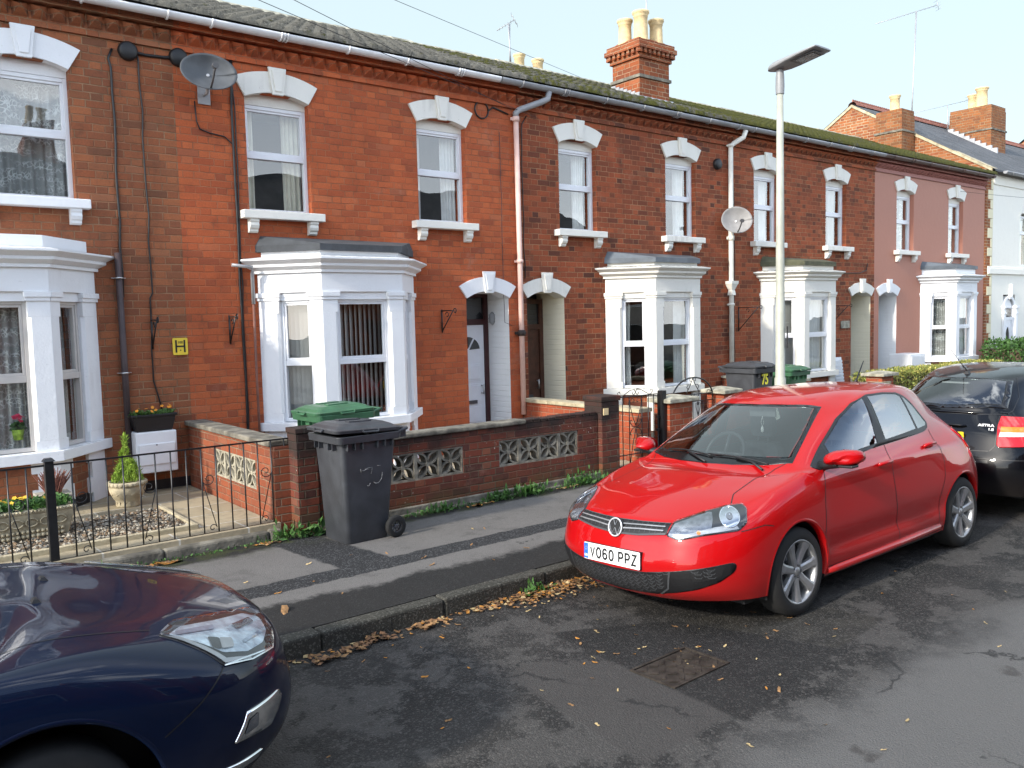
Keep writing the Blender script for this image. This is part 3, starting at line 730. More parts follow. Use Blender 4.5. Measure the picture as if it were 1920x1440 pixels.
def gutter(house, x0, x1, mat, z=EZ, brackets=True, y=None):
    y = y or FY-.20; mb = MB(); n = 10; R = .062
    prof = [(R*math.cos(PI+PI*i/n), R*math.sin(PI+PI*i/n)) for i in range(n+1)]
    prof2 = [(c*.93, s_*.93) for c, s_ in reversed(prof)]
    ring = prof+prof2; zz = z+.055
    mb.smooth = True; m = len(ring)
    mb.add([(x0, y+a, zz+b) for a, b in ring]+[(x1, y+a, zz+b) for a, b in ring], [(i, (i+1) % m, m+(i+1) % m, m+i) for i in range(m)])
    mb.smooth = False
    for xx in (x0, x1): mb.add([(xx, y+a, zz+b) for a, b in prof], [tuple(range(len(prof)))])
    g = mb.build('gutter', mat, house)
    k = x0+.35
    while k < x1:
        b = MB()
        w = .012 if int(k*10) % 3 else .03
        b.tube([(k, y+(R+.006)*math.cos(PI+PI*i/8), zz+(R+.006)*math.sin(PI+PI*i/8)) for i in range(9)], .011, 6)
        if int((k-x0)/.75) % 3 == 1:
            for dd in (-.035, .035): b.tube([(k+dd, y+(R+.010)*math.cos(PI+PI*i/8), zz+(R+.010)*math.sin(PI+PI*i/8)) for i in range(9)], .009, 6)
        k += .78
        b.build('gutter_bracket', mat, g)
    return g

def cornice(house, x0, x1, mat, z=EZ, dark=None):
    mb = MB()
    mb.box(x0, x1, FY-.03, FY+.02, 4.885, 4.925)          # string course
    mb.box(x0, x1, FY-.006, FY+.02, 4.925, 5.0)
    mb.box(x0, x1, FY-.095, FY+.02, 5.095, 5.125)
    mb.box(x0, x1, FY-.11, FY+.02, 5.127, z+.05)
    n = round((x1-x0)/.158); st = (x1-x0)/n
    for i in range(n):
        a = x0+i*st+.012; b = a+st-.024; m = (a+b)/2; pz0, pz1 = 4.962, 5.092; pm = (pz0+pz1)/2+.01
        # diamond corbel brick: a pyramid pointing out of the wall
        mb.add([(a, FY-.004, pz0), (b, FY-.004, pz0), (b, FY-.004, pz1), (a, FY-.004, pz1), (m, FY-.115, pm)], [(0,1,4),(1,2,4),(2,3,4),(3,0,4)])
    return mb.build('cornice', mat, house, fixn=False)

def tile_roof(house, x0, x1, mat, y0=FY-.24, y1=12.4, z0=EZ+.075, slope=.411, pitch=.165, name='roof', back=True, ridgemat='ridge_lichen', ridge_h=.06):
    L = y1-y0; course = .325; nc = int(math.ceil(L/course)); nx = int((x1-x0)/pitch*6)
    mb = MB(); mb.smooth = True; rr = random.Random(int(x0*10)+5)
    def wave(x):
        t = (x/pitch) % 1.0
        return .034*math.sin(PI*t)**.8 if 0 < t < 1 else 0
    def surf(yy, x): return z0+slope*(yy-y0)
    for c in range(nc):
        ya, yb = y0+c*course, min(y0+(c+1)*course, y1)
        jog = [rr.uniform(-.008, .008) for _ in range(int((x1-x0)/pitch)+2)]
        rows = [[], [], []]
        for i in range(nx+1):
            x = x0+(x1-x0)*i/nx; w = wave(x); j = jog[int((x-x0)/pitch)]
            rows[0].append((x, ya-.03+j, surf(ya-.03, x)+.012)); rows[1].append((x, ya-.03+j, surf(ya, x)+w+.034+j*.5)); rows[2].append((x, yb, surf(yb, x)+w+.006))
        vs = rows[0]+rows[1]+rows[2]; n = nx+1
        mb.add(vs, [(k*n+i, k*n+i+1, (k+1)*n+i+1, (k+1)*n+i) for k in range(2) for i in range(nx)])
    mb.smooth = False
    zr = surf(y1, 0)
    if back: mb.add([(x0, y1, zr), (x1, y1, zr), (x1, 2*y1-y0, z0), (x0, 2*y1-y0, z0)], [(0,1,2,3)])
    mb.add([(x0,y0+.02,z0-.04),(x0,y1,zr-.04),(x0,y1,zr+.01),(x0,y0+.02,z0+.02)], [(0,1,2,3)]); mb.add([(x1,y0+.02,z0-.04),(x1,y1,zr-.04),(x1,y1,zr+.01),(x1,y0+.02,z0+.02)], [(3,2,1,0)])
    ro = mb.build(name, mat, house, fixn=False)
    for p_ in ro.data.polygons: p_.use_smooth = True
    r = MB(); k = x0
    while k < x1-.05:
        b = min(k+.44, x1); d = rr.uniform(-.008, .008); n = 8
        pr = [(.13*math.cos(PI*i/n), .13*math.sin(PI*i/n)*.8) for i in range(n+1)]
        r.smooth = True
        r.add([(k+.004, y1+a, zr-.03+c+d) for a, c in pr]+[(b-.004, y1+a, zr-.03+c+d) for a, c in pr], [(i, i+1, n+2+i, n+1+i) for i in range(n)])
        r.smooth = False; r.add([(k+.004, y1+a, zr-.03+c+d) for a, c in pr], [tuple(range(n+1))]); k = b
    r.build('ridge_tiles', ridgemat, ro)
    return ro

def chimney(house, x0, x1, y0, y1, zb, zt, mat, pots, capdetail=True, potmat='pot_clay', band=None, parent=None):
    cx, cy = (x0+x1)/2, (y0+y1)/2; hx, hy = (x1-x0)/2, (y1-y0)/2; mb = MB()
    if capdetail:
        body = zt-.36
        mb.box(x0, x1, y0, y1, zb, body)
        mb.box(cx-hx-.035, cx+hx+.035, cy-hy-.035, cy+hy+.035, body, body+.07)
        st = .11      # dog-tooth course
        mb.box(cx-hx-.03, cx+hx+.03, cy-hy-.03, cy+hy+.03, body+.07, body+.145)
        for side in range(4):
            L = (hx if side % 2 == 0 else hy)*2+.16; n = int(L/st)
            for i in range(n):
                t = -L/2+st*(i+.1)
                if side == 0: mb.box(cx+t, cx+t+.06, cy-hy-.085, cy-hy-.025, body+.07, body+.145)
                if side == 2: mb.box(cx+t, cx+t+.06, cy+hy+.025, cy+hy+.085, body+.07, body+.145)
                if side == 1: mb.box(cx-hx-.085, cx-hx-.025, cy+t, cy+t+.06, body+.07, body+.145)
                if side == 3: mb.box(cx+hx+.025, cx+hx+.085, cy+t, cy+t+.06, body+.07, body+.145)
        mb.box(cx-hx-.10, cx+hx+.10, cy-hy-.10, cy+hy+.10, body+.145, body+.22)
        mb.box(cx-hx-.07, cx+hx+.07, cy-hy-.07, cy+hy+.07, body+.22, body+.29)
        mb.frus(cx, cy, body+.29, zt, hx+.02, hy+.02, hx-.06, hy-.06)
    else:
        mb.box(x0, x1, y0, y1, zb, zt-.12); mb.box(x0+.012, x1-.012, y0+.012, y1-.012, zt-.12, zt)
    ch = mb.build('chimney', mat, parent or house)
    if band:
        b = MB(); b.box(x0-.03, x1+.03, y0-.03, y1+.03, band, band+.05); b.build('chimney_band', 'stone_dark', ch)
    for (px, py, r, h) in pots:
        p_ = MB(); z = zt-.04
        p_.lathe([(r*.98, z), (r, z+.03), (r*.93, z+.06), (r*.90, z+h*.5), (r*.87, z+h-.10), (r*.93, z+h-.095), (r*.93, z+h-.075), (r*1.02, z+h-.045), (r*1.12, z+h-.03), (r*1.12, z+h), (r*.85, z+h), (r*.8, z+h-.3)], (px, py, 0), n=24)
        p_.build('chimney_pot', potmat, ch)
    return ch

def interior(house, x0, x1, z0=.45, z1=4.9):
    mb = MB(); y0, y1 = FY+.24, FY+2.6
    mb.add([(x0,y0,z0),(x1,y0,z0),(x1,y1,z0),(x0,y1,z0),(x0,y0,z1),(x1,y0,z1),(x1,y1,z1),(x0,y1,z1)], [(0,1,2,3),(7,6,5,4),(1,5,6,2),(2,6,7,3),(3,7,4,0)])
    zm = 2.75; mb.add([(x0,y0,zm),(x1,y0,zm),(x1,y1,zm),(x0,y1,zm)], [(0,1,2,3)])
    mb.build('interior', 'room', house, fixn=False)

def porch(house, x0, x1, zf, ztop, revmat, depth=.62, arch_mat='paint_white'):
    """recessed doorway: painted reveals both sides and above"""
    mb = MB(); y0, y1 = FY+.002, FY+depth; t = .05
    for a_, b_ in ((x1-.001, x1+t), (x0-t, x0+.001)):
        mb = MB(); mb.box(a_, b_, y0, y1, zf, ztop+.12); mb.build('porch_wall', revmat, house)
    mb = MB(); mb.box(x0-t, x1+t, FY+.2, y1+.3, ztop+.075, ztop+.2); mb.build('porch_ceiling', revmat, house)
    mb = MB(); mb.box(x0-.05, x1+.05, y0-.16, y1+.02, zf-.12, zf); mb.build('doorstep', 'stone_coping', house)
    arch(house, (x0+x1)/2, x1-x0, ztop, .095, .20, arch_mat, depth=.2, key_up=.06)
# ---------------------------------------------------------------- the terrace
XF[0] = True
def house(name, x0, x1, label, wallmat, windows, doorx, bayc, a_mat, s_mat, gut, roofmat, corn=None, zf=.2, rev='paint_whitebrick', baykw=None, doorcfg=None, gdist=(0,0), dmat=None):
    loc = up(((x0+x1)/2, FY, .33)); h = thing(name, loc, label, 'house')
    holes = []
    for (cx, deco, cm) in windows: holes.append(upper_window(h, cx, a_mat, s_mat, deco, curt=cm))
    if doorx:
        d0, d1 = doorx; holes.append((d0, d1, zf, 2.43)); porch(h, d0, d1, zf, 2.33, rev, arch_mat=dmat or a_mat)
    if bayc: holes.append((bayc-.8, bayc+.8, 1.0, 2.45))
    mb = MB(); rect_wall(mb, x0, x1, .0, EZ+.03, holes, FY, FY+.24); mb.build('wall', wallmat, h, fixn=False)
    cornice(h, x0, x1, corn or wallmat); gutter(h, x0+gdist[0], x1+gdist[1], gut); tile_roof(h, x0, x1, roofmat)
    interior(h, x0+.05, x1-.05)
    if bayc: bay(h, bayc, **baykw)
    if doorcfg: doorcfg(h)
    # party walls and rear so that the building is a closed body
    for bx in ((x0, x0+.04, FY+.25, 15.6, 0, EZ), (x1-.04, x1, FY+.25, 15.6, 0, EZ)): mb = MB(); mb.box(*bx); mb.build('party_wall', 'brick_mid', h)
    mb = MB(); mb.box(x0, x1, 15.61, 15.7, 0, EZ+.1); mb.build('rear_wall', 'brick_mid', h)
    return h

def panel_door(h, x0, x1, z0, z1, y, mat, framemat, fan=True, letterbox=True, sect=True):
    fr = MB(); t = .07
    fr.box(x0-.0, x0+t, y-.02, y+.06, z0, z1+.45); fr.box(x1-t, x1, y-.02, y+.06, z0, z1+.45); fr.box(x0+t, x1-t, y-.02, y+.06, z1+.004, z1+.08); fr.box(x0+t, x1-t, y-.02, y+.06, z1+.38, z1+.45)
    f = fr.build('door_frame', framemat, h)
    g = MB(); g.box(x0+t, x1-t, y+.01, y+.02, z1+.08, z1+.38); g.build('fanlight', 'dark_pane', f)
    a, b = x0+t, x1-t; mb = MB(); mb.box(a+.003, b-.003, y+.0, y+.045, z0+.01, z1)
    if sect:
        w = (b-a); zs = [z0+.12, z0+.42, z0+.72, z0+1.02, z0+1.30]
        for i in range(len(zs)-1):
            mb.box(a+w*.14, b-w*.14, y-.006, y+.001, zs[i]+.02, zs[i+1]-.02)
            mb.box(a+w*.17, b-w*.17, y-.014, y-.005, zs[i]+.045, zs[i+1]-.045)
    else:
        for (u0, u1, v0, v1) in ((.12,.45,.1,.42),(.55,.88,.1,.42),(.12,.45,.5,.92),(.55,.88,.5,.92)):
            H = z1-z0; mb.box(a+(b-a)*u0, a+(b-a)*u1, y-.012, y+.001, z0+H*v0, z0+H*v1)
    d = mb.build('door', mat, h, bevel=.004)
    if fan:
        c = (a+b)/2; zc = z1-.36; R = (b-a)*.36; k = MB()
        for s0, s1 in ((8, 55), (64, 116), (125, 172)):
            poly = [(c+.03*math.cos(math.radians((s0+s1)/2)), zc+.03*math.sin(math.radians((s0+s1)/2)))]+[(c+R*math.cos(math.radians(s0+(s1-s0)*i/8)), zc+R*.95*math.sin(math.radians(s0+(s1-s0)*i/8))) for i in range(9)]
            k.prism(poly, y-.008, y+.002, lambda u, v, a: (u, a, v))
        k.build('door_glass', 'dark_pane', d)
    if letterbox:
        k = MB(); k.box((a+b)/2-.13, (a+b)/2+.13, y-.022, y-.012, z0+.72, z0+.77); k.build('letterbox', 'lamp_dark', d)
    k = MB(); k.tube([(b-.06, y-.05, z0+.85), (b-.06, y-.05, z0+.99)], .011); k.box(b-.075, b-.045, y-.045, y, z0+.86, z0+.875); k.box(b-.075, b-.045, y-.045, y, z0+.965, z0+.98); k.build('handle', 'steel', d)

def downpipe(h, pts, mat, r=.038, clips=(), clipmat=None, hopper=None, label=None):
    mb = MB(); mb.tube(pts, r, 12); p = mb.build('drainpipe', mat, h)
    for (x, y, z, k) in clips:
        m = MB(); m.lathe([(r, -.02*k), (r+.012, -.02*k), (r+.012, .02*k), (r, .02*k)], (x, y, z), n=14); m.box(x-r-.035, x+r+.035, y+.012, y+.034, z-.012*k, z+.012*k); m.build('pipe_clip', clipmat or mat, p)
    if hopper:
        x, y, z = hopper; m = MB(); m.frus(x, y, z-.06, z+.05, .035, .035, .085, .07); m.frus(x, y, z+.05, z+.10, .09, .075, .095, .08); m.frus(x, y, z-.14, z-.06, .05, .05, .04, .04); m.build('hopper', mat, p)
    return p

# --- first house: brown brick, lace curtains, freshly painted white bay
H1 = house('terraced_house', -2.3, 2.82, 'brown brick terraced house at the left edge with lace curtains and a white bay', 'brick_brown',
    [(1.465, 'lace', 'curtain_white'), (-.95, 'lace', 'curtain_white')], None, None, 'paint_white', 'paint_white', 'gutter_white', 'tiles_grey')
bay(H1, .945, 'paint_white', 'felt', ('net', 'lace', 'net'), gz=.33, fmat='upvc_grey', brickmat='brick_brown', roof=None, par=2.90, pilcol='rough')
mb = MB(); q = offset_path([(-.065, FY), (.435, FY-.56), (1.455, FY-.56), (1.955, FY)], -.028); mb.prism([(v.x, v.y) for v in q], .05, .47, lambda u, v, a: (u, v, a))
mb.box(1.99, 2.82, FY-.012, FY+.01, .05, .47); mb.build('plinth', 'black_plinth', H1)
downpipe(H1, [(2.17, FY-.045, 2.80), (2.175, FY-.045, .42)], 'pipe_purple', .032, [(2.17, FY-.045, 2.55, .35), (2.172, FY-.045, 1.60, .35)], 'steel')

# --- second house
def d2(h): panel_door(h, 6.43, 7.14, .15, 1.975, FY+.50, 'door_white', 'frame_maroon')
H2 = house('terraced_house', 2.82, 7.34, 'orange brick terraced house with vertical blinds in its white bay and a white door', 'brick_orange',
    [(3.93, 'sides', 'curtain_cream'), (6.115, 'sides', 'curtain_white')], (6.43, 7.14), 4.62, 'paint_ivory', 'paint_ivory', 'gutter_white', 'tiles_grey',
    baykw=dict(mat='paint_white', roofmat='felt', deco=('blinds', 'blinds', 'blinds'), gz=.33, brickmat='brick_orange', pilcol='rough', roof='felt'), doorcfg=d2, dmat='paint_white', gdist=(0, -.42))
mb = MB(); mb.lathe([(.003, 0), (.055, .004), (.06, .02), (.045, .05), (.02, .06), (.001, .062)], (0,0,0), axis='X', n=18, sx=1, sy=1.6)
mb.v = [(7.14-v[0], FY+.36+v[1]*.85, 2.06+v[2]) for v in mb.v]
for k in (-.05, 0, .05): mb.tube([(7.13, FY+.36-.055, 2.06+k), (7.055, FY+.36, 2.06+k), (7.13, FY+.36+.055, 2.06+k)], .005, 6)
mb.build('bulkhead_light', 'lamp_grey', H2)
# grey offset from the gutter, then the pink painted cast pipe between the two doors
downpipe(H3p := H2, [(7.78, FY-.20, 5.14), (7.76, FY-.19, 5.04), (7.66, FY-.17, 4.99), (7.34, FY-.075, 4.86), (7.30, FY-.055, 4.82), (7.30, FY-.055, 4.76)], 'gutter_grey', .042)
downpipe(H2, [(7.30, FY-.055, 4.80), (7.31, FY-.055, 3.0), (7.315, FY-.055, .72)], 'pipe_pink', .036, [(7.30, FY-.055, 4.74, 1.6), (7.31, FY-.055, 2.83, 1.2), (7.312, FY-.055, 1.85, 1)], None)
m = MB(); m.lathe([(.038, -.04), (.052, -.04), (.052, .04), (.038, .04)], (7.312, FY-.055, 1.85), n=14); m.box(7.22, 7.40, FY-.045, FY-.015, 1.83, 1.87); m.build('pipe_clip', 'iron_rust', H2)

# --- third house
def d3(h): panel_door(h, 7.46, 8.16, .15, 1.88, FY+.50, 'door_brown', 'door_brown', fan=False, sect=False)
H3 = house('terraced_house', 7.34, 12.04, 'dark red brick terraced house with a cream bay, brown door and drawn white curtains', 'brick_red',
    [(8.475, 'right', 'curtain_white'), (10.735, 'right', 'curtain_white')], (7.46, 8.16), 10.0, 'paint_ivory', 'paint_ivory', 'gutter_grey', 'tiles_mossy',
    rev='paint_creambrick', baykw=dict(mat='paint_ivory', roofmat='lead', deco=('left', 'right', 'right'), gz=.33, brickmat='brick_red', roof='lead', par=2.86), doorcfg=d3, gdist=(-.40, 0))
chimney(H3, 10.66, 11.40, 9.90, 10.52, 5.4, 6.70, 'brick_chimney', [(10.79, 10.34, .122, .42), (10.86, 10.04, .130, .49), (11.24, 10.04, .122, .42)], band=6.02)
mb = MB()     # stepped lead flashing round the stack
for i in range(7):
    y = 9.90+i*.09; z = EZ+.075+.411*(y-8.86); mb.box(10.640, 10.658, y, y+.10, z-.05, z+.13)
    mb.box(10.56, 10.658, y, y+.09, z+.045, z+.055)
mb.box(10.62, 11.44, 9.84, 9.898, 5.45, 5.70); mb.build('flashing', 'galv', H3)

# --- fourth house
def d4(h): panel_door(h, 15.89, 16.64, .15, 1.95, FY+.50, 'door_white', 'upvc', fan=True)
H4 = house('terraced_house', 12.04, 16.78, 'red brick terraced house behind the street lamp with a dish beside its left upper window', 'brick_mid',
    [(13.05, 'right', 'curtain_white'), (15.33, 'right', 'curtain_grey')], (15.89, 16.64), 13.88, 'paint_ivory', 'paint_ivory', 'gutter_grey', 'tiles_verymossy',
    rev='paint_creambrick', baykw=dict(mat='paint_ivory', roofmat='felt_moss', deco=('blinds', 'full', 'full'), gz=.33, brickmat='brick_mid', roof='felt', par=2.89), doorcfg=d4)
downpipe(H4, [(12.18, FY-.20, 5.13), (12.15, FY-.18, 5.02), (12.02, FY-.07, 4.92), (11.96, FY-.055, 4.86), (11.96, FY-.055, 3.4), (11.96, FY-.055, .85)], 'pipe_cream', .042,
    [(11.96, FY-.055, 4.88, 1.2), (11.96, FY-.055, 3.33, 2), (11.96, FY-.055, 2.2, 1)], hopper=(11.96, FY-.06, 2.50))

# --- fifth house, painted pink
def d5(h): panel_door(h, 16.97, 17.71, .15, 1.95, FY+.50, 'door_white', 'upvc', fan=True)
H5 = house('terraced_house', 16.78, 21.95, 'pink painted terraced house with white trim and a mossy roof', 'paint_pink',
    [(18.05, 'netlow', 'curtain_grey'), (20.42, 'netlow', 'curtain_grey')], (16.97, 17.71), 19.77, 'paint_ivory', 'paint_ivory', 'gutter_brown', 'tiles_verymossy',
    corn='paint_pinkdark', rev='paint_whitebrick', baykw=dict(mat='paint_white', roofmat='lead', deco=('lace', 'full', 'full'), gz=.33, brickmat='paint_pink', roof='lead', par=2.93), doorcfg=d5, dmat='paint_white')
chimney(H5, 21.3, 21.96, 10.85, 11.55, 5.8, 7.12, 'brick_oldstack', [(21.62, 11.2, .13, .46)], capdetail=False, band=6.55, potmat='pot_clay')

# --- white house with the higher slate roof and the brick gable
H6 = thing('white_house', up((25, FY, .33)), 'off-white rendered house with slate roof and brick gable beyond the pink one', 'house')
GX = 22.0; AY, AZ, GE = 12.6, 7.60, 5.42
mb = MB(); rect_wall(mb, GX+.35, 34, 0, GE, [(24.0, 24.85, 3.1, 4.45), (27.2, 28.0, 3.1, 4.45), (23.05, 23.78, .2, 2.35)], FY-.02, FY+.24); mb.build('wall', 'render_offwhite', H6, fixn=False)
mb = MB(); mb.prism([(FY-.02, 0), (FY-.02, GE), (AY, AZ), (2*AY-FY, GE), (2*AY-FY, 0)], GX, GX+.25, lambda u, v, a: (a, u, v)); mb.build('gable_wall', 'brick_gable', H6)
mb = MB()     # verge boards of pale mortar along the gable
for sgn in (1,):
    mb.add([(GX-.03, FY-.15, GE-.10), (GX-.03, AY, AZ-.02), (GX-.03, AY, AZ+.06), (GX-.03, FY-.15, GE-.02), (GX+.3, FY-.15, GE-.10), (GX+.3, AY, AZ-.02), (GX+.3, AY, AZ+.06), (GX+.3, FY-.15, GE-.02)], [(0,1,2,3),(7,6,5,4),(3,2,6,7),(0,4,5,1)])
    mb.add([(GX-.03, 2*AY-FY+.15, GE-.10), (GX-.03, AY, AZ-.02), (GX-.03, AY, AZ+.06), (GX-.03, 2*AY-FY+.15, GE-.02)], [(3,2,1,0)])
mb.build('verge', 'stone_buff', H6)
mb = MB(); sl = (AZ-GE)/(AY-FY)
mb.add([(GX-.04, FY-.22, GE-.22*sl+.07), (34, FY-.22, GE-.22*sl+.07), (34, AY, AZ+.07), (GX-.04, AY, AZ+.07), (34, 2*AY-FY+.2, GE-.2*sl+.07), (GX-.04, 2*AY-FY+.2, GE-.2*sl+.07)], [(0,1,2,3),(3,2,4,5)])
mb.add([(GX-.04, FY-.22, GE-.22*sl+.03), (34, FY-.22, GE-.22*sl+.03), (34, FY-.22, GE-.22*sl+.07), (GX-.04, FY-.22, GE-.22*sl+.07)], [(0,1,2,3)])
ro = mb.build('roof', 'slates', H6, fixn=False)
mb = MB(); k = GX
while k < 34:       # crested red ridge tiles
    n = 6; pr = [(.12*math.cos(PI*i/n), .12*math.sin(PI*i/n)*.9) for i in range(n+1)]
    mb.add([(k, AY+a, AZ+.03+c) for a, c in pr]+[(k+.43, AY+a, AZ+.03+c) for a, c in pr], [(i, i+1, n+2+i, n+1+i) for i in range(n)])
    for j in range(4): mb.box(k+.02+j*.108, k+.085+j*.108, AY-.015, AY+.015, AZ+.13, AZ+.20)
    k += .44
mb.build('ridge_tiles', 'ridge_red', ro, fixn=False)
chimney(H6, 26.75, 27.75, 10.95, 12.15, 6.4, 7.98, 'brick_oldstack', [(27.05, 11.35, .17, .62), (27.4, 11.75, .15, .55)], capdetail=False, band=7.25, potmat='pot_clay')
mb = MB()
for i in range(9):
    y = 10.75+i*.155; z = GE+sl*(y-FY)+.07; mb.box(26.66, 26.745, y, y+.16, z-.05, z+.16)
mb.build('flashing', 'galv', H6)
gutter(H6, GX+.42, 34, 'gutter_grey', z=GE-.13, y=FY-.26)
sash((24.05, FY+.08, 3.1), (.75,0,0), (0,1,0), 3.1, 4.4, 3.95, H6, 'right')
sash((27.25, FY+.08, 3.1), (.70,0,0), (0,1,0), 3.1, 4.4, 3.95, H6, 'right')
arch(H6, 24.42, .80, 4.38, .22, .10, 'render_offwhite', key_up=.04)
# toothed quoins left bare where the paint stops against the pink house
mb = MB(); rr = random.Random(5); z = .2
mb.box(21.955, GX+.34, FY-.015, FY+.2, 0, GE-.05); mb.build('bare_brickwork', 'brick_gable', H6)
mb = MB(); i = 0
while z < 5.2:
    dz = .235+rr.uniform(-.02, .02); w = .26 if i % 2 else .12; w += rr.uniform(-.02, .02)
    mb.box(GX+.35-w, GX+.36, FY-.028, FY+.1, z, z+dz-.008); z += dz; i += 1
mb.build('quoin', 'quoin_cream', H6, bevel=.012)
mb = MB(); mb.box(GX+.1, 34, FY-.07, FY, 2.86, 3.0); mb.box(GX+.1, 34, FY-.04, FY, 3.0, 3.05); mb.build('string_course', 'render_offwhite', H6, bevel=.01)
mb = MB(); mb.box(GX+.36, 34, FY-.05, FY, 5.05, GE-.12); mb.build('frieze', 'render_offwhite', H6, bevel=.01)
# arched doorcase with pilasters, and a white door with an oval light
mb = MB()
for x in (23.0, 23.73): mb.box(x, x+.13, FY-.07, FY+.02, .2, 2.0); mb.box(x-.03, x+.16, FY-.10, FY+.02, 2.0, 2.07); mb.box(x-.01, x+.14, FY-.085, FY+.02, 1.86, 1.90)
mb.box(23.41, 23.47, FY-.09, FY, 2.30, 2.62); mb.build('doorcase', 'paint_white', H6, bevel=.005)
arch(H6, 23.44, .60, 2.02, .24, .09, 'paint_white', key_up=0)
dr = MB(); dr.box(23.14, 23.72, FY+.03, FY+.08, .2, 1.70); dr.box(23.12, 23.18, FY+.01, FY+.06, .2, 2.05); dr.box(23.68, 23.75, FY+.01, FY+.06, .2, 2.05); dr.box(23.18, 23.68, FY+.01, FY+.06, 1.70, 1.78)
dr.prism([(23.14+.6*i/10*1.0, 2.0+.25*math.sin(PI*i/10)) for i in range(11)], FY+.02, FY+.06, lambda u, v, a: (u, a, v))
d_ = dr.build('door', 'door_white', H6)
g = MB(); g.prism([(23.43+.13*math.cos(a*PI/12), 1.17+.36*math.sin(a*PI/12)) for a in range(24)], FY+.018, FY+.032, lambda u, v, a: (u, a, v)); g.box(23.2, 23.66, FY+.02, FY+.03, 1.80, 1.98); g.build('door_glass', 'dark_pane', d_)
g = MB(); g.tube([(23.43+.14*math.cos(a*PI/12), FY+.018, 1.17+.37*math.sin(a*PI/12)) for a in range(24)], .016, 6, closed=True); g.build('door_trim', 'door_white', d_)

# a further house of the street, its brick gable just showing above the slates
H7 = thing('end_house', up((37, FY, .33)), 'distant house whose small brick gable shows above the slates at the right edge', 'house')
mb = MB(); mb.prism([(FY-.05, 0), (FY-.05, 5.6), (AY, 8.15), (2*AY-FY, 5.6), (2*AY-FY, 0)], 34.0, 34.25, lambda u, v, a: (a, u, v)); mb.build('gable_wall', 'brick_gable', H7)
mb = MB(); mb.box(34.25, 46, FY-.05, FY+.2, 0, 5.6); mb.build('wall', 'render_offwhite', H7)
mb = MB(); mb.add([(33.95, FY-.25, 5.55), (46, FY-.25, 5.55), (46, AY, 8.22), (33.95, AY, 8.22), (46, 2*AY-FY, 5.6), (33.95, 2*AY-FY, 5.6)], [(0,1,2,3),(3,2,4,5)]); mb.build('roof', 'slates', H7, fixn=False)
for k in range(2): sash((36+k*4, FY-.07, 3.1), (.9,0,0), (0,1,0), 3.1, 4.4, 3.8, H7, 'right')

# chimney stack of the rear range, its pots showing above the ridge
H8 = thing('rear_chimney', up((11.0, 14.6, 4.0)), 'three buff pots of a chimney stack rising behind the grey tiled ridge', 'chimney')
chimney(H8, 11.35, 12.9, 14.5, 15.1, 4.2, 7.22, 'brick_oldstack', [(11.55, 14.8, .155, .40), (12.02, 14.72, .125, .66), (12.22, 14.95, .09, .42), (12.60, 14.78, .13, .66)], capdetail=False)

# cables and fittings on the walls (each run is one thing)
def cable(pts, r, mat, label, name='wall_cable', group=None, cat='cable'):
    mb = MB(); mb.tube(pts, r, 6)
    return mb, name, mat, label, cat, group
def mk(c, loc):
    mb, name, mat, label, cat, group = c
    mb.v = [tuple(Vector(up(v))-Vector(up(loc))) for v in mb.v]; XF[0] = False
    o = mb.build(name, mat); o.location = up(loc); XF[0] = True; return tag(o, label, cat, group)
yy = FY-.012
def wob(x, z0, z1, n=9, a=.012): return [(x+rnd.uniform(-a, a), yy, z0+(z1-z0)*i/n) for i in range(n+1)]
mk(cable([(2.24, yy, 4.80), (2.20, yy, 4.70)]+wob(2.215, 4.62, 2.36), .012, 'iron_black', 'thick black cable clipped down the brown wall from the left junction box'), (2.2, FY, 2.36))
mk(cable([(2.46, yy, 4.82)]+wob(2.49, 4.75, 2.4)+wob(2.455, 2.35, 1.5, 5)+[(2.50, yy, 1.30), (2.53, yy, 1.12)], .008, 'iron_black', 'thin dark cable running down the brown wall to the flower box'), (2.5, FY, 1.1))
mk(cable(wob(3.415, 4.92, .6, 16, .008), .013, 'iron_black', 'black cable bundle down the orange wall left of the second bay'), (3.4, FY, .6))
mk(cable(wob(3.437, 4.92, .6, 16, .012), .007, 'iron_black', 'thin cable twisting beside the black bundle left of the second bay'), (3.44, FY, .6))
mk(cable([(3.02, yy, 4.40), (3.03, yy, 4.20), (3.06, yy, 4.12), (3.16, yy, 4.09), (3.32, yy, 4.07), (3.40, yy, 4.0), (3.41, yy, 3.9)], .007, 'iron_black', 'black lead looping from the big grey dish to the cable bundle'), (3.2, FY, 4.0))
mk(cable([(2.38, yy-.03, 4.80), (2.55, yy, 4.79), (2.75, yy, 4.80), (2.87, yy-.03, 4.82)], .016, 'iron_black', 'black cable joining the two round junction boxes'), (2.6, FY, 4.8))
mk(cable(wob(7.05, 4.55, 2.0, 12, .006)+[(7.18, yy, 1.96)], .004, 'pipe_purple', 'fine cable dropping between the right upper window and the pink pipe'), (7.05, FY, 2.0))
mk(cable([(7.52, yy, 4.82), (7.44, yy, 4.70)]+wob(7.43, 4.6, 2.6, 10, .01), .007, 'iron_black', 'black cable close to the right side of the pink pipe'), (7.43, FY, 2.6))
mk(cable([(6.76+.11*math.cos(a*PI/8), yy, 4.80+.11*math.sin(a*PI/8)) for a in range(17)]+[(6.95, yy, 4.86), (7.2, yy, 4.80)], .011, 'iron_black', 'coil of spare black cable hanging on the orange brick', 'cable_coil'), (6.76, FY, 4.7))
mk(cable(wob(12.10, 4.2, .8, 12, .02), .006, 'iron_black', 'thin cable beside the cream drainpipe'), (12.1, FY, .8))
mk(cable([(14.98, yy, 2.86), (15.2, yy, 2.78), (16.2, yy, 2.80), (16.45, yy, 2.86), (16.5, yy, 3.0)], .008, 'iron_black', 'black cable above the fourth doorway'), (15.5, FY, 2.8))
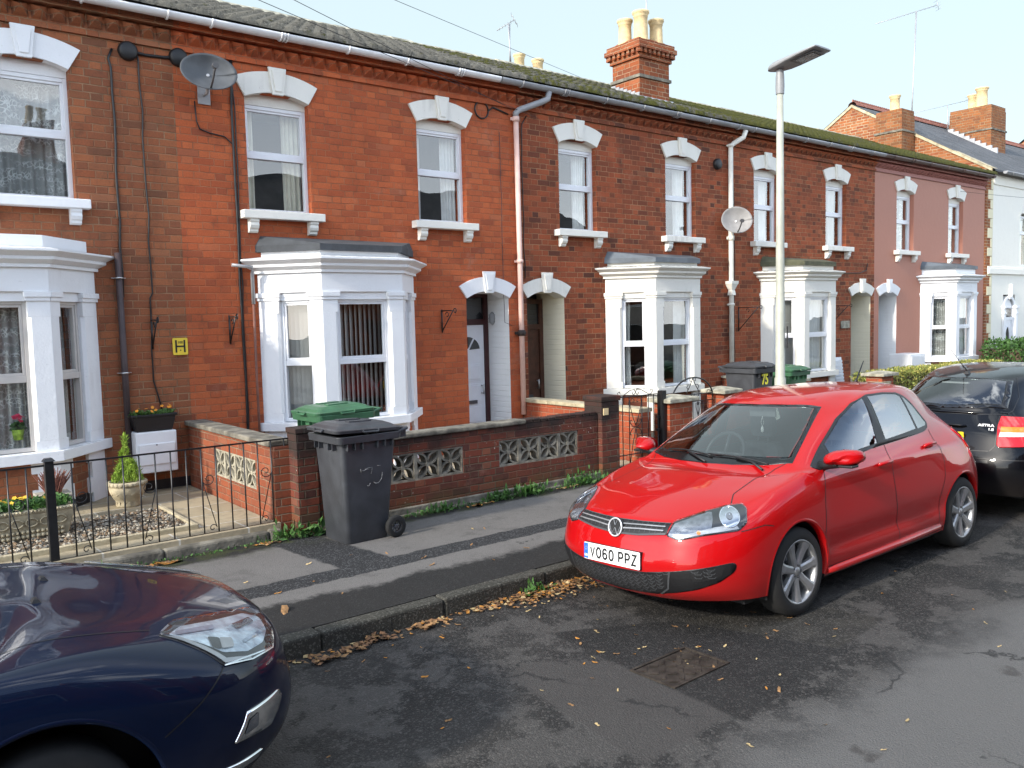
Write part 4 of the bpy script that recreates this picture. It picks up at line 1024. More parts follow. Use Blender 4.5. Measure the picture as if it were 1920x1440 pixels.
mk(cable([(3.30, FY-.09, 2.70), (3.52, FY-.09, 2.68), (3.535, FY-.05, 2.6), (3.535, FY-.05, 2.28)], .020, 'galv', 'short grey waste pipe with elbow beside the second bay', 'waste_pipe', cat='pipe'), (3.4, FY, 2.3))
mk(cable([(3.535, FY-.05, 2.28), (3.53, FY-.05, 1.5), (3.535, FY-.05, .6)], .014, 'copper_old', 'thin copper pipe down the wall beside the second bay', 'copper_pipe', cat='pipe'), (3.53, FY, .6))
for i, (x, z, lb) in enumerate(((2.385, 4.80, 'black round junction box left of the satellite dish, the left one'), (2.875, 4.82, 'black round junction box nearest the big satellite dish'), (11.65, 4.55, 'black round junction box on the third house near the cream pipe'))):
    XF[0] = False; jb = thing('junction_box', up((x, FY, z)), lb, 'junction box', 'round cable boxes under the eaves')
    m = MB(); m.lathe([(0, -.07), (.075, -.07), (.095, -.055), (.10, -.02), (.10, .0)], axis='Y', n=20); m.build('lid', 'plastic_black', jb, local=True)
    XF[0] = True

XF[0] = False
def dish(loc, w, hgt, az, el, mat, label):
    t = thing('satellite_dish', loc, label, 'satellite dish', 'satellite dishes on the terrace')
    m = MB(); R = Matrix.Rotation(az, 4, 'Z') @ Matrix.Rotation(el, 4, 'X'); m.smooth = True
    def f(u, v):
        r = u; a = 2*PI*v; x, z = r*w/2*math.cos(a), r*hgt/2*math.sin(a); y = -.30+.09*(r*r)*-1+.09
        p = R @ Vector((x, y, z)); return (p.x, p.y-.05, p.z)
    m.grid(10, 40, f); m.smooth = False
    o = m.build('reflector', mat, t, local=True, fixn=False); so = o.modifiers.new('t', 'SOLIDIFY'); so.thickness = .008
    m = MB(); P = lambda x, y, z: R @ Vector((x, y, z)) + Vector((0,-.05,0))
    e = P(0, -.62, -hgt*.28); m.tube([P(0, -.28, -hgt*.46), P(0, -.42, -hgt*.42), e], .012, 8); m.build('feed_arm', 'lamp_dark', t, local=True)
    m = MB(); d = (P(0, -.3, 0)-e).normalized(); m.tube([e-d*.02, e+d*.05], .032, 12); m.tube([e+d*.05, e+d*.085], .022, 12); m.build('receiver', 'lamp_dark', t, local=True)
    m = MB(); m.tube([(0, 0, -.1), (0, -.12, -.1), (0, -.16, .02), P(0, -.22, 0)], .018, 8); m.box(-.07, .07, -.01, 0, -.2, 0); m.build('bracket', 'galv', t, local=True)
    return t
dish((3.36, 9.79, 4.76), .60, .43, math.radians(-8), math.radians(-16), 'dish_backlit', 'large dark grey satellite dish high on the wall between the first two houses')
dish((12.93, 9.79, 3.66), .56, .50, math.radians(-38), math.radians(-14), 'dish_pale', 'pale satellite dish right of the cream drainpipe')

# wrought hanging-basket brackets
def bracket(loc, L, Hh, label, ang=0.0, style=0):
    t = thing('basket_bracket', loc, label, 'wall bracket', 'iron hanging basket brackets', rz=ang)
    m = MB(); r = .008
    m.tube([(0, -.01, 0), (0, -.01, -Hh)], r+.003, 6); m.tube([(0, -.01, -.02), (0, -L, -.02)], r, 6); m.tube([(0, -.01, -Hh+.02), (0, -L*.9, -.03)], r, 6); m.build('frame', 'iron_black', t, local=True)
    m = MB(); m.tube([(0, -L-.02+.03*math.cos(a*.6)*(1-a*.04), -.02+.03*math.sin(a*.6)) for a in range(11)], .007, 6); m.tube([(0, -L*.45+.03*math.cos(a*.6), -.07+.03*math.sin(a*.6)) for a in range(9)], .006, 6); m.build('scroll', 'iron_black', t, local=True)
bracket((2.65, 9.79, 2.15), .24, .34, 'black iron basket bracket on the brown brick house')
bracket((3.52, 9.79, 2.17), .24, .34, 'black iron basket bracket left of the white bay with the blinds')
bracket((6.49, 9.79, 2.20), .26, .32, 'black iron basket bracket left of the white panel door', .15)
bracket((13.15, 9.79, 2.17), .48, .46, 'long iron basket bracket left of the fourth bay')
bracket((16.22, 9.79, 2.17), .48, .46, 'long iron basket bracket beside the fourth doorway')
# house number plaque beside the fourth doorway
t = thing('door_plaque', (16.85, 9.79, 1.75), 'small pale plaque on the brick beside the fourth doorway', 'plaque')
m = MB(); m.box(-.17, .17, -.02, 0, -.08, .08); m.build('plate', 'stone_coping', t, local=True, bevel=.006)
# hydrant sign
t = thing('hydrant_sign', (2.945, 9.78, 1.83), 'yellow hydrant plate with a black H fixed at the joint of the first two houses', 'sign')
m = MB()
m.prism([(-.0825+x_, z_) for x_, z_ in ((.01,-.095),(.155,-.095),(.165,-.085),(.165,.085),(.155,.095),(.01,.095),(0,.085),(0,-.085))], -.008, 0, lambda u, v, a: (u, a, v)); m.build('plate', 'sign_yellow', t, local=True)
m = MB(); m.box(-.055, -.037, -.0115, -.008, -.068, .072); m.box(.037, .055, -.0115, -.008, -.068, .072); m.box(-.037, .037, -.0115, -.008, -.008, .010); m.build('letter', 'ink_black', t, local=True)
text_mesh('number', '100', .038, 'ink_black', t, basis((0, -.0095, .045), (1,0,0), (0,0,1), (0,-1,0)), offset=.0004)
text_mesh('number', '4', .030, 'ink_black', t, basis((0, -.0095, -.045), (1,0,0), (0,0,1), (0,-1,0)), offset=.0004)

# roof aerials
def aerial(loc, mast, yaw, tilt, els, label, boom=.9, r=.012, refl=True, mat='galv', side=.22):
    t = thing('tv_aerial', loc, label, 'tv aerial', 'roof aerials'); m = MB(); m.tube([(0,0,0), (mast[0], mast[1], mast[2])], r, 8); m.build('mast', mat, t, local=True)
    top = Vector(mast); d = Vector((math.cos(yaw)*math.cos(tilt), math.sin(yaw)*math.cos(tilt), math.sin(tilt))); s_ = Vector((-math.sin(yaw), math.cos(yaw), 0)); u = d.cross(s_)
    m = MB(); m.tube([top-d*boom*.35, top+d*boom*.65], .008, 6)
    for i in range(els):
        p = top-d*boom*.3+d*boom*.95*i/els; w = side*(1-.3*i/els)*.5; m.tube([p-s_*w, p+s_*w], .0035, 5)
    if refl:
        p = top-d*boom*.34
        for k in (-.12, -.04, .04, .12): m.tube([p+u*k-s_*.14, p+u*k+s_*.14], .004, 5)
        m.tube([p-u*.13, p+u*.13], .006, 5)
    m.build('antenna', mat, t, local=True)
aerial((11.86, 10.82, 6.90), (0, 0, 1.30), 2.2, -.35, 9, 'television aerial fixed behind the tall red chimney', .7)
aerial((11.06, 13.8, 7.05), (-.06, 0, 1.0), 2.4, -.5, 6, 'bare grey mast with a small aerial behind the tiled ridge', .42)
t = bpy.data.objects['tv_aerial.001']; m = MB(); m.tube([(-.05,0,.1), (-.02,0,1.0)], .012, 6); m.build('mast', 'galv', t, local=True)
aerial((24.05, 12.0, 6.6), (.06, -.1, 3.75), 2.55, -.28, 14, 'very tall aerial mast rising from the chimney behind the pink house', 1.9, .02, side=.22)
aerial((29.0, 13.2, 7.6), (-.1, 0, 1.1), 2.6, -.22, 14, 'long low aerial beside the lichen-stained chimney', 2.3, .02)
# overhead telephone wires fanning out from a pole behind the camera to the eaves
def wire(a, b, sag, label, r=.004):
    m = MB(); a, b = Vector(a), Vector(b); m.tube([tuple(a+(b-a)*t_/24+Vector((0,0,-sag*4*(t_/24)*(1-t_/24)))) for t_ in range(25)], r, 5); solo(m, 'overhead_wire', 'plastic_black', tuple(a), label, 'overhead wire', 'telephone wires crossing the sky')
wire((-9.0, 7.05, 7.4), (8.32, 9.77, 5.02), .10, 'thin wire sloping down to the wall above the pink pipe')
wire((-8.2, 7.05, 8.1), (7.82, 9.77, 5.09), .10, 'thin wire crossing the roof edge just right of its lower neighbour')
wire((-7.37, 4.0, 5.19), (13.44, 14.0, 7.32), .0, 'long thin wire crossing the open sky left of the red chimney')
wire((22.0, 9.75, 4.95), (40, 6, 5.6), .3, 'thin dark wire crossing the white house')
# ---------------------------------------------------------------- front gardens and street furniture (metres)
GZ = .24
sheet('garden_paving', 'patio_slabs', -2.6, 2.97, 7.42, 9.8, GZ)
mb = MB(); mb.box(-2.6, 3.0, 7.28, 7.44, .05, GZ+.002)
k = MB(); x = -2.6
while x < 2.95: k.box(x+.004, min(x+.906, 2.98), 7.20+rnd.uniform(-.008, .008), 7.40, .02, GZ-.035+rnd.uniform(-.008, .008)); x += .91
solo(k, 'edging_kerb', 'stone_dark', (0, 7.3, .05), 'low weathered stone kerb under the black railings', 'kerb', bevel=.02)
tag(mb.build('garden_edge', 'patio_slabs'), kind='structure')
sheet('garden_path', 'patio_slabs', 3.15, 7.9, 7.4, 9.8, .16)
sheet('garden_ground', 'earth', 8.1, 60, 7.5, 9.8, .15)
# gravel bed
mb = MB(); mb.grid(60, 34, lambda u, v: ((.2+2.12*u), 7.62+1.08*v - (.25*(1-u) if v > .99 else 0), GZ+.018+.014*noise.noise(Vector((u*40, v*22, 0)))))
tag(mb.build('gravel_bed', 'pebbles', fixn=False), kind='stuff')
mb = MB(); rr = random.Random(11)
for i in range(1500):
    x, y = rr.uniform(.25, 2.30), rr.uniform(7.63, 8.69); r = rr.uniform(.009, .019); a = rr.uniform(0, 3); c, s_ = math.cos(a)*r*1.4, math.sin(a)*r*1.4; z = GZ+.024
    mb.add([(x+c,y+s_,z),(x-s_*.7,y+c*.7,z),(x-c,y-s_,z),(x+s_*.7,y-c*.7,z),(x,y,z+r*.9)], [(0,1,4),(1,2,4),(2,3,4),(3,0,4)]); mb.cur = rr.choice((0,1,2)); mb.mi[-4:] = [mb.cur]*4
simple('pebble_brown', (.17,.11,.06), .7, var=.3, obj=False); simple('pebble_grey', (.16,.145,.12), .7, var=.3, obj=False); simple('pebble_pale', (.36,.32,.25), .7, var=.3, obj=False)
tag(mb.build('loose_pebbles', ['pebble_brown', 'pebble_grey', 'pebble_pale'], fixn=False), kind='stuff')
mb = MB(); mb.box(.1, 2.36, 7.585, 7.635, GZ-.01, GZ+.045); mb.box(2.32, 2.36, 7.637, 8.7, GZ-.01, GZ+.04)
solo(mb, 'gravel_edging', 'stone_buff', (1.2, 7.6, GZ), 'narrow stone edging strip round the pebble bed', 'edging', bevel=.006)

def screen_block(t, O, U, n, s_=.29, mat='screen_concrete', th=.09):
    """pierced concrete block: square frame with four leaf petals meeting at the centre"""
    O, U, n = Vector(O), Vector(U).normalized(), Vector(n).normalized(); m = MB()
    f = lambda u, v, a: tuple(O+U*u+Vector((0,0,v))+n*a)
    e = .020
    for q in ([(0,0),(s_,0),(s_,e),(0,e)], [(0,s_-e),(s_,s_-e),(s_,s_),(0,s_)], [(0,e),(e,e),(e,s_-e),(0,s_-e)], [(s_-e,e),(s_,e),(s_,s_-e),(s_-e,s_-e)]): m.prism(q, 0, th, f)
    c = s_/2
    for k in range(4):
        a = PI/4+k*PI/2; d = Vector((math.cos(a), math.sin(a))); p = Vector((-d.y, d.x)); L = s_*.62
        o1, o2, i1, i2 = [], [], [], []
        for i in range(9):
            t_ = i/8; w = .055*math.sin(PI*min(1, t_*.97+.02))**.8; q = Vector((c, c))+d*L*t_
            o1.append(q+p*w); i1.append(q+p*max(0, w-.020)); o2.append(q-p*w); i2.append(q-p*max(0, w-.020))
        cl = lambda q: (min(max(q.x, e*.5), s_-e*.5), min(max(q.y, e*.5), s_-e*.5))
        for oo, ii in ((o1, i1), (o2, i2)):
            m.prism([cl(q) for q in oo]+[cl(q) for q in reversed(ii)], .008, th-.008, f)
    m.prism([(c+.024*math.cos(i*PI/4), c+.024*math.sin(i*PI/4)) for i in range(8)], .004, th-.004, f)
    return m.build('screen_block', mat, t, fixn=False)

# side wall between first and second gardens
sw = thing('side_wall', (3.05, 8.5, GZ), 'brick garden wall running back from the railings with four pale screen blocks', 'garden wall')
xs0, xs1 = 2.98, 3.14
def wall_yz(t, holes, y0, y1, z0, z1, x0, x1, mat):
    m = MB(); rect_wall(m, y0, y1, z0, z1, holes, 0, x1-x0); m.v = [(x0+v[1], v[0], v[2]) for v in m.v]; return m.build('brickwork', mat, t)
wall_yz(sw, [(7.78, 8.94, .47, .76)], 7.33, 9.78, .05, .93, xs0, xs1, 'brick_side')
for i in range(4): screen_block(sw, (xs0+.01, 7.78+i*.29, .47), (0,1,0), (1,0,0), mat='screen_pale', th=.10)
mb = MB(); mb.box(xs0-.035, xs1+.035, 7.36, 9.79, .932, .985); mb.build('coping', 'stone_dark', sw, bevel=.012)

# front wall of the second house with a row of pierced blocks
fw = thing('front_wall', (5.2, 7.25, PZ), 'weathered dark red brick wall along the pavement with pierced concrete blocks', 'garden wall')
m = MB(); z0, z1 = .445, .735
rect_wall(m, 3.34, 6.93, -.02, .885, [(3.82, 4.98, z0, z1), (5.45, 6.61, z0, z1)], 7.18, 7.33); m.build('brickwork', 'brick_garden', fw)
for g0 in (3.82, 5.45):
    for i in range(4): screen_block(fw, (g0+i*.29, 7.19, z0), (1,0,0), (0,1,0), th=.12)
mb = MB(); mb.box(3.34, 5.82, 7.15, 7.36, .887, .935); mb.build('coping', 'stone_dark', fw, bevel=.014)
mb = MB(); x = 5.83; rr = random.Random(2)
while x < 6.9: w = .108; mb.box(x+.004, x+w-.004, 7.178, 7.332, .887, .925+rr.uniform(-.006, .006)); x += w
mb.build('brick_coping', 'brick_garden', fw, bevel=.008)
mb = MB(); mb.box(3.3, 7.2, 7.14, 7.18, -.02, .20); mb.box(3.3, 7.2, 7.12, 7.141, -.02, .14); mb.build('footing', 'stone_dark', fw, bevel=.015)
mb = MB(); mb.box(3.13, 3.335, 7.16, 7.36, -.02, 1.05); mb.box(3.12, 3.345, 7.15, 7.37, 1.052, 1.10); mb.build('end_pier', 'brick_garden', fw, bevel=.006)
mb = MB(); mb.box(6.94, 7.24, 7.12, 7.42, -.02, 1.035); mb.box(6.925, 7.255, 7.105, 7.435, 1.037, 1.10); mb.build('pier', 'brick_garden', fw, bevel=.01)
mb = MB(); mb.box(6.965, 7.045, 7.108, 7.119, .88, .96); mb.build('pale_brick', 'pot_clay', fw)

# new bright red wall between second and third gardens
bw = thing('boundary_wall', (8.0, 8.6, .15), 'bright red brick wall with buff coping running from the pink pipe to the gates', 'garden wall')
mb = MB(); mb.box(7.92, 8.10, 7.40, 9.78, 0, .80); mb.build('brickwork', 'brick_new', bw)
mb = MB(); y = 7.40
while y < 9.75: mb.box(7.885, 8.135, y+.003, min(y+.6, 9.78)-.003, .802, .855); y += .6
mb.build('coping', 'stone_buff', bw, bevel=.006)
# piers either side of the arched gate, and the next walls
def pier(x0, x1, y0, y1, zt, mat, label, cap='stone_coping'):
    t = thing('gate_pier', ((x0+x1)/2, (y0+y1)/2, PZ), label, 'gate pier', 'brick gate piers with stone caps')
    mb = MB(); mb.box(x0, x1, y0, y1, 0, zt); mb.build('brickwork', mat, t)
    mb = MB(); cx, cy = (x0+x1)/2, (y0+y1)/2; mb.box(x0-.07, x1+.07, y0-.07, y1+.07, zt+.002, zt+.055); mb.frus(cx, cy, zt+.055, zt+.095, (x1-x0)/2+.06, (y1-y0)/2+.06, .04, .04); mb.build('cap', cap, t, bevel=.01)
pier(8.33, 8.78, 7.28, 7.55, .90, 'brick_new', 'red brick pier with rough stone cap between the two iron gates')
pier(9.80, 10.08, 7.55, 7.85, .90, 'brick_new', 'brick pier with stone cap right of the arched gate')
t = thing('low_wall', (12.0, 7.7, .1), 'low red brick wall with stone coping in front of the third and fourth houses', 'garden wall')
mb = MB(); mb.box(10.1, 14.6, 7.62, 7.80, 0, .72); mb.build('brickwork', 'brick_new', t)
mb = MB(); mb.box(10.1, 14.6, 7.58, 7.84, .722, .77); mb.build('coping', 'stone_buff', t, bevel=.006)
t = thing('boundary_wall', (12.95, 9.0, .1), 'short brick wall with coping behind the grey bin marked 75', 'garden wall')
mb = MB(); mb.box(12.65, 12.85, 8.1, 9.78, 0, .86); mb.build('brickwork', 'brick_new', t)
mb = MB(); mb.box(12.61, 12.89, 8.1, 9.78, .862, .905); mb.build('coping', 'stone_coping', t, bevel=.006)
pier(14.35, 14.75, 7.62, 7.92, .86, 'brick_new', 'brick pier with flat cap between the white louvre panel and the hedge')

# black railings
def scroll(c, r, turns, dirn=1, a0=0.0, n=22):
    out = []
    for i in range(n+1):
        t_ = i/n; a = a0+dirn*2*PI*turns*t_; rr_ = r*(1-.80*t_); out.append((c[0]+rr_*math.cos(a), c[1]+rr_*math.sin(a)))
    return out
fn = thing('railings', (1.2, 7.34, GZ), 'low black iron railings with scrolls fencing the pebbled front garden', 'railings')
ry = 7.34
for x, z0 in ((1.165, .10), (3.245, .05), (-.915, .1)):
    mb = MB(); mb.box(x-.032, x+.032, ry-.032, ry+.032, z0, 1.03); mb.frus(x, ry, 1.03, 1.055, .045, .045, .025, .025); mb.build('post', 'iron_black', fn, bevel=.003)
for (a, b) in ((1.197, 3.213), (-.883, 1.133)):
    mb = MB(); mb.box(a, b, ry-.006, ry+.006, .992, 1.006); mb.box(a, b, ry-.006, ry+.006, .232, .246); mb.build('rail', 'iron_black', fn)
    n = 15; st = (b-a)/(n+1)
    for i in range(1, n+1):
        mb = MB(); x = a+st*i; bend = .02 if (i == n and a > 1) else 0
        mb.tube([(x, ry, .246), (x+bend, ry, .55), (x, ry, .992)], .0065, 6); mb.build('bar', 'iron_black', fn)
    for i in ((1, 5, 9, 13) if a > 1 else (2, 6, 10, 14)):
        x = a+st*i; flip = 1 if i % 8 == 1 or i % 8 == 6 else -1
        if i == n: continue
        mb = MB(); xm = x+st/2; k = flip
        top = scroll((xm-.005*k, .72), .058, 1.35, k, PI if k > 0 else 0); bot = scroll((xm+.012*k, .285), .036, 1.0, k, 0 if k > 0 else PI)
        path = [(p[0], ry, p[1]) for p in reversed(top)]+[(p[0], ry, p[1]) for p in bot]
        mb.tube(path, .0042, 5); mb.build('scroll', 'iron_black', fn)

# iron gates
def gate_bars(t, x0, x1, z0, z1, y, bars, r=.0065):
    for i in range(bars):
        x = x0+(x1-x0)*(i+.5)/bars if bars else 0
        mb = MB(); mb.tube([(x, y, z0), (x, y, z1)], r, 6); mb.build('bar', 'iron_black', t)
g1 = thing('iron_gate', (7.75, 7.36, PZ), 'closed wrought iron gate with a heart scroll and low crest beside the dark wall pier', 'gate', 'wrought iron garden gates')
gy = 7.36; mb = MB()
mb.tube([(7.30, gy, .16), (7.30, gy, 1.035), (8.19, gy, 1.035), (8.19, gy, .16), (7.30, gy, .16)], .009, 6); mb.tube([(7.30, gy, .30), (8.19, gy, .30)], .007, 6); mb.build('frame', 'iron_black', g1)
for x in (7.42, 7.54, 7.66, 7.89, 8.01, 8.11): mb = MB(); mb.tube([(x, gy, .16), (x, gy, 1.03)], .006, 6); mb.build('bar', 'iron_black', g1)
mb = MB(); cx = 7.775
for k in (-1, 1):
    mb.tube([(cx, gy, .66), (cx+k*.04, gy, .74), (cx+k*.105, gy, .93), (cx+k*.10, gy, .985), (cx+k*.06, gy, 1.01), (cx+k*.02, gy, .985), (cx+k*.03, gy, .955), (cx+k*.05, gy, .965)], .005, 5)
    mb.tube([(cx, gy, .64), (cx+k*.06, gy, .655), (cx+k*.10, gy, .70), (cx+k*.10, gy, .73), (cx+k*.075, gy, .735), (cx+k*.07, gy, .715)], .005, 5)
    mb.tube([(cx, gy, .64), (cx+k*.06, gy, .625), (cx+k*.10, gy, .58), (cx+k*.10, gy, .55), (cx+k*.075, gy, .545)], .005, 5)
    mb.tube([(cx, gy, .62), (cx+k*.05, gy, .45), (cx+k*.11, gy, .18)], .005, 5)
    mb.tube([(cx+k*.02, gy, 1.12), (cx+k*.10, gy, 1.11), (cx+k*.24, gy, 1.045)], .005, 5)
    mb.tube([(cx+k*.02, gy, 1.12), (cx+k*.0, gy, 1.08), (cx+k*.03, gy, 1.05), (cx+k*.055, gy, 1.065), (cx+k*.05, gy, 1.085)], .005, 5)
    mb.tube([(cx+k*.24, gy, 1.04), (cx+k*.30, gy, 1.05), (cx+k*.32, gy, 1.09), (cx+k*.29, gy, 1.105), (cx+k*.275, gy, 1.085)], .005, 5)
mb.build('scrollwork', 'iron_black', g1)
mb = MB(); mb.box(8.23, 8.31, gy-.04, gy+.04, .05, 1.07); mb.build('hinge_post', 'iron_black', g1); mb = MB()
mb.box(8.17, 8.24, gy-.012, gy+.012, .55, .58); mb.box(8.17, 8.24, gy-.012, gy+.012, .22, .25); mb.box(8.17, 8.24, gy-.012, gy+.012, .72, .75); mb.build('hinge', 'iron_black', g1)
g2 = thing('iron_gate', (9.3, 7.70, PZ), 'arched wrought iron gate with tall scroll crest seen over the red car', 'gate', 'wrought iron garden gates')
gy = 7.70; x0, x1 = 8.86, 9.74; cx = (x0+x1)/2; mb = MB()
mb.tube([(x0, gy, .16), (x0, gy, .92), (x1, gy, .92), (x1, gy, .16), (x0, gy, .16)], .009, 6); mb.tube([(x0, gy, .82), (x1, gy, .82)], .007, 6); mb.tube([(x0, gy, .30), (x1, gy, .30)], .007, 6)
mb.tube([(cx-.44*math.cos(PI*i/20), gy, .86+.30*math.sin(PI*i/20)) for i in range(21)], .011, 6); mb.build('frame', 'iron_black', g2)
for i in range(7): mb = MB(); x = x0+.11*(i+1); mb.tube([(x, gy, .16), (x, gy, .82)], .006, 6); mb.build('bar', 'iron_black', g2)
mb = MB()
for k in (-1, 1):
    mb.tube([(cx, gy, 1.15), (cx+k*.05, gy, 1.06), (cx+k*.13, gy, .96), (cx+k*.13, gy, .90), (cx+k*.07, gy, .87), (cx+k*.02, gy, .90), (cx+k*.04, gy, .93)], .006, 5)
    mb.tube([(cx+k*.01, gy, 1.15), (cx+k*.06, gy, 1.15), (cx+k*.06, gy, 1.11), (cx+k*.03, gy, 1.11)], .005, 5)
    mb.tube([(cx+k*.05, gy, 1.06), (cx+k*.10, gy, 1.06), (cx+k*.13, gy, 1.03), (cx+k*.11, gy, 1.0)], .005, 5)
    mb.tube([(cx+k*.40, gy, .95), (cx+k*.33, gy, .97), (cx+k*.30, gy, .93), (cx+k*.34, gy, .90)], .005, 5)
    for q in (.11, .29):
        for j in (-1, 1): mb.tube([(cx+k*q, gy, .60), (cx+k*q+j*.045, gy, .74), (cx+k*q+j*.045, gy, .79), (cx+k*q+j*.015, gy, .80), (cx+k*q+j*.015, gy, .765)], .005, 5)
mb.build('scrollwork', 'iron_black', g2)

# meter boxes
t = thing('meter_box', (2.57, 9.65, GZ), 'white gas meter box on the brown wall under the black flower trough', 'meter box')
mb = MB(); mb.box(2.36, 2.79, 9.56, 9.80, .47, .92); mb.build('box', 'meter_white', t, bevel=.012)
mb = MB(); mb.box(2.385, 2.765, 9.545, 9.561, .56, .79); mb.build('lid', 'meter_white', t, bevel=.006)
mb = MB(); mb.tube([(2.57, 9.548, .775), (2.57, 9.54, .775)], .008, 8); mb.build('lock', 'lamp_dark', t)
mb = MB(); mb.tube([(2.44, 9.7, .24), (2.44, 9.7, .47)], .018, 8); mb.build('gas_pipe', 'stone_coping', t)
t = thing('meter_box', (19.2, 9.6, .2), 'white meter box standing by the pink wall behind the yellow-green hedge', 'meter box')
mb = MB(); mb.box(18.75, 19.45, 9.30, 9.80, .35, 1.03); mb.build('box', 'meter_white', t, bevel=.02)
mb = MB(); mb.box(18.80, 19.40, 9.285, 9.301, .40, .98); mb.build('lid', 'meter_white', t)

# ---------------------------------------------------------------- plants
def leaves(mb, pts, size, rr, up_=0.0, aspect=.5, nmat=1):
    for p in pts:
        p = Vector(p); a = rr.uniform(0, 2*PI); el = rr.uniform(-.5, 1.2)+up_; d = Vector((math.cos(a)*math.cos(el), math.sin(a)*math.cos(el), math.sin(el))); s_ = d.cross(Vector((rr.uniform(-1,1), rr.uniform(-1,1), rr.uniform(-1,1)))).normalized()
        L = size*rr.uniform(.6, 1.3); w = L*aspect*.5
        mb.cur = rr.randrange(nmat); mb.add([p, p+d*L*.5+s_*w, p+d*L, p+d*L*.5-s_*w], [(0,1,2,3)])
def flowers(mb, pts, r, rr, up_=(0,-.5,.8)):
    for p in pts:
        p = Vector(p); n = (Vector(up_)+Vector((rr.uniform(-.5,.5), rr.uniform(-.5,.5), rr.uniform(-.3,.3)))).normalized(); u = n.orthogonal().normalized(); v = n.cross(u)
        for k in range(5):
            a = 2*PI*k/5; d = u*math.cos(a)+v*math.sin(a); e = n.cross(d); mb.add([p, p+d*r*.6+e*r*.42+n*r*.15, p+d*r+n*r*.1, p+d*r*.6-e*r*.42+n*r*.15], [(0,1,2,3)])
rr = random.Random(21)
# black trough of pansies on the meter box
t = thing('flower_trough', (2.57, 9.62, .925), 'black plastic trough of orange pansies standing on the white meter box', 'planter')
mb = MB(); mb.frus(2.57, 9.66, .925, 1.085, .185, .075, .225, .095); mb.box(2.33, 2.81, 9.55, 9.77, 1.085, 1.11); mb.build('trough', 'plastic_black', t, bevel=.006)
mb = MB(); leaves(mb, [(2.57+rr.uniform(-.22, .22), 9.66+rr.uniform(-.10, .08), 1.09+rr.uniform(0, .04)) for _ in range(520)], .035, rr, aspect=.8); mb.build('foliage', 'foil_leaf', t, fixn=False)
mb = MB(); flowers(mb, [(2.57+q, 9.60+rr.uniform(-.05, .05), 1.15+rr.uniform(-.01, .045)) for q in (-.17, -.15, -.08, -.03, -.01, .02, .10, .15, .18, .19)], .021, rr); mb.build('blossom', 'petal_orange', t, fixn=False)
# conifer in an ornate urn
t = thing('plant_pot', (2.14, 9.10, GZ), 'round ornate stone pot holding a lime green dwarf conifer', 'plant pot')
mb = MB(); mb.lathe([(.0, 0), (.105, 0), (.115, .02), (.105, .05), (.135, .09), (.165, .15), (.175, .20), (.165, .215), (.185, .225), (.19, .245), (.18, .262), (.155, .262), (.15, .235), (0, .235)], (2.14, 9.10, GZ), n=36); u_ = mb.build('pot', 'stone_buff', t)
mb = MB()
for i in range(26):
    a = 2*PI*i/26; mb.obox((2.14+.172*math.cos(a), 9.10+.172*math.sin(a), GZ+.225), (.02*math.cos(a), .02*math.sin(a), 0), (-.022*math.sin(a), .022*math.cos(a), .012), (0,0,.02))
for i in range(14):
    a = 2*PI*i/14; mb.obox((2.14+.098*math.cos(a), 9.10+.098*math.sin(a), GZ+.022), (.016*math.cos(a), .016*math.sin(a), 0), (-.02*math.sin(a), .02*math.cos(a), 0), (0,0,.05))
    b = a+.2; mb.obox((2.14+.150*math.cos(b), 9.10+.150*math.sin(b), GZ+.13), (.014*math.cos(b), .014*math.sin(b), 0), (-.03*math.sin(b), .03*math.cos(b), .02), (0,0,.035))
mb.build('relief', 'stone_buff', u_)
mb = MB(); P = []
for i in range(5200):
    h = rr.random()**1.2; lean = .0
    lobe = rr.choice(((0, 0, .48, .045), (.085, -.03, .20, .070), (-.085, -.02, .17, .065), (.02, -.08, .22, .075), (-.03, .05, .30, .05)))
    H_ = lobe[2]; rad = lobe[3]*(1-h)**.6*rr.uniform(.55, 1.12); a = rr.uniform(0, 2*PI); P.append((2.14+lobe[0]*(1-.3*h)+rad*math.cos(a), 9.10+lobe[1]+rad*math.sin(a), GZ+.25+h*H_))
leaves(mb, P[:3600], .046, rr, up_=.7, aspect=.13); mb.build('crown', 'leaf_lime', t, fixn=False)
mb = MB(); mb.tube([(2.14, 9.10, GZ+.2), (2.14, 9.10, GZ+.6)], [.012, .003], 6); mb.build('trunk', 'bark', t)
# long stone trough with yellow pansies
t = thing('stone_trough', (.92, 8.32, GZ), 'long textured stone trough of yellow pansies on the pebbles', 'planter')
mb = MB(); mb.frus(.92, 8.32, GZ+.01, GZ+.24, .50, .13, .56, .165); mb.box(.345, 1.495, 8.145, 8.495, GZ+.24, GZ+.275); tr = mb.build('trough', 'stone_buff', t, bevel=.01)
mb = MB()
for z, n_, r in ((GZ+.045, 26, .020), (GZ+.085, 26, .018), (GZ+.262, 40, .012)):
    for i in range(n_):
        x = .43+.98*i/n_ if r > .015 else .36+1.12*i/n_; y = 8.32-.135-(z-GZ)*.13-(0 if r > .015 else .005); mb.lathe([(0, -r), (r*.8, -r*.6), (r, 0), (r*.8, r*.6), (0, r)], (x, y, z), n=8)
for i in range(9):
    xx = .48+i*.11; mb.tube([(xx+.05*math.cos(a*.5)*.9, 8.32-.162, GZ+.165+.035*math.sin(a*.5)) for a in range(13)], .007, 5)
mb.build('relief', 'stone_buff', tr)
mb = MB(); mb.box(.37, 1.47, 8.17, 8.47, GZ+.20, GZ+.262); mb.build('soil', 'soil', t)
mb = MB(); leaves(mb, [(.92+rr.uniform(-.54, .54), 8.32+rr.uniform(-.17, .13), GZ+.27+rr.uniform(0, .06)) for _ in range(1500)], .045, rr, aspect=.8); mb.build('foliage', 'leaf_green', t, fixn=False)
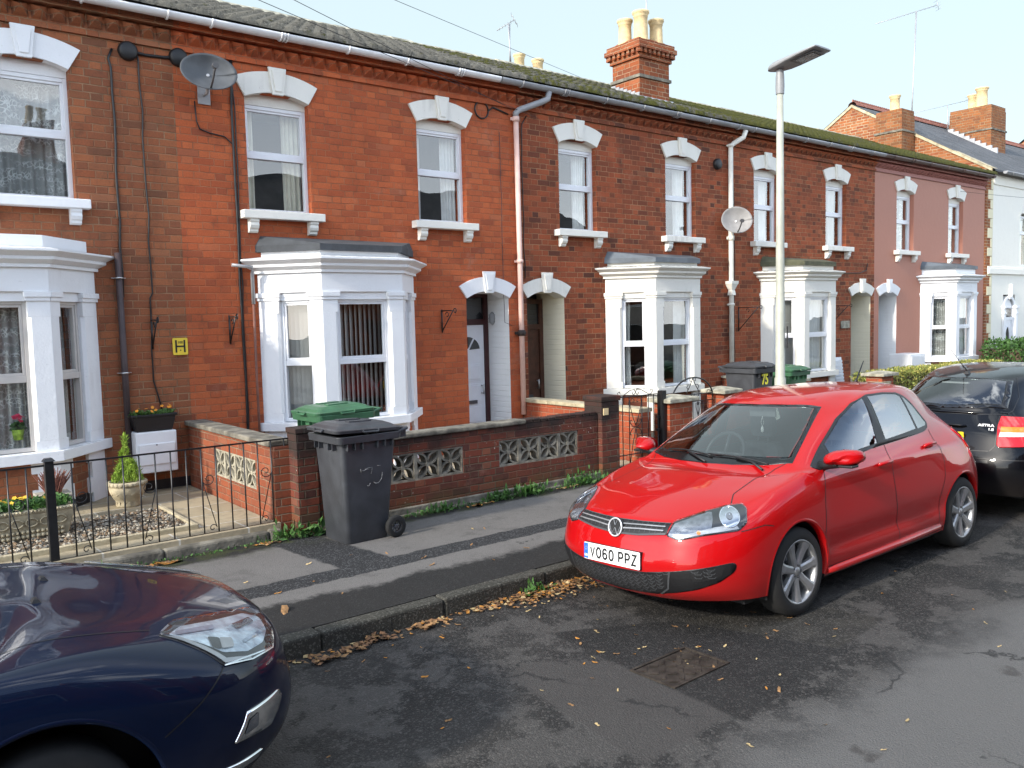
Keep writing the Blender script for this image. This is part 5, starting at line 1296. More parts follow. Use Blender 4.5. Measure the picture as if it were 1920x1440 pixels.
mb = MB(); flowers(mb, [(.92+rr.uniform(-.5, .5), 8.28+rr.uniform(-.12, .1), GZ+.34+rr.uniform(-.01, .05)) for _ in range(19)], .022, rr); mb.build('blossom', 'petal_yellow', t, fixn=False)
# square pot of heather
t = thing('plant_pot', (1.42, 8.80, GZ), 'pale square pot of reddish brown heather behind the stone trough', 'plant pot')
mb = MB(); mb.frus(1.42, 8.80, GZ, GZ+.26, .10, .10, .135, .135); mb.box(1.275, 1.565, 8.655, 8.945, GZ+.26, GZ+.285); mb.build('pot', 'concrete_pale', t, bevel=.006)
mb = MB()
for i in range(150):
    a = rr.uniform(0, 2*PI); e = rr.uniform(.2, .75); L = rr.uniform(.13, .24); b = Vector((1.42+rr.uniform(-.06, .06), 8.80+rr.uniform(-.06, .06), GZ+.28)); d = Vector((math.cos(a)*e, math.sin(a)*e, 1)).normalized()
    mb.tube([b, b+d*L], [.006, .003], 4, cap=False)
mb.build('heather', 'heather', t)
# flowers on the first bay's window board, inside the glass
t = thing('potted_cyclamen', (1.22, 9.32, .99), 'pink cyclamen in a lime green pot behind the bay window glass', 'potted plant')
mb = MB(); mb.lathe([(0, .0), (.04, 0), (.055, .10), (.05, .10)], (1.24, 9.34, .995), n=18); mb.build('pot', 'leaf_lime', t)
mb = MB(); leaves(mb, [(1.24+rr.uniform(-.05, .05), 9.34+rr.uniform(-.04, .04), 1.09+rr.uniform(0, .05)) for _ in range(60)], .05, rr, aspect=.8); mb.build('foliage', 'leaf_dark', t, fixn=False)
mb = MB(); flowers(mb, [(1.24+rr.uniform(-.05, .05), 9.32, 1.19+rr.uniform(-.02, .05)) for _ in range(7)], .03, rr); mb.build('blossom', 'petal_pink', t, fixn=False)
t = thing('potted_violet', (.85, 9.32, .99), 'dark purple leaved pot plants low behind the bay window glass', 'potted plant')
mb = MB(); leaves(mb, [(.82+rr.uniform(-.22, .22), 9.34+rr.uniform(-.03, .03), 1.02+rr.uniform(0, .12)) for _ in range(160)], .05, rr, aspect=.6); mb.build('foliage', 'frame_maroon', t, fixn=False)
# clipped hedge in front of the pink house
def hedge(name, x0, x1, y0, y1, z0, z1, n, label, mats, seed, size=.045, bumpy=.06):
    rr = random.Random(seed); t = thing(name, ((x0+x1)/2, (y0+y1)/2, z0), label, 'hedge'); mb = MB(); P = []
    for i in range(n):
        x = rr.uniform(x0, x1); top = z1+bumpy*noise.noise(Vector((x*2.3, seed, 0)))+bumpy*.6*noise.noise(Vector((x*7, seed, 3))); f = rr.random()
        if f < .45: P.append((x, rr.uniform(y0, y1), top-rr.random()**2*.07))
        elif f < .85: P.append((x, y0+bumpy*.7*noise.noise(Vector((x*3, 0, seed)))+rr.random()**2*.08, rr.uniform(z0, top)))
        else: P.append((x0+rr.random()**2*.08, rr.uniform(y0, y1), rr.uniform(z0, top)))
    leaves(mb, P, size, rr, up_=.3, aspect=.62, nmat=len(mats)); mb.build('foliage', mats, t, fixn=False)
    mb = MB(); mb.box(x0+.07, x1-.05, y0+.10, y1-.05, z0, z1-.09); mb.build('branches', 'bark', t)
hedge('hedge', 14.8, 19.9, 7.75, 8.45, .1, .86, 15000, 'clipped yellow-green privet hedge in front of the pink house', ['leaf_hedge', 'leaf_hedge_yellow', 'leaf_hedge'], 4)
hedge('shrub', 21.6, 26.5, 8.0, 9.0, .1, 1.12, 9000, 'dark green bushy shrub before the white house', ['leaf_dark', 'leaf_green'], 9, .07, .35)
# weeds at the foot of the walls: a few clumps one can point to
def weed(loc, R, n, H_, label, mat='leaf_green', sz=.07, asp=.35):
    rr = random.Random(int(loc[0]*100)); mb = MB()
    leaves(mb, [(loc[0]+rr.gauss(0, R), loc[1]+rr.gauss(0, R*.35), loc[2]+abs(rr.gauss(0, H_))) for _ in range(n)], sz, rr, up_=.5, aspect=asp, nmat=1)
    for _ in range(n//3):
        a = rr.uniform(0, 2*PI); b = Vector((loc[0]+rr.gauss(0, R), loc[1]+rr.gauss(0, R*.3), loc[2])); L = rr.uniform(.05, .16)*(H_/.05)**.5; d = Vector((math.cos(a)*.6, math.sin(a)*.6, .7)); s_ = Vector((-d.y, d.x, 0)).normalized()*.006
        mb.add([b-s_, b+s_, b+d*L*.6+s_*.7, b+d*L, b+d*L*.6-s_*.7], [(0,1,2,3,4)])
    mb.v = [tuple(Vector(v)-Vector(loc)) for v in mb.v]; o = mb.build('weed_clump', mat, None, fixn=False); o.location = loc; tag(o, label, 'weeds', 'weeds at the foot of the garden walls')
weed((3.0, 7.12, PZ), .12, 70, .05, 'green weeds at the kerb just left of the big grey bin')
weed((3.20, 7.05, PZ), .07, 46, .05, 'leafy weeds under the end pier beside the grey bin', sz=.08, asp=.6)
weed((5.35, 7.06, PZ), .09, 90, .03, 'small tuft of weeds below the gap between the block panels')
weed((5.75, 7.04, PZ), .13, 150, .04, 'broad-leaved weeds below the right-hand block panel', sz=.08)
weed((6.55, 7.05, PZ), .16, 170, .05, 'tall weed clump against the wall near the red car', sz=.07)
weed((4.55, 7.05, PZ), .12, 70, .02, 'low weeds along the wall right of the bin wheel')
weed((1.35, 7.12, PZ), .10, 26, .015, 'a few leaves of weed beside the railing post', sz=.09, asp=.5)
weed((3.9, 4.72, 0.0), .07, 70, .03, 'grassy tuft growing in the gutter among the dead leaves', sz=.05)
rr = random.Random(31); mb = MB()
leaves(mb, [(rr.uniform(3.5, 7.1), 7.09+abs(rr.gauss(0, .03))*-1, PZ+abs(rr.gauss(0, .012))) for _ in range(420)], .024, rr, up_=.2, aspect=.6, nmat=2)
leaves(mb, [(rr.uniform(1.6, 3.1), 7.16-abs(rr.gauss(0, .03)), PZ+abs(rr.gauss(0, .008))) for _ in range(200)], .025, rr, up_=.2, aspect=.6, nmat=2)
tag(mb.build('moss_strip', ['leaf_green', 'leaf_dark'], fixn=False), kind='stuff')

# fallen leaves: individuals scattered about, and the drift along the gutter as one mass
def leafmesh(seed, mat):
    rr = random.Random(seed); n = 9; ring = []
    for i in range(n):
        a = 2*PI*i/n; r = (.5+.22*math.cos(a*2.0)+rr.uniform(-.10, .10)); ring.append((r*math.cos(a), r*.75*math.sin(a), .16*r*r*rr.uniform(.1, 1.6)+.05*math.cos(a*3)))
    mb = MB(); mb.add([(0,0,.02)]+ring, [(0, 1+i, 1+(i+1) % n) for i in range(n)]); mb.tube([(.45,0,.03), (.8,.05,.1)], .02, 4, cap=False)
    return mb, mat
protos = []
for i, mt in enumerate(('leaf_fallen', 'leaf_fallen_pale', 'leaf_fallen_orange', 'leaf_fallen', 'leaf_fallen_pale')):
    mb, m_ = leafmesh(i, mt); me_o = mb.build('fallen_leaf', m_, fixn=False); protos.append(me_o.data); bpy.data.objects.remove(me_o)
rr = random.Random(77)
def place_leaf(x, y, z, size, k, label, grp):
    o = bpy.data.objects.new('fallen_leaf', protos[k]); C.objects.link(o); o.location = (x, y, z+.004); o.rotation_euler = (rr.uniform(-.35, .35), rr.uniform(-.35, .35), rr.uniform(0, 6.28)); o.scale = (size,)*3
    tag(o, label, 'leaf', grp)
for i in range(118):
    q = rr.random()
    if q < .46: x, y = rr.gauss(3.85, .38), rr.gauss(3.45, .42)
    elif q < .75: x, y = rr.uniform(1.5, 6.8), rr.uniform(1.7, 4.5)
    else: x, y = rr.uniform(1.6, 4.6), rr.gauss(4.55, .12)
    if y > 4.72: y = 4.7
    place_leaf(x, y, 0, rr.choice((.018, .022, .026, .032)), rr.randrange(5), 'small dry yellow-brown leaf lying on the dark road surface', 'fallen leaves on the road')
for i in range(16): place_leaf(rr.uniform(1.9, 4.6), rr.uniform(4.95, 6.3), PZ, rr.choice((.025, .03, .04)), rr.randrange(5), 'small dry leaf lying on the pavement', 'fallen leaves on the pavement')
place_leaf(2.18, 5.30, PZ, .10, 0, 'large brown leaf lying on the dark pavement near the kerb', None)
place_leaf(1.95, 7.06, PZ, .16, 2, 'big orange leaf at the foot of the low garden kerb', None)
place_leaf(5.02, 6.98, PZ+.01, .13, 2, 'orange leaf lying against the foot of the wall', None)
mb = MB()
def litter(x, y, z, s_, cur):
    a = rr.uniform(0, 6.28); t1, t2 = rr.uniform(-.6, .6), rr.uniform(-.6, .6); c, sn = math.cos(a)*s_, math.sin(a)*s_
    mb.cur = cur; mb.add([(x, y, z+s_*.2), (x+c, y+sn, z+s_*t1*.5+.3*s_), (x-sn*.6+c*.3, y+c*.6+sn*.3, z+s_*.1), (x-c, y-sn, z-s_*t1*.2+.3*s_), (x+sn*.6, y-c*.6, z+s_*t2*.4+.2*s_)], [(0,1,2),(0,2,3),(0,3,4),(0,4,1)])
for i in range(760):
    x = rr.gauss(3.95, .36) if rr.random() < .88 else rr.uniform(1.6, 8); w = .10*math.exp(-((x-3.95)/.5)**2)+.035
    litter(x, KY-.01-abs(rr.gauss(0, w)), .004+rr.random()*.03*math.exp(-((x-3.95)/.5)**2), rr.uniform(.010, .026), rr.choice((0,0,1,2,3,3)))
for i in range(80): litter(rr.uniform(1.5, 3.2), KY-.02-abs(rr.gauss(0, .05)), .004, rr.uniform(.012, .03), rr.choice((0,1,3)))
for cx_, cy_ in ((2.38, 4.66), (2.55, 4.70), (2.15, 4.62), (2.9, 4.70)):
    for i in range(26): litter(cx_+rr.gauss(0, .05), min(cy_+rr.gauss(0, .03), 4.76), .008+rr.random()*.02, rr.uniform(.02, .035), rr.choice((0,3,3)))
for cx_, cy_ in ((1.85, 7.1), (2.75, 7.1), (5.1, 7.03), (6.3, 7.05)):
    for i in range(22): litter(cx_+rr.gauss(0, .09), cy_-abs(rr.gauss(0, .03)), PZ+.006, rr.uniform(.015, .03), rr.choice((0,1,2,3)))
tag(mb.build('leaf_litter', ['leaf_fallen', 'leaf_fallen_pale', 'leaf_fallen_orange', 'leaf_litter'], fixn=False), kind='stuff')

# ---------------------------------------------------------------- wheelie bins
def rrect(hx, hy, r, n=5):
    out = []
    for (cx, cy, a0) in ((hx-r, hy-r, 0), (-hx+r, hy-r, PI/2), (-hx+r, -hy+r, PI), (hx-r, -hy+r, 3*PI/2)):
        for i in range(n+1): a = a0+PI/2*i/n; out.append((cx+r*math.cos(a), cy+r*math.sin(a)))
    return out
def loft(mb, rings, cap0=True, cap1=True):
    n = len(rings[0]); o = len(mb.v); vs = [p for r in rings for p in r]
    mb.add(vs, [(i*n+k, i*n+(k+1) % n, (i+1)*n+(k+1) % n, (i+1)*n+k) for i in range(len(rings)-1) for k in range(n)])
    if cap0: mb.add(list(rings[0]), [tuple(reversed(range(n)))])
    if cap1: mb.add(list(rings[-1]), [tuple(range(n))])
def wheelie(loc, rz, mat, label, group, lidopen=0.0, scale=1.0, S=None):
    """local frame: +x is the wheel/handle side, lid hinge there"""
    t = thing('wheelie_bin', loc, label, 'wheelie bin', group, rz); g = dict(local=True)
    Z = S or .93
    mb = MB()
    lv = [(0, .205, .195, -.01), (.02, .215, .205, -.01), (Z*.5, .245, .225, 0), (Z*.88, .272, .248, .005), (Z*.94, .275, .25, .005)]
    loft(mb, [[(x+dx, y, z) for x, y in rrect(hx, hy, .045)] for z, hx, hy, dx in lv], cap1=False); mb.smooth = False
    body = mb.build('body', mat, t, bevel=.0, **g)
    for p_ in body.data.polygons: p_.use_smooth = True
    mb = MB()
    loft(mb, [[(x+.005, y, z) for x, y in rrect(hx, hy, .05)] for z, hx, hy in ((Z*.935, .276, .25), (Z*.935, .318, .288), (Z, .325, .292), (Z, .285, .255), (Z*.95, .28, .25))], False, False)
    for k in range(-3, 4):
        if k: mb.box(k*.075-.004, k*.075+.004, -.285, -.245, Z*.87, Z*.94)
        if k and abs(k) < 3: mb.box(-.312, -.268, k*.08-.004, k*.08+.004, Z*.87, Z*.94)
    mb.build('rim', mat, t, bevel=.004, **g)
    mb = MB(); M4 = Matrix.Translation((.33, 0, Z+.012)) @ Matrix.Rotation(lidopen, 4, 'Y') @ Matrix.Translation((-.33, 0, 0))
    rings = [[(x-.005, y, z) for x, y in rrect(hx, hy, .05)] for z, hx, hy in ((.0, .325, .285), (.025, .33, .29), (.035, .30, .26), (.055, .27, .23), (.075, .22, .18), (.078, .15, .10))]
    loft(mb, rings, True, True)
    mb.box(-.12, .10, -.13, -.05, .07, .088); mb.box(-.12, .10, .05, .13, .07, .088)
    mb.tube([(-.34, -.07, .028), (-.355, -.07, .01), (-.355, .07, .01), (-.34, .07, .028)], .010, 6)
    mb.tube([(-.08, -.292, .02), (-.07, -.30, .005), (.07, -.30, .005), (.08, -.292, .02)], .008, 6)
    mb.v = [tuple(M4 @ Vector(v)) for v in mb.v]; l_ = mb.build('lid', mat, t, bevel=.004, **g)
    mb = MB(); mb.tube([(.30, -.24, Z-.02), (.40, -.24, Z+.012), (.40, .24, Z+.012), (.30, .24, Z-.02)], .016, 10); mb.box(.30, .42, -.20, -.16, Z-.07, Z+.02); mb.box(.30, .42, .16, .20, Z-.07, Z+.02); mb.build('handle', mat, t, bevel=.004, **g)
    for sgn in (-1, 1):
        mb = MB(); y = sgn*.265; mb.lathe([(.055, -.024), (.082, -.024), (.098, -.018), (.10, 0), (.098, .018), (.082, .024), (.055, .024), (.055, -.024)], (.235, y, .10), axis='Y', n=28); w = mb.build('wheel', 'rubber', t, **g)
        mb = MB(); mb.lathe([(.0, -.01), (.02, -.014), (.02, .014), (0, .01)], (.235, y, .10), axis='Y', n=14); mb.lathe([(.05, -.018), (.058, -.018), (.058, .018), (.05, .018), (.05, -.018)], (.235, y, .10), axis='Y', n=28)
        for k in range(8):
            a = k*PI/4; d = Vector((math.cos(a), 0, math.sin(a))); p = Vector((.235, y, .10)); mb.tube([p+d*.015, p+d*.052], .006, 5)
        mb.build('rim', 'lamp_dark', w, **g)
    mb = MB(); mb.tube([(.235, -.25, .10), (.235, .25, .10)], .012, 8); mb.build('axle', 'iron_black', t, **g)
    return t
b = wheelie((3.50, 6.75, PZ), .04, 'bin_grey', 'big dark grey wheelie bin on the pavement chalked with a faint 73', 'wheelie bins', .03, S=.955)
m = MB()   # hand-drawn number scrawled in chalk-like paint on its side, as thin strokes
def stroke(pts, r=.0028): m.tube([(x, -.2345-.037*(z-.5), z) for x, z in pts], r, 4)
stroke([(-.085, .64), (-.05, .637), (-.01, .655), (.03, .657), (.028, .63), (.018, .60)]); stroke([(-.085, .655), (-.08, .62)]); stroke([(-.04, .648), (0, .642)]); stroke([(.01, .52), (-.005, .495), (-.02, .50)])
stroke([(.085, .665), (.12, .66)]); stroke([(.13, .58), (.125, .545), (.10, .515), (.065, .505), (.045, .525)]); stroke([(.132, .60), (.134, .57)]); stroke([(.06, .515), (.09, .507), (.115, .53)])
m.build('chalk_number', 'chalk', b, local=True)
wheelie((3.78, 7.72, .16), .05, 'bin_green', 'green wheelie bin lid with white smears behind the dark bin and brick pier', 'wheelie bins', -.02, S=1.0)
m = MB(); bo = bpy.data.objects['wheelie_bin.001']
wb = wheelie((10.95, 7.95, .12), PI/2, 'bin_grey', 'grey wheelie bin with a yellow 75 beside the lamp post', 'wheelie bins', 0, S=1.08)
text_mesh('bin_number', '75', .22, 'yellow_vinyl', wb, basis((-.30, .02, .905), (0,-1,0), (0,0,1), (-1,0,0)), offset=.006, xs=.75)
wheelie((11.95, 8.0, .12), PI/2, 'bin_green', 'green wheelie bin right of the lamp post', 'wheelie bins', 0, S=.97)

# white louvred panel leaning in the fourth garden
t = thing('louvre_panel', (16.15, 9.4, .2), 'white slatted panel leaning beside the cream bay of the fourth house', 'panel')
m = MB(); m.obox((15.95, 9.5, .35), (.50, .05, 0), (0, .04, 0), (.06, .12, .72))
fr_ = m.build('board', 'door_white', t); m = MB()
for i in range(9): m.obox((15.99+.006*i, 9.475+.012*i, .42+.068*i), (.38, .04, 0), (0, -.02, 0), (0, 0, .045))
m.build('slats', 'door_white', t)

# ---------------------------------------------------------------- lamp post
t = thing('street_lamp', (10.24, 6.92, PZ), 'tall cream street lamp post with a flat grey lantern, behind the red car', 'street lamp')
m = MB(); m.lathe([(.078, 0), (.078, 1.0), (.066, 1.02), (.056, 3.0), (.044, 4.93), (0, 4.93)], (10.24, 6.92, PZ), n=24); m.build('post', 'lamp_post_paint', t)
m = MB(); m.lathe([(.056, 4.90), (.060, 5.0), (.056, 5.14), (.046, 5.22)], (10.24, 6.92, PZ), n=24); m.build('collar', 'lamp_grey', t)
hd = math.radians(-57.0+90+0); d = Vector((math.cos(math.radians(-62)), math.sin(math.radians(-62)), .0)); 
LD = Vector((.02, -1.0, .0)).normalized(); LS = Vector((-LD.y, LD.x, 0)); tilt = .13
O = Vector((10.24, 6.92, PZ+5.25)) - LD*.17; U = (LD+Vector((0,0,tilt))).normalized(); N_ = LS.cross(U)*-1
if N_.z < 0: N_ = -N_
m = MB(); secs = [(0, .03, .012, .018), (.05, .085, .02, .045), (.16, .135, .035, .06), (.30, .17, .04, .055), (.45, .19, .035, .045), (.80, .20, .022, .030), (.985, .195, .015, .018), (1.0, .18, .010, .010)]
rings = []
for s_, w, dn, upz in secs:
    ring = []
    for (a, b_) in ((-1, -.6), (-.92, -1), (.92, -1), (1, -.6), (1, .2), (.7, .85), (.3, 1), (-.3, 1), (-.7, .85), (-1, .2)):
        ring.append(tuple(O+U*(s_*.82)+LS*(w*a)+N_*(b_*(upz if b_ > 0 else dn))))
    rings.append(ring)
loft(m, rings); ln = m.build('lantern', 'lamp_grey', t)
for p_ in ln.data.polygons: p_.use_smooth = len(p_.vertices) == 4
m = MB(); b0 = O+U*.40-N_*.037; m.obox(b0-LS*.13, U*.36, LS*.26, -N_*.006); m.build('lens', 'lamp_dark', ln)
m = MB(); b0 = O+U*.45-N_*.045; m.obox(b0-LS*.10, U*.27, LS*.20, -N_*.003); m.build('led_panel', 'reflector_grey', ln)
m = MB(); m.obox((10.24+.03, 6.92-.088, 1.55), (.06, .045, 0), (.01, -.012, 0), (0, 0, .30)); np_ = m.build('number_plate', 'plastic_black', t, bevel=.01)
text_mesh('lamp_number', '3', .07, 'chalk', np_, basis((10.30, 6.845, 1.76), (.8,.6,0), (0,0,1), (.6,-.8,0)), offset=.001)
text_mesh('lamp_number', '5', .07, 'chalk', np_, basis((10.30, 6.845, 1.68), (.8,.6,0), (0,0,1), (.6,-.8,0)), offset=.001)

# ---------------------------------------------------------------- opposite side of the street (seen mirrored in glass and paint)
def opposite(x0, x1, wallmat, label, ch):
    t = thing('opposite_house', ((x0+x1)/2, -6.2, 0), label, 'house', 'terraced houses across the road'); W_ = x1-x0; cx = (x0+x1)/2
    mb = MB(); mb.box(x0, x1, -12.8, -6.0, 0, 5.55); mb.build('wall', wallmat, t)
    mb = MB(); mb.add([(x0,-5.7,5.45),(x1,-5.7,5.45),(x1,-9.4,7.35),(x0,-9.4,7.35),(x1,-13.1,5.45),(x0,-13.1,5.45)], [(0,1,2,3),(3,2,4,5),(0,3,5),(1,4,2)]); rf = mb.build('roof', 'slates', t)
    for wx, wz, ww, wh in ((cx-1.2, 3.4, .85, 1.35), (cx+1.2, 3.4, .85, 1.35), (cx-1.1, .9, 1.5, 1.5)):
        mb = MB(); mb.box(wx-ww/2-.07, wx+ww/2+.07, -6.0, -5.93, wz-.09, wz+wh+.14); f = mb.build('window', 'paint_white', t)
        mb = MB(); mb.box(wx-ww/2, wx+ww/2, -5.93, -5.915, wz, wz+wh/2-.02); mb.box(wx-ww/2, wx+ww/2, -5.93, -5.915, wz+wh/2+.02, wz+wh); mb.build('pane', 'dark_pane', f)
    mb = MB(); mb.box(cx+.9, cx+1.75, -6.0, -5.94, .1, 2.2); mb.build('door', 'door_brown', t)
    if ch: chimney(t, x1-.55, x1+.35, -9.9, -9.0, 6.6, 8.35, 'brick_chimney', [(x1-.3, -9.45, .13, .5), (x1+.05, -9.45, .13, .5)], capdetail=False)
    mb = MB(); mb.box(x0, x1-1.1, -4.45, -4.3, 0, .85); mb.build('garden_wall', 'brick_garden', t)
xx = -9.6
for i, (wm, lb) in enumerate((('brick_red', 'red brick house across the road, furthest left'), ('brick_mid', 'brick house across the road opposite the navy car'), ('brick_red', 'brick house across the road behind the viewer'), ('brick_orange', 'orange brick house across the road'), ('brick_mid', 'brick house across the road opposite the lamp post'), ('brick_red', 'brick house across the road opposite the hedge'), ('brick_mid', 'brick house across the road opposite the white house'))):
    opposite(xx, xx+4.9, wm, lb, i % 2 == 0 or i == 3); xx += 4.9
# ---------------------------------------------------------------- cars
class Car:
    """Half body given as a cage of feature rows, mirrored, subdivided; x runs rearward from the bumper tip."""
    def __init__(s, t, rows, hood, gh, roof, paint, arches, crease=(), flip=False):
        s.t = t; bm = bmesh.new(); cache = {}; s.flip = flip
        def V(p, sg):
            x, y, z = p
            if abs(y) < 1e-6: sg = 1
            k = (round(x, 4), round(y*sg, 4), round(z, 4))
            if k not in cache: cache[k] = bm.verts.new((x, y*sg, z))
            return cache[k]
        def quad(a, b, c, d):
            for sg in (1, -1):
                vs = [V(p, sg) for p in (a, b, c, d)]; vs = list(dict.fromkeys(vs))
                if len(vs) < 3: continue
                if sg < 0: vs.reverse()
                try: bm.faces.new(vs)
                except ValueError: pass
        nr, nc = len(rows), len(rows[0])
        for r in range(nr-1):
            for c in range(nc-1): quad(rows[r][c], rows[r][c+1], rows[r+1][c+1], rows[r+1][c])
        top = rows[-1]
        Hd = [[top[0], top[1], top[2], top[3]]]+[[*hood[i], top[4+i]] for i in range(4)]
        for i in range(4):
            for j in range(3): quad(Hd[i][j], Hd[i][j+1], Hd[i+1][j+1], Hd[i+1][j])
        g = [[Hd[4][0], Hd[4][1], Hd[4][2], *top[7:]]]+gh
        for r in range(len(g)-1):
            for c in range(11): quad(g[r][c], g[r][c+1], g[r+1][c+1], g[r+1][c])
        e = g[-1]
        Rf = [[e[0], e[1], e[2], e[3]]]+[[*roof[i], e[4+i]] for i in range(4)]+[[e[11], e[10], e[9], e[8]]]
        for i in range(5):
            for j in range(3): quad(Rf[i][j], Rf[i][j+1], Rf[i+1][j+1], Rf[i+1][j])
        cl = bm.edges.layers.float.new('crease_edge')
        for (a, b, w) in crease:
            for sg in (1, -1):
                va, vb = V(a, sg), V(b, sg); ed = bm.edges.get((va, vb))
                if ed: ed[cl] = w
        me = bpy.data.meshes.new('cage'); bm.to_mesh(me); bm.free()
        o = bpy.data.objects.new('cage', me); bpy.context.scene.collection.objects.link(o)
        ss = o.modifiers.new('s', 'SUBSURF'); ss.levels = 4; ss.render_levels = 4
        # move the cage so that the smooth surface passes through the authored points
        want = [v.co.copy() for v in me.vertices]; ss.levels = 3
        for it in range(4):
            dg = bpy.context.evaluated_depsgraph_get(); ev = o.evaluated_get(dg).to_mesh()
            for i, wv in enumerate(want): me.vertices[i].co += (wv-ev.vertices[i].co)*.85
            o.evaluated_get(dg).to_mesh_clear(); me.update()
        ss.levels = 4
        dg = bpy.context.evaluated_depsgraph_get(); m2 = bpy.data.meshes.new_from_object(o.evaluated_get(dg)); bpy.data.objects.remove(o)
        s.bm = bmesh.new(); s.bm.from_mesh(m2); bmesh.ops.recalc_face_normals(s.bm, faces=s.bm.faces)
        # normals outward check
        s.bm.faces.ensure_lookup_table()
        tp = max(s.bm.faces, key=lambda f: f.calc_center_median().z)
        if tp.normal.z < 0: bmesh.ops.reverse_faces(s.bm, faces=s.bm.faces)
        s.bm.normal_update(); s.bvh = BVHTree.FromBMesh(s.bm); s.paint = paint; s.arches = arches
        for (ax, az, R) in arches:
            dele = [v for v in s.bm.verts if abs(v.co.y) > .45 and math.hypot(v.co.x-ax, v.co.z-az) < R and v.co.z < az+R]
            ds = set(dele); kill = [f for f in s.bm.faces if all(v in ds for v in f.verts)]
            bmesh.ops.delete(s.bm, geom=kill, context='FACES')
            for v in s.bm.verts:
                if v in ds and v.is_valid and v.link_faces:
                    q = Vector((v.co.x-ax, v.co.z-az)); q = q.normalized()*R if q.length > 1e-6 else Vector((0, R)); v.co.x = ax+q.x; v.co.z = az+q.y
    def _proj(s, p, d):
        loc, n, i, dist = s.bvh.ray_cast(p-d*1.5, d)
        if loc is None: loc, n, i, dist = s.bvh.find_nearest(p)
        if n.dot(d) > 0: n = -n
        return loc, n
    def cut(s, poly, d):
        """remove the painted skin inside a window outline"""
        d = Vector(d).normalized(); e1 = d.orthogonal().normalized(); e2 = d.cross(e1); P = [(Vector(p).dot(e1), Vector(p).dot(e2)) for p in poly]; kill = []
        for f in s.bm.faces:
            if f.normal.dot(d) > -.05: continue
            c = f.calc_center_median(); x, y = c.dot(e1), c.dot(e2); ins = False; j = len(P)-1
            for i in range(len(P)):
                if (P[i][1] > y) != (P[j][1] > y) and x < (P[j][0]-P[i][0])*(y-P[i][1])/(P[j][1]-P[i][1])+P[i][0]: ins = not ins
                j = i
            if ins: kill.append(f)
        bmesh.ops.delete(s.bm, geom=kill, context='FACES')
    def finish(s):
        me = bpy.data.meshes.new('body'); s.bm.to_mesh(me); me.materials.append(M(s.paint))
        for p in me.polygons: p.use_smooth = True; p.material_index = 0
        o = bpy.data.objects.new('body', me); C.objects.link(o); o.parent = s.t; return o
    def patch(s, name, poly, d, mat, off=.003, holes=(), step=.03, parent=None, skirt=.010, label=None, flat=False):
        d = Vector(d).normalized(); e1 = d.orthogonal().normalized(); e2 = d.cross(e1); base = Vector(poly[0]).dot(d)
        if abs(d.z) < .3: e1 = Vector((0,0,1)).cross(d).normalized(); e2 = d.cross(e1)
        loops = [[Vector((Vector(p).dot(e1), Vector(p).dot(e2), 0)) for p in L] for L in (poly, *holes)]
        tri = tessellate_polygon(loops); flatv = [v for L in loops for v in L]
        bm = bmesh.new(); vs = [bm.verts.new(v) for v in flatv]
        for tr in tri:
            try: bm.faces.new([vs[i] for i in tr])
            except ValueError: pass
        for ax in (0, 1):
            lo, hi = min(v[ax] for v in flatv), max(v[ax] for v in flatv); k = math.ceil(lo/step)*step
            while k < hi:
                co = [0,0,0]; co[ax] = k; no = [0,0,0]; no[ax] = 1
                bmesh.ops.bisect_plane(bm, geom=bm.verts[:]+bm.edges[:]+bm.faces[:], plane_co=co, plane_no=no, dist=1e-6); k += step
        nrm = {}
        for v in bm.verts:
            p = e1*v.co.x+e2*v.co.y+d*base; loc, n = s._proj(p, d); v.co = loc+n*off; nrm[v] = n
        bm.normal_update()
        for f in bm.faces:
            if f.normal.dot(d) > 0: f.normal_flip()
        if skirt:
            be = [e for e in bm.edges if e.is_boundary]; r = bmesh.ops.extrude_edge_only(bm, edges=be)
            nv = [g for g in r['geom'] if isinstance(g, bmesh.types.BMVert)]
            for v in nv:
                src = min((e.other_vert(v) for e in v.link_edges if e.other_vert(v) in nrm), key=lambda q: (q.co-v.co).length, default=None)
                if src is not None: v.co = v.co-nrm[src]*skirt
        me = bpy.data.meshes.new(name); bm.to_mesh(me); bm.free(); me.materials.append(M(mat))
        for p in me.polygons: p.use_smooth = True
        o = bpy.data.objects.new(name, me); C.objects.link(o); o.parent = parent or s.t
        if label: o['label'] = label
        return o
    def line(s, pts, d, w=.006, off=.0012, mb=None, step=.02, closed=False):
        """thin strip lying on the skin (shut lines, trim)"""
        d = Vector(d).normalized(); P = [Vector(p) for p in pts]
        if closed: P.append(P[0])
        Q = []
        for a, b in zip(P, P[1:]):
            n = max(1, int((b-a).length/step)); Q += [a+(b-a)*i/n for i in range(n)]
        Q.append(P[-1]); L = [s._proj(q, d) for q in Q]; vs = []
        for i, (p, n) in enumerate(L):
            tg = (L[min(i+1, len(L)-1)][0]-L[max(i-1, 0)][0])
            if tg.length < 1e-7: tg = Vector((1,0,0))
            sd = tg.normalized().cross(n).normalized()
            q = p+n*off; vs += [q-sd*w/2, q+sd*w/2]
        mb.smooth = True; mb.add(vs, [(2*i, 2*i+1, 2*i+3, 2*i+2) for i in range(len(L)-1)]); mb.smooth = False
def resamp(poly, r=.02, n=4):
    """round the corners of a 3D outline"""
    out = []; P = [Vector(p) for p in poly]; m = len(P)
    for i in range(m):
        a, b, c = P[i-1], P[i], P[(i+1) % m]; u, v = (a-b), (c-b); k = min(r, u.length*.45, v.length*.45); p0, p1 = b+u.normalized()*k, b+v.normalized()*k
        for j in range(n+1): t = j/n; out.append(tuple(p0*(1-t)**2+b*2*t*(1-t)+p1*t*t))
    return out
def mir(pts, s): return [(x, y*s, z) for x, y, z in pts]

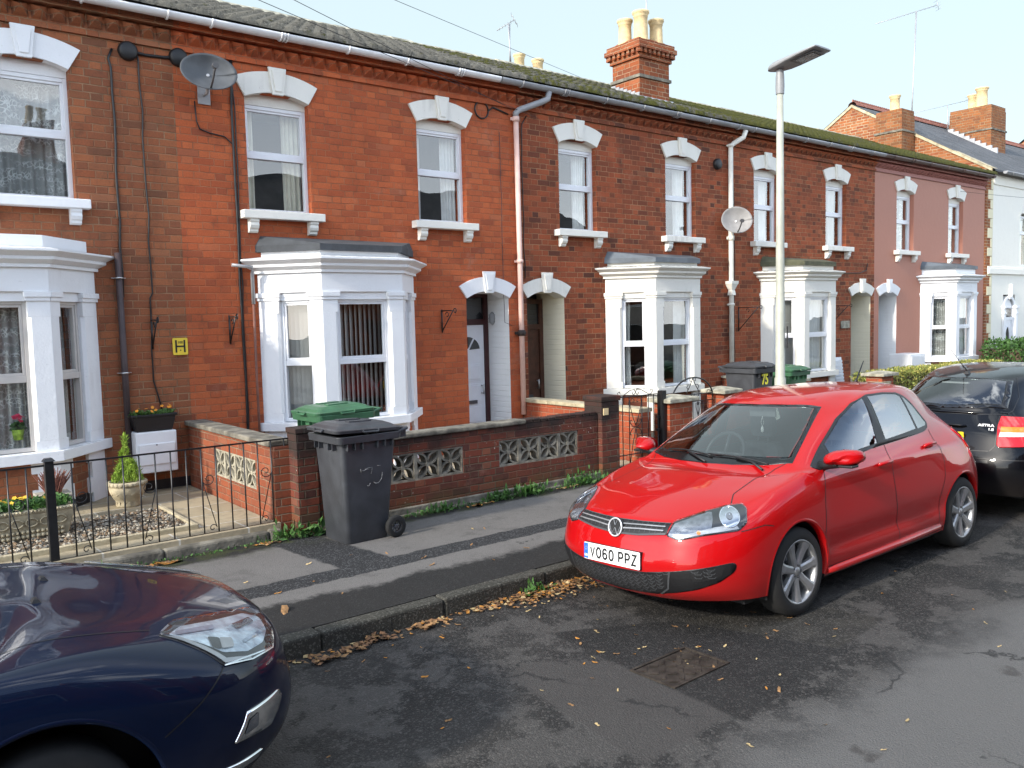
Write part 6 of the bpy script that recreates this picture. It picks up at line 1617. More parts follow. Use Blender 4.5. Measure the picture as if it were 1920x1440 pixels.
def wheel(t, x, y, z, R, w, sg, spokes=7, rimR=None, mat='alloy', emblem=False, steer=0):
    """sg: outward side (+1/-1 along y)"""
    rr_ = rimR or R*.705; mb = MB(); n = 48
    prof = [(rr_-.005, -w/2+.01), (rr_+.01, -w/2), (R-.05, -w/2-.002), (R-.015, -w/2+.012), (R-.003, -w/2+.03), (R, -w*.2), (R, w*.2), (R-.003, w/2-.03), (R-.015, w/2-.012), (R-.05, w/2+.002), (rr_+.01, w/2), (rr_-.005, w/2-.01)]
    mb.lathe([(r, h*sg) for r, h in prof], (x, y, z), axis='Y', n=n)
    for gy in (-w*.25, 0, w*.25):   # tread grooves
        pass
    ty = mb.build('wheel', 'rubber', t, local=True)
    mb = MB(); o = sg
    mb.lathe([(rr_-.012, -w*.45*o), (rr_-.02, w*.30*o), (rr_-.012, w*.42*o), (rr_-.004, w*.47*o), (rr_+.006, w*.485*o), (rr_+.006, w*.44*o)], (x, y, z), axis='Y', n=n)
    mb.lathe([(.0, w*.36*o), (.035, w*.36*o), (.058, w*.30*o), (.062, w*.20*o), (.062, 0)], (x, y, z), axis='Y', n=28)
    for k in range(spokes):
        a = 2*PI*k/spokes+.15; d = Vector((math.cos(a), 0, math.sin(a))); p = Vector((-math.sin(a), 0, math.cos(a))); c = Vector((x, y, z)); Y = Vector((0, o, 0))
        r0, r1 = .045, rr_-.010; secs = [(r0, .030, .37), (r0+(r1-r0)*.3, .027, .39), (r0+(r1-r0)*.7, .031, .43), (r1, .042, .47)]; ring = []
        for (r, hw, hh) in secs:
            q = c+d*r; ring.append([q-p*hw+Y*(w*hh-.035), q-p*hw+Y*(w*hh-.008), q-p*hw*.55+Y*(w*hh), q+p*hw*.55+Y*(w*hh), q+p*hw+Y*(w*hh-.008), q+p*hw+Y*(w*hh-.035)])
        loft(mb, ring)
    rm = mb.build('rim', mat, ty, local=True)
    mb = MB(); mb.lathe([(0, -w*.2*o), (rr_-.02, -w*.2*o), (rr_-.02, -w*.1*o)], (x, y, z), axis='Y', n=24); mb.lathe([(.12, -w*.1*o), (.12, w*.02*o), (.0, w*.02*o)], (x, y, z), axis='Y', n=24); mb.build('brake_disc', 'lamp_dark', ty, local=True)
    mb = MB()
    for k in range(5):
        a = 2*PI*k/5; mb.lathe([(0, w*.375*o), (.009, w*.375*o), (.010, w*.34*o)], (x+.042*math.cos(a), y, z+.042*math.sin(a)), axis='Y', n=10)
    mb.build('wheel_bolt', 'lamp_dark', ty, local=True)
    mb = MB(); mb.lathe([(0, w*.40*o), (.026, w*.395*o), (.030, w*.37*o), (.03, w*.34*o)], (x, y, z), axis='Y', n=24); mb.build('hub_cap', 'alloy', ty, local=True)
    return ty
def arch_liner(t, x, z, R, y0, y1):
    n = 20
    for sg in (1, -1):
        mb = MB(); a0, a1 = -.35, PI+.35
        vs = [(x+(R+.012)*math.cos(a0+(a1-a0)*i/n), sg*yy, z+(R+.012)*math.sin(a0+(a1-a0)*i/n)) for yy in (y0, y1) for i in range(n+1)]
        mb.add(vs, [(i, i+1, n+2+i, n+1+i) for i in range(n)]); mb.add([(x, sg*y0, z)]+vs[:n+1], [(0, i+1, i+2) for i in range(n)])
        mb.build('wheel_arch', 'plastic_black', t, local=True, fixn=False)
def arch_lip(t, car, x, z, R, mat, sides=(1,-1), w=.013, a0=-.25, a1=PI+.25):
    for sg in sides:
        mb = MB(); pts = []
        for i in range(41):
            a = a0+(a1-a0)*i/40; p = Vector((x+(R+.004)*math.cos(a), sg*.5, z+(R+.004)*math.sin(a))); loc, n = car._proj(p, Vector((0, -sg, 0))); pts.append(loc)
        vs = []
        for i, p in enumerate(pts):
            a = a0+(a1-a0)*i/40; rd = Vector((math.cos(a), 0, math.sin(a))); Y = Vector((0, sg, 0)); vs += [p+rd*w-Y*.002, p+rd*w*.4+Y*.003, p+Y*.002, p-rd*.009-Y*.003, p-rd*.009-Y*.05]
        mb.smooth = True; mb.add(vs, [(5*i+k, 5*i+k+1, 5*i+k+6, 5*i+k+5) for i in range(40) for k in range(4)])
        mb.build('arch_lip', mat, t, local=True)
def seats(t, xs, y0=.36, mat='seat_fabric', z=.36, H=1.0):
    for x in xs:
        for sg in (-1, 1):
            mb = MB(); y = sg*y0
            loft(mb, [[(x+dx, y+yy, zz) for yy, dx in ((-.23,0),(-.21,-.05),(-.12,-.07),(.12,-.07),(.21,-.05),(.23,0),(.2,.06),(-.2,.06))] for zz, dx0 in ((z,0),(z+.25,0))][:0] or [[(x+.0+k*.10+dx, y+yy*wd, z+k*.55) for yy, dx in ((-.23,0),(-.21,-.05),(-.12,-.07),(.12,-.07),(.21,-.05),(.23,0),(.2,.06),(-.2,.06))] for k, wd in ((0,1),(.5,1.02),(.9,.9),(1.0,.7))])
            mb.box(x-.42, x, y-.23, y+.23, z-.12, z+.06)
            hx = x+.13; loft(mb, [[(hx+dx*.8, y+yy, zz) for yy, dx in ((-.13*w_,0),(-.11*w_,-.05),(.11*w_,-.05),(.13*w_,0),(.1*w_,.05),(-.1*w_,.05))] for zz, w_ in ((z+.60,.8),(z+.64,1),(z+.74,1),(z+.79,.75))])
            mb.tube([(x+.10, y-.05, z+.5), (x+.12, y-.05, z+.62)], .008, 6); mb.tube([(x+.10, y+.05, z+.5), (x+.12, y+.05, z+.62)], .008, 6)
            o = mb.build('seat', mat, t, local=True, bevel=.012)
GL = {  # plain block capitals as strokes on a 0..1 by 0..1 cell
 'V': [[(0,1),(.5,0),(1,1)]], 'O': [[(.3,0),(.7,0),(1,.25),(1,.75),(.7,1),(.3,1),(0,.75),(0,.25),(.3,0)]], '0': [[(.3,0),(.7,0),(1,.25),(1,.75),(.7,1),(.3,1),(0,.75),(0,.25),(.3,0)]],
 '6': [[(.95,.8),(.7,1),(.3,1),(0,.75),(0,.25),(.3,0),(.7,0),(1,.2),(1,.38),(.7,.56),(.3,.56),(0,.38)]], 'P': [[(0,0),(0,1),(.7,1),(1,.82),(1,.62),(.7,.44),(0,.44)]], 'Z': [[(0,1),(1,1),(0,0),(1,0)]],
 '7': [[(0,1),(1,1),(.35,0)]], '5': [[(.95,1),(.1,1),(.05,.55),(.65,.58),(1,.4),(1,.2),(.7,0),(.3,0),(0,.15)]]}
def block_text(name, body, h, w, mat, parent, O, ux, uy, uz, th, gap=None, space=None):
    gap = gap or w*.26; tot = sum((space or w*.7) if c == ' ' else w+gap for c in body)-gap; x = -tot/2; mb = MB()
    for c in body:
        if c == ' ': x += (space or w*.7); continue
        for st in GL[c]:
            P = [Vector((x+th/2+p[0]*(w-th), -h/2+th/2+p[1]*(h-th))) for p in st]; closed = st[0] == st[-1]; n = len(P); o = []; lo = []
            for i in range(n):
                a = P[i-1] if i else (P[-2] if closed else None); b = P[i+1] if i < n-1 else (P[1] if closed else None)
                d1 = (P[i]-a).normalized() if a is not None else None; d2 = (b-P[i]).normalized() if b is not None else None
                d = d2 if d1 is None else d1 if d2 is None else (d1+d2).normalized(); nn = Vector((-d.y, d.x)); k = 1 if d1 is None or d2 is None else min(1.9, 1/max(.35, nn.dot(Vector((-d1.y, d1.x)))))
                e = Vector((0,0))
                if d1 is None: e = -d*th*.5
                if d2 is None: e = d*th*.5
                o.append(P[i]+nn*th/2*k+e*.0); lo.append(P[i]-nn*th/2*k+e*.0)
            f = lambda p, z: tuple(O+ux*p.x+uy*p.y+uz*z); vs = [f(p, .0012) for p in o]+[f(p, .0012) for p in lo]
            mb.add(vs, [(i, i+1, n+i+1, n+i) for i in range(n-1)])
        x += w+gap
    return mb.build(name, mat, parent, local=True, fixn=False)
def plate(t, name, O, ux, uy, uz, w, h, mat, text, tsize, xs, blue=True, parent=None, toff=.0):
    """number plate: O centre, ux right, uy up, uz outward"""
    ux, uy, uz, O = map(Vector, (ux, uy, uz, O)); mb = MB()
    ring = [(w/2*a-(.006 if b_ else 0)*a, h/2*c) for a, c, b_ in ((1,-1,1),(1,1,1),(-1,1,1),(-1,-1,1))]
    r = .008; poly = []
    for (sx, sy, a0) in ((1,1,0),(-1,1,PI/2),(-1,-1,PI),(1,-1,3*PI/2)):
        for i in range(5): a = a0+PI/2*i/4; poly.append((sx*(w/2-r)+r*math.cos(a), sy*(h/2-r)+r*math.sin(a)))
    mb.prism(poly, -.004, .003, lambda u, v, a: tuple(O+ux*u+uy*v+uz*a)); pl = mb.build(name, mat, t, local=True)
    if blue:
        mb = MB(); poly = [(-w/2+.001, -h/2+.004), (-w/2+.040, -h/2+.004), (-w/2+.040, h/2-.004), (-w/2+.001, h/2-.004)]; mb.prism(poly, .003, .0042, lambda u, v, a: tuple(O+ux*u+uy*v+uz*a)); mb.build('plate_band', 'plate_blue', pl, local=True)
        mb = MB()
        for k in range(12):
            a = k*PI/6; c = (-w/2+.0205+.011*math.cos(a), .018+.011*math.sin(a)); mb.prism([(c[0]+.0016*math.cos(q*PI/2), c[1]+.0016*math.sin(q*PI/2)) for q in range(4)], .0042, .005, lambda u, v, a: tuple(O+ux*u+uy*v+uz*a))
        mb.build('plate_stars', 'sign_yellow', pl, local=True)
        text_mesh('plate_letters', 'GB', .024, 'plate_white', pl, basis(O+ux*(-w/2+.0205)+uy*(-.030)+uz*.0045, ux, uy, uz), offset=.0004, depth=.0004)
    if text: block_text('plate_letters', text, tsize, xs, 'ink_black', pl, O+ux*toff+uz*.0035, ux, uy, uz, .0140, gap=.0095, space=.030)
    return pl
# ---- red hatchback
t = thing('red_car', (4.07, 3.965, -.034), 'bright red five-door hatchback with white front plate parked facing left beside the kerb', 'car', rz=.010)
t.rotation_euler = (-.045, 0, .010)
R_ = t; t['_o'] = (0,0,0)
rows = [
 [(.10,0,.205),(.11,.30,.210),(.19,.55,.215),(.33,.715,.215),(.50,.79,.21),(.83,.80,.20),(1.16,.80,.20),(1.30,.795,.20),(2.05,.795,.20),(2.80,.795,.20),(3.30,.80,.21),(3.58,.77,.22),(3.76,.66,.24),(3.84,.46,.25),(3.87,.25,.25),(3.875,0,.25)],
 [(.030,0,.29),(.040,.30,.29),(.115,.565,.30),(.285,.750,.31),(.48,.82,.32),(.83,.832,.32),(1.16,.828,.32),(1.30,.825,.31),(2.05,.825,.31),(2.80,.825,.31),(3.30,.832,.33),(3.60,.80,.35),(3.80,.70,.37),(3.89,.49,.38),(3.92,.27,.38),(3.925,0,.38)],
 [(0,0,.44),(.012,.30,.44),(.080,.56,.45),(.245,.755,.46),(.46,.833,.48),(.83,.843,.48),(1.16,.832,.43),(1.30,.818,.40),(2.05,.812,.40),(2.80,.816,.41),(3.30,.843,.48),(3.60,.812,.50),(3.81,.715,.52),(3.905,.50,.53),(3.935,.27,.53),(3.94,0,.53)],
 [(.022,0,.555),(.034,.30,.555),(.100,.555,.565),(.265,.75,.59),(.48,.832,.62),(.83,.846,.66),(1.16,.842,.60),(1.30,.838,.56),(2.05,.836,.57),(2.80,.838,.60),(3.30,.845,.69),(3.59,.805,.68),(3.79,.70,.67),(3.87,.50,.67),(3.90,.27,.67),(3.905,0,.67)],
 [(.055,0,.66),(.068,.30,.66),(.135,.54,.665),(.32,.735,.70),(.55,.805,.76),(.83,.82,.82),(1.10,.822,.84),(1.28,.82,.85),(2.05,.82,.87),(2.78,.82,.885),(3.22,.790,.90),(3.52,.745,.90),(3.72,.64,.87),(3.82,.47,.84),(3.85,.26,.83),(3.86,0,.83)],
 [(.115,0,.725),(.13,.28,.725),(.215,.49,.735),(.41,.655,.785),(.63,.725,.855),(.85,.745,.905),(1.02,.76,.935),(1.15,.762,.950),(2.05,.775,.975),(2.75,.752,.995),(3.14,.70,1.02),(3.42,.635,1.04),(3.60,.545,1.04),(3.72,.41,1.02),(3.77,.23,1.01),(3.78,0,1.01)]]
hood = [[(.36,0,.828),(.37,.27,.826),(.43,.49,.822)],[(.57,0,.890),(.58,.27,.887),(.64,.51,.880)],[(.74,0,.930),(.75,.27,.927),(.82,.53,.918)],[(.89,0,.958),(.905,.28,.956),(.98,.56,.950)]]
gh = [
 [(1.20,0,1.135),(1.21,.27,1.132),(1.27,.51,1.122),(1.41,.680,1.105),(2.06,.725,1.13),(2.72,.695,1.15),(3.05,.635,1.17),(3.29,.565,1.175),(3.45,.485,1.17),(3.58,.37,1.155),(3.64,.21,1.15),(3.655,0,1.15)],
 [(1.57,0,1.322),(1.58,.25,1.319),(1.63,.46,1.308),(1.76,.608,1.285),(2.10,.64,1.345),(2.68,.615,1.35),(2.97,.565,1.335),(3.18,.505,1.32),(3.32,.43,1.31),(3.44,.33,1.305),(3.50,.18,1.305),(3.515,0,1.31)],
 [(1.80,0,1.405),(1.81,.22,1.402),(1.85,.41,1.392),(1.97,.53,1.372),(2.2,.562,1.41),(2.68,.535,1.415),(2.94,.49,1.40),(3.12,.445,1.382),(3.25,.38,1.365),(3.37,.29,1.357),(3.43,.16,1.357),(3.445,0,1.36)]]
roof = [[(2.2,0,1.45),(2.2,.21,1.447),(2.2,.40,1.436)],[(2.70,0,1.455),(2.70,.20,1.452),(2.70,.38,1.441)],[(2.98,0,1.438),(2.98,.18,1.436),(2.97,.35,1.424)],[(3.20,0,1.408),(3.20,.17,1.405),(3.18,.32,1.396)]]
def nose(p): return (p[0]-.11*max(0, (.66-p[0])/.66), p[1], p[2])      # longer front overhang
rows = [[nose(p) for p in r] for r in rows]; hood = [[nose(p) for p in r] for r in hood]
AR = [(.83, .30, .345), (3.30, .30, .345)]
CR = [(rows[3][i], rows[3][i+1], .5) for i in range(4)]+[(rows[2][i], rows[2][i+1], .25) for i in range(3)]+[(rows[4][i], rows[4][i+1], .45) for i in range(6, 11)]+[(hood[i][2], hood[i+1][2], .35) for i in range(3)]+[(rows[2][i], rows[2][i+1], .35) for i in range(6, 10)]+[(rows[3][i], rows[3][i+1], .25) for i in range(6, 10)]+[(rows[5][i], rows[5][i+1], .6) for i in range(3)]+[(rows[5][i], rows[5][i+1], .45) for i in range(3, 7)]+[(rows[0][i], rows[0][i+1], .7) for i in range(15)]
car = Car(t, rows, hood, gh, roof, 'paint_red', AR, crease=CR)
CARS = {'red': car}
#RED_START
def both(f):
    for sg in (-1, 1): f(sg)
g = lambda pts, sg: [(x, y*sg, z) for x, y, z in pts]
DN = Vector((1, 0, -.12))
# windscreen: black border, glass, scuttle
ws = [(1.075,.640,.985),(1.28,.595,1.108),(1.46,.552,1.204),(1.715,.490,1.330),(1.645,.26,1.338),(1.625,0,1.340),(1.645,-.26,1.338),(1.715,-.490,1.330),(1.46,-.552,1.204),(1.28,-.595,1.108),(1.075,-.640,.985),(.99,-.46,.965),(.925,-.24,.963),(.905,0,.963),(.925,.24,.963),(.99,.46,.965)]
wi = [(1.12,.590,1.015),(1.30,.560,1.112),(1.46,.522,1.198),(1.675,.462,1.306),(1.61,.25,1.314),(1.595,0,1.316),(1.61,-.25,1.314),(1.675,-.462,1.306),(1.46,-.522,1.198),(1.30,-.560,1.112),(1.12,-.590,1.015),(1.06,-.42,1.012),(1.01,-.22,1.012),(.995,0,1.012),(1.01,.22,1.012),(1.06,.42,1.012)]
WD = (.62, 0, -.78)
car.patch('windscreen_frame', ws, WD, 'trim_gloss', .003, holes=[wi], step=.04)
car.patch('windscreen', wi, WD, 'car_glass', .004, step=.05, skirt=0); car.cut([tuple(Vector(p)*.985+Vector((.02,0,.015))) for p in wi], WD)
# side glazing
fo = [(1.13,.7,.962),(1.33,.7,1.072),(1.67,.7,1.246),(1.93,.7,1.343),(2.15,.7,1.390),(2.40,.7,1.390),(2.63,.7,1.372),(2.74,.7,1.335),(2.82,.7,1.28),(2.985,.7,1.095),(2.94,.7,1.055),(2.83,.7,1.035),(1.92,.7,1.003),(1.32,.7,.950),(1.19,.7,.934)]
fg = [(1.39,.7,.993),(1.40,.7,1.088),(1.70,.7,1.243),(1.94,.7,1.334),(2.065,.7,1.366),(2.015,.7,1.034)]
rg = [(2.15,.7,1.375),(2.40,.7,1.374),(2.60,.7,1.358),(2.655,.7,1.335),(2.705,.7,1.072),(2.16,.7,1.045)]
qg = [(2.69,.7,1.330),(2.725,.7,1.318),(2.80,.7,1.262),(2.945,.7,1.098),(2.92,.7,1.078),(2.745,.7,1.068)]
def side(sg):
    d = (0, -sg, 0)
    car.patch('window_frame', resamp(g(fo, sg), .02), d, 'trim_black', .003, holes=[g(fg, sg), g(rg, sg), g(qg, sg)], step=.04)
    for w_ in (fg, rg, qg):
        car.patch('side_window', g(w_, sg), d, 'car_glass', .0035, step=.05, skirt=0); car.cut(g(w_, sg), d)
    mb = MB()
    for L in ([(1.23,.75,.940),(1.18,.75,.86),(1.15,.8,.70),(1.135,.8,.50),(1.18,.8,.265)], [(2.115,.7,1.02),(2.115,.8,.83),(2.14,.8,.6),(2.20,.8,.265)], [(2.95,.7,1.04),(2.925,.75,.93),(2.965,.8,.78),(2.95,.8,.66),(2.87,.8,.5),(2.85,.8,.27)], [(1.18,.8,.262),(2.85,.8,.262)]):
        car.line(g(L, sg), d, .007, .0012, mb)
    car.line(g([(.40,.61,.80),(.51,.55,.843),(.79,.53,.911),(.98,.56,.955),(1.07,.61,.975)], sg), (0,0,-1), .007, .0012, mb)
    car.line(g([(.28,.765,.664),(.46,.82,.682),(.535,.84,.665)], sg), (.4, -sg, 0), .006, .0012, mb)
    mb.build('shut_line', 'plastic_black', t, local=True, fixn=False)
    # handles in their scoops
    for hx, hz in ((1.99, .884), (2.765, .930)):
        pl = [(hx-.085, .8, hz-.012), (hx-.04, .8, hz-.038), (hx+.03, .8, hz-.036), (hx+.06, .8, hz), (hx+.03, .8, hz+.028), (hx-.05, .8, hz+.024)]
        car.patch('handle_recess', resamp(g(pl, sg), .03), d, 'paint_red', .0012, step=.02, skirt=0)
        p, n = car._proj(Vector((hx, sg*.8, hz)), Vector(d)); q = MB(); ux = Vector((1, 0, .03)).normalized(); uz = n.cross(ux)
        pts = [p+ux*a+n*b for a, b in ((-.085,.004),(-.07,.024),(0,.032),(.07,.030),(.098,.018),(.105,.004))]; q.tube(pts, [.012,.014,.015,.015,.014,.010], 10); q.build('door_handle', 'paint_red', t, local=True)
    # sill ridge
    mb = MB(); pts = [(1.19,.800,.232),(1.3,.812,.232),(2.0,.818,.238),(2.85,.812,.25),(2.93,.80,.252)]
    mb.tube(g(pts, sg), [.022,.027,.027,.027,.022], 12); mb.build('side_skirt', 'paint_red', t, local=True)
    # headlamp unit behind a clear lens
    hl = [(.065,.404,.716),(-.020,.408,.640),(-.006,.495,.618),(.086,.614,.647),(.270,.760,.668),(.345,.765,.705),(.425,.712,.780),(.437,.672,.806),(.379,.605,.798),(.263,.523,.772)]
    hd_ = Vector((.72, -sg*.62, -.12))
    base = car.patch('headlight', resamp(g(hl, sg), .018), hd_, 'trim_black', .002, step=.02, label=None)
    gr = [(.056,.420,.708),(-.012,.418,.645),(.0,.495,.626),(.086,.608,.655),(.150,.640,.690),(.205,.610,.735),(.262,.560,.766),(.25,.535,.765)]
    car.patch('reflector', resamp(g(gr, sg), .01), hd_, 'reflector_grey', .0035, step=.02, parent=base, skirt=0)
    car.patch('chrome_strip', g([(.008,.435,.650),(.035,.53,.656),(.17,.655,.694),(.275,.738,.702),(.275,.758,.680),(.090,.612,.656),(.012,.500,.632)], sg), hd_, 'alloy', .0045, step=.02, parent=base, skirt=0)
    def disc(c, r, mat, off, rim=True, nm='lamp_bowl'):
        c = Vector(c); c.y *= sg; e1 = Vector((0,0,1)).cross(hd_).normalized(); e2 = hd_.normalized().cross(e1)
        poly = [tuple(c+e1*r*math.cos(a*PI/12)+e2*r*math.sin(a*PI/12)) for a in range(24)]
        car.patch(nm, poly, hd_, mat, off, step=.02, parent=base, skirt=0)
        if rim:
            q = MB(); q.tube([car._proj(Vector(p), hd_)[0]-hd_.normalized()*(off+.002) for p in poly], .0042, 6, closed=True); q.build('lamp_ring', 'chrome', base, local=True)
    disc((.300,.668,.745), .062, 'reflector', .005); disc((.300,.668,.745), .020, 'reflector_grey', .009, False); disc((.137,.548,.712), .036, 'reflector_grey', .0045, False); disc((.137,.548,.712), .012, 'reflector_grey', .007, False)
    disc((.082,.590,.664), .012, 'tail_amber', .0065, False, 'indicator_bulb')
    q = MB()
    for k in (-.022, .0, .022): p = Vector((.300, .668*sg, .735)); e1 = Vector((0,0,1)).cross(hd_).normalized(); q.tube([p+e1*k+Vector((0,0,-.03))-hd_.normalized()*.006, p+e1*k+Vector((0,0,.03))-hd_.normalized()*.006], .003, 5)
    q.build('lamp_louvre', 'chrome', base, local=True)
    car.patch('lens', resamp(g(hl, sg), .018), hd_, 'lens_clear', .010, step=.02, parent=base, skirt=.004)
    # tail lamp
    car.patch('tail_light', resamp(g([(3.43,.66,.995),(3.56,.58,1.00),(3.74,.60,.83),(3.66,.70,.79),(3.50,.745,.83)], sg), .02), (-.55, -sg*.8, 0), 'tail_red', .006, step=.03)
    # door mirror
    mb = MB(); c = Vector((1.26, sg*.905, 1.015)); rings = []
    for xx, sy, sz in ((-.085,.015,.010),(-.07,.07,.034),(-.035,.108,.054),(.01,.118,.062),(.05,.116,.060),(.056,.108,.055)):
        rings.append([(c.x+xx+.04*math.cos(a*PI/10), c.y+sg*(sy*(abs(math.cos(a*PI/10))**.7)*(1 if math.cos(a*PI/10) > 0 else -1)+.012), c.z+sz*(abs(math.sin(a*PI/10))**.75)*(1 if math.sin(a*PI/10) > 0 else -.75)+.10*sy*math.cos(a*PI/10)) for a in range(20)])
    loft(mb, rings); m_ = mb.build('door_mirror', 'paint_red', t, local=True)
    for p_ in m_.data.polygons: p_.use_smooth = True
    mb = MB(); mb.box(c.x-.045, c.x+.045, min(c.y+sg*-.11, c.y+sg*.10), max(c.y-sg*.11, c.y+sg*.10), c.z-.056, c.z-.038); mb.tube([(1.25, sg*.74, .955), (1.235, sg*.82, .97), (1.22, sg*.90, .985)], [.04,.03,.03], 10); mb.build('mirror_arm', 'trim_black', m_, local=True, bevel=.006)
    mb = MB(); mb.lathe([(0, .062), (.085, .062)], (c.x, c.y+sg*.012, c.z), axis='X', n=20, sx=1.15, sy=.72); mb.build('mirror_glass', 'chrome', m_, local=True)
both(side)
# grille between the lamps
gp = [(0,.402,.716),(0,.2,.707),(0,0,.702),(0,-.2,.707),(0,-.402,.716),(0,-.412,.645),(0,-.2,.615),(0,0,.603),(0,.2,.615),(0,.412,.645)]
gr_ = car.patch('grille', gp, DN, 'grille_black', .004, step=.04)
mb = MB()
for za, zb in ((.676,.668), (.652,.640)):
    car.line([(0,-.385,za+.012),(0,-.2,za+.004),(0,0,zb),(0,.2,za+.004),(0,.385,za+.012)], DN, .009, .012, mb)
mb.build('grille_bar', 'alloy', gr_, local=True, fixn=False)
mb = MB(); car.line([(0,-.40,.712),(0,-.2,.703),(0,0,.698),(0,.2,.703),(0,.40,.712)], DN, .006, .007, mb); car.line([(0,-.405,.648),(0,-.2,.620),(0,0,.608),(0,.2,.620),(0,.405,.648)], DN, .012, .007, mb)
for k in range(-9, 10):
    if abs(k) > 1: y = k*.041; car.line([(0,y,.700+abs(y)*.03),(0,y,.620+abs(y)*.07)], DN, .004, .006, mb)
mb.build('grille_surround', 'grille_bar', gr_, local=True, fixn=False)
# lower intake with honeycomb
lp = [(0,.775,.487),(0,.67,.462),(0,.50,.432),(0,.27,.398),(0,0,.388),(0,-.27,.398),(0,-.50,.432),(0,-.67,.462),(0,-.775,.487),(0,-.772,.43),(0,-.705,.362),(0,-.60,.315),(0,-.47,.283),(0,-.30,.250),(0,0,.228),(0,.30,.250),(0,.47,.283),(0,.60,.315),(0,.705,.362),(0,.772,.43)]
DL = Vector((1, 0, 0)); li = car.patch('lower_intake', resamp(lp, .03), DL, 'trim_black', .004, step=.03)
def meshpat(poly, nm, sz=.030, hh=.0125):
    p_ = car.patch(nm, poly, DL, 'grille_black', .0055, step=.04, parent=li, skirt=0)
    ys = [p[1] for p in poly]; zs = [p[2] for p in poly]
    def inside(y, z):
        r = False; j = len(poly)-1
        for i in range(len(poly)):
            a, b = poly[i], poly[j]
            if (a[2] > z) != (b[2] > z) and y < (b[1]-a[1])*(z-a[2])/(b[2]-a[2])+a[1]: r = not r
            j = i
        return r
    mb = MB(); r = 0; z = min(zs)
    while z < max(zs):
        y = min(ys)+(sz/2 if r % 2 else 0)
        while y < max(ys):
            if inside(y, z) and inside(y+sz*.7, z) and inside(y-sz*.4, z):
                car.line([(0,y-sz*.36,z+.002),(0,y+sz*.36,z+.002)], DL, .0048, .009, mb, step=.05); car.line([(0,y+sz*.36,z),(0,y+sz*.62,z+hh)], DL, .0048, .009, mb, step=.05); car.line([(0,y-sz*.36,z),(0,y-sz*.62,z+hh)], DL, .0048, .009, mb, step=.05)
            y += sz*2*.98
        z += hh; r += 1
    mb.build('honeycomb', 'grille_bar', li, local=True, fixn=False)
meshpat([(0,.45,.412),(0,.25,.383),(0,0,.374),(0,-.25,.383),(0,-.45,.412),(0,-.42,.312),(0,-.36,.272),(0,-.2,.250),(0,0,.243),(0,.2,.250),(0,.36,.272),(0,.42,.312)], 'intake_mesh')
for sg in (-1, 1): meshpat(g([(0,.58,.432),(0,.735,.465),(0,.715,.40),(0,.66,.375),(0,.585,.365)], sg) if sg > 0 else list(reversed(g([(0,.58,.432),(0,.735,.465),(0,.715,.40),(0,.66,.375),(0,.585,.365)], sg))), 'fog_mesh')
mb = MB(); car.line([(0,-.46,.425),(0,-.43,.31),(0,-.36,.262)], DL, .012, .007, mb); car.line([(0,.46,.425),(0,.43,.31),(0,.36,.262)], DL, .012, .007, mb); mb.build('intake_rib', 'grille_bar', li, local=True, fixn=False)
# round badge
p, n = car._proj(Vector((-.05, 0, .650)), Vector((1,0,0))); n = Vector((-1, 0, .22)).normalized(); ux = Vector((0,-1,0)); uy = ux.cross(n)*-1
if uy.z < 0: uy = -uy
O = p+n*.016; R = .060
bd = MB(); rg_ = [(R*1.12*math.cos(a*PI/16), R*1.12*math.sin(a*PI/16)) for a in range(32)]; bd.prism(rg_, -.02, -.002, lambda u, v, a: tuple(O+ux*u+uy*v+n*a)); em = bd.build('emblem', 'grille_black', t, local=True)
q = MB(); q.tube([O+ux*R*math.cos(a*PI/16)+uy*R*math.sin(a*PI/16) for a in range(32)], .0055, 8, closed=True)
def bar(m, a, b, w=.0065):
    a, b = Vector(a), Vector(b); d = (b-a).normalized(); s_ = Vector((-d.y, d.x))*w; m.prism([tuple(a-s_), tuple(a+s_), tuple(b+s_), tuple(b-s_)], -.002, .005, lambda u, v, k: tuple(O+ux*u*R+uy*v*R+n*k))
W = .0048
for a, b in (((-.37,.90),(0.0,.22)), ((.37,.90),(0.0,.22)), ((-.90,.36),(-.43,-.84)), ((.90,.36),(.43,-.84)), ((-.43,-.84),(-.0,-.06)), ((.43,-.84),(.0,-.06))): bar(q, a, b, W)
q.build('emblem_ring', 'badge_silver', em, local=True)
plate(t, 'number_plate', (-.118, 0, .468), (0,-1,0), (.06,0,1), (-1,0,.06), .52, .113, 'plate_white', 'VO60 PPZ', .079, .050, toff=.018)
mb = MB(); mb.box(-.112, -.07, -.26, .26, .412, .524); mb.build('plate_holder', 'plastic_black', t, local=True)
# wipers, aerial
mb = MB(); W1 = lambda x, y: tuple(car._proj(Vector((x, y, 1.5)), Vector((0,0,-1)))[0]+Vector((-.008,0,.014)))
for a, b in (((.955,-.02),(1.045,.47)), ((.975,-.50),(.97,.02))):
    n_ = 10; mb.tube([W1(a[0]+(b[0]-a[0])*i/n_+.02, a[1]+(b[1]-a[1])*i/n_) for i in range(n_+1)], .006, 6); mb.tube([W1(a[0]-.05, a[1]), W1(a[0]-.0, a[1]+.12), W1((a[0]+b[0])/2+.01, (a[1]+b[1])/2)], .009, 6)
mb.build('wiper', 'plastic_black', t, local=True)
mb = MB(); p, n = car._proj(Vector((3.10, 0, 2)), Vector((0,0,-1))); mb.tube([p, p+Vector((.03,0,.03)), p+Vector((.16,0,.19))], [.018,.008,.004], 8); mb.build('roof_aerial', 'plastic_black', t, local=True)
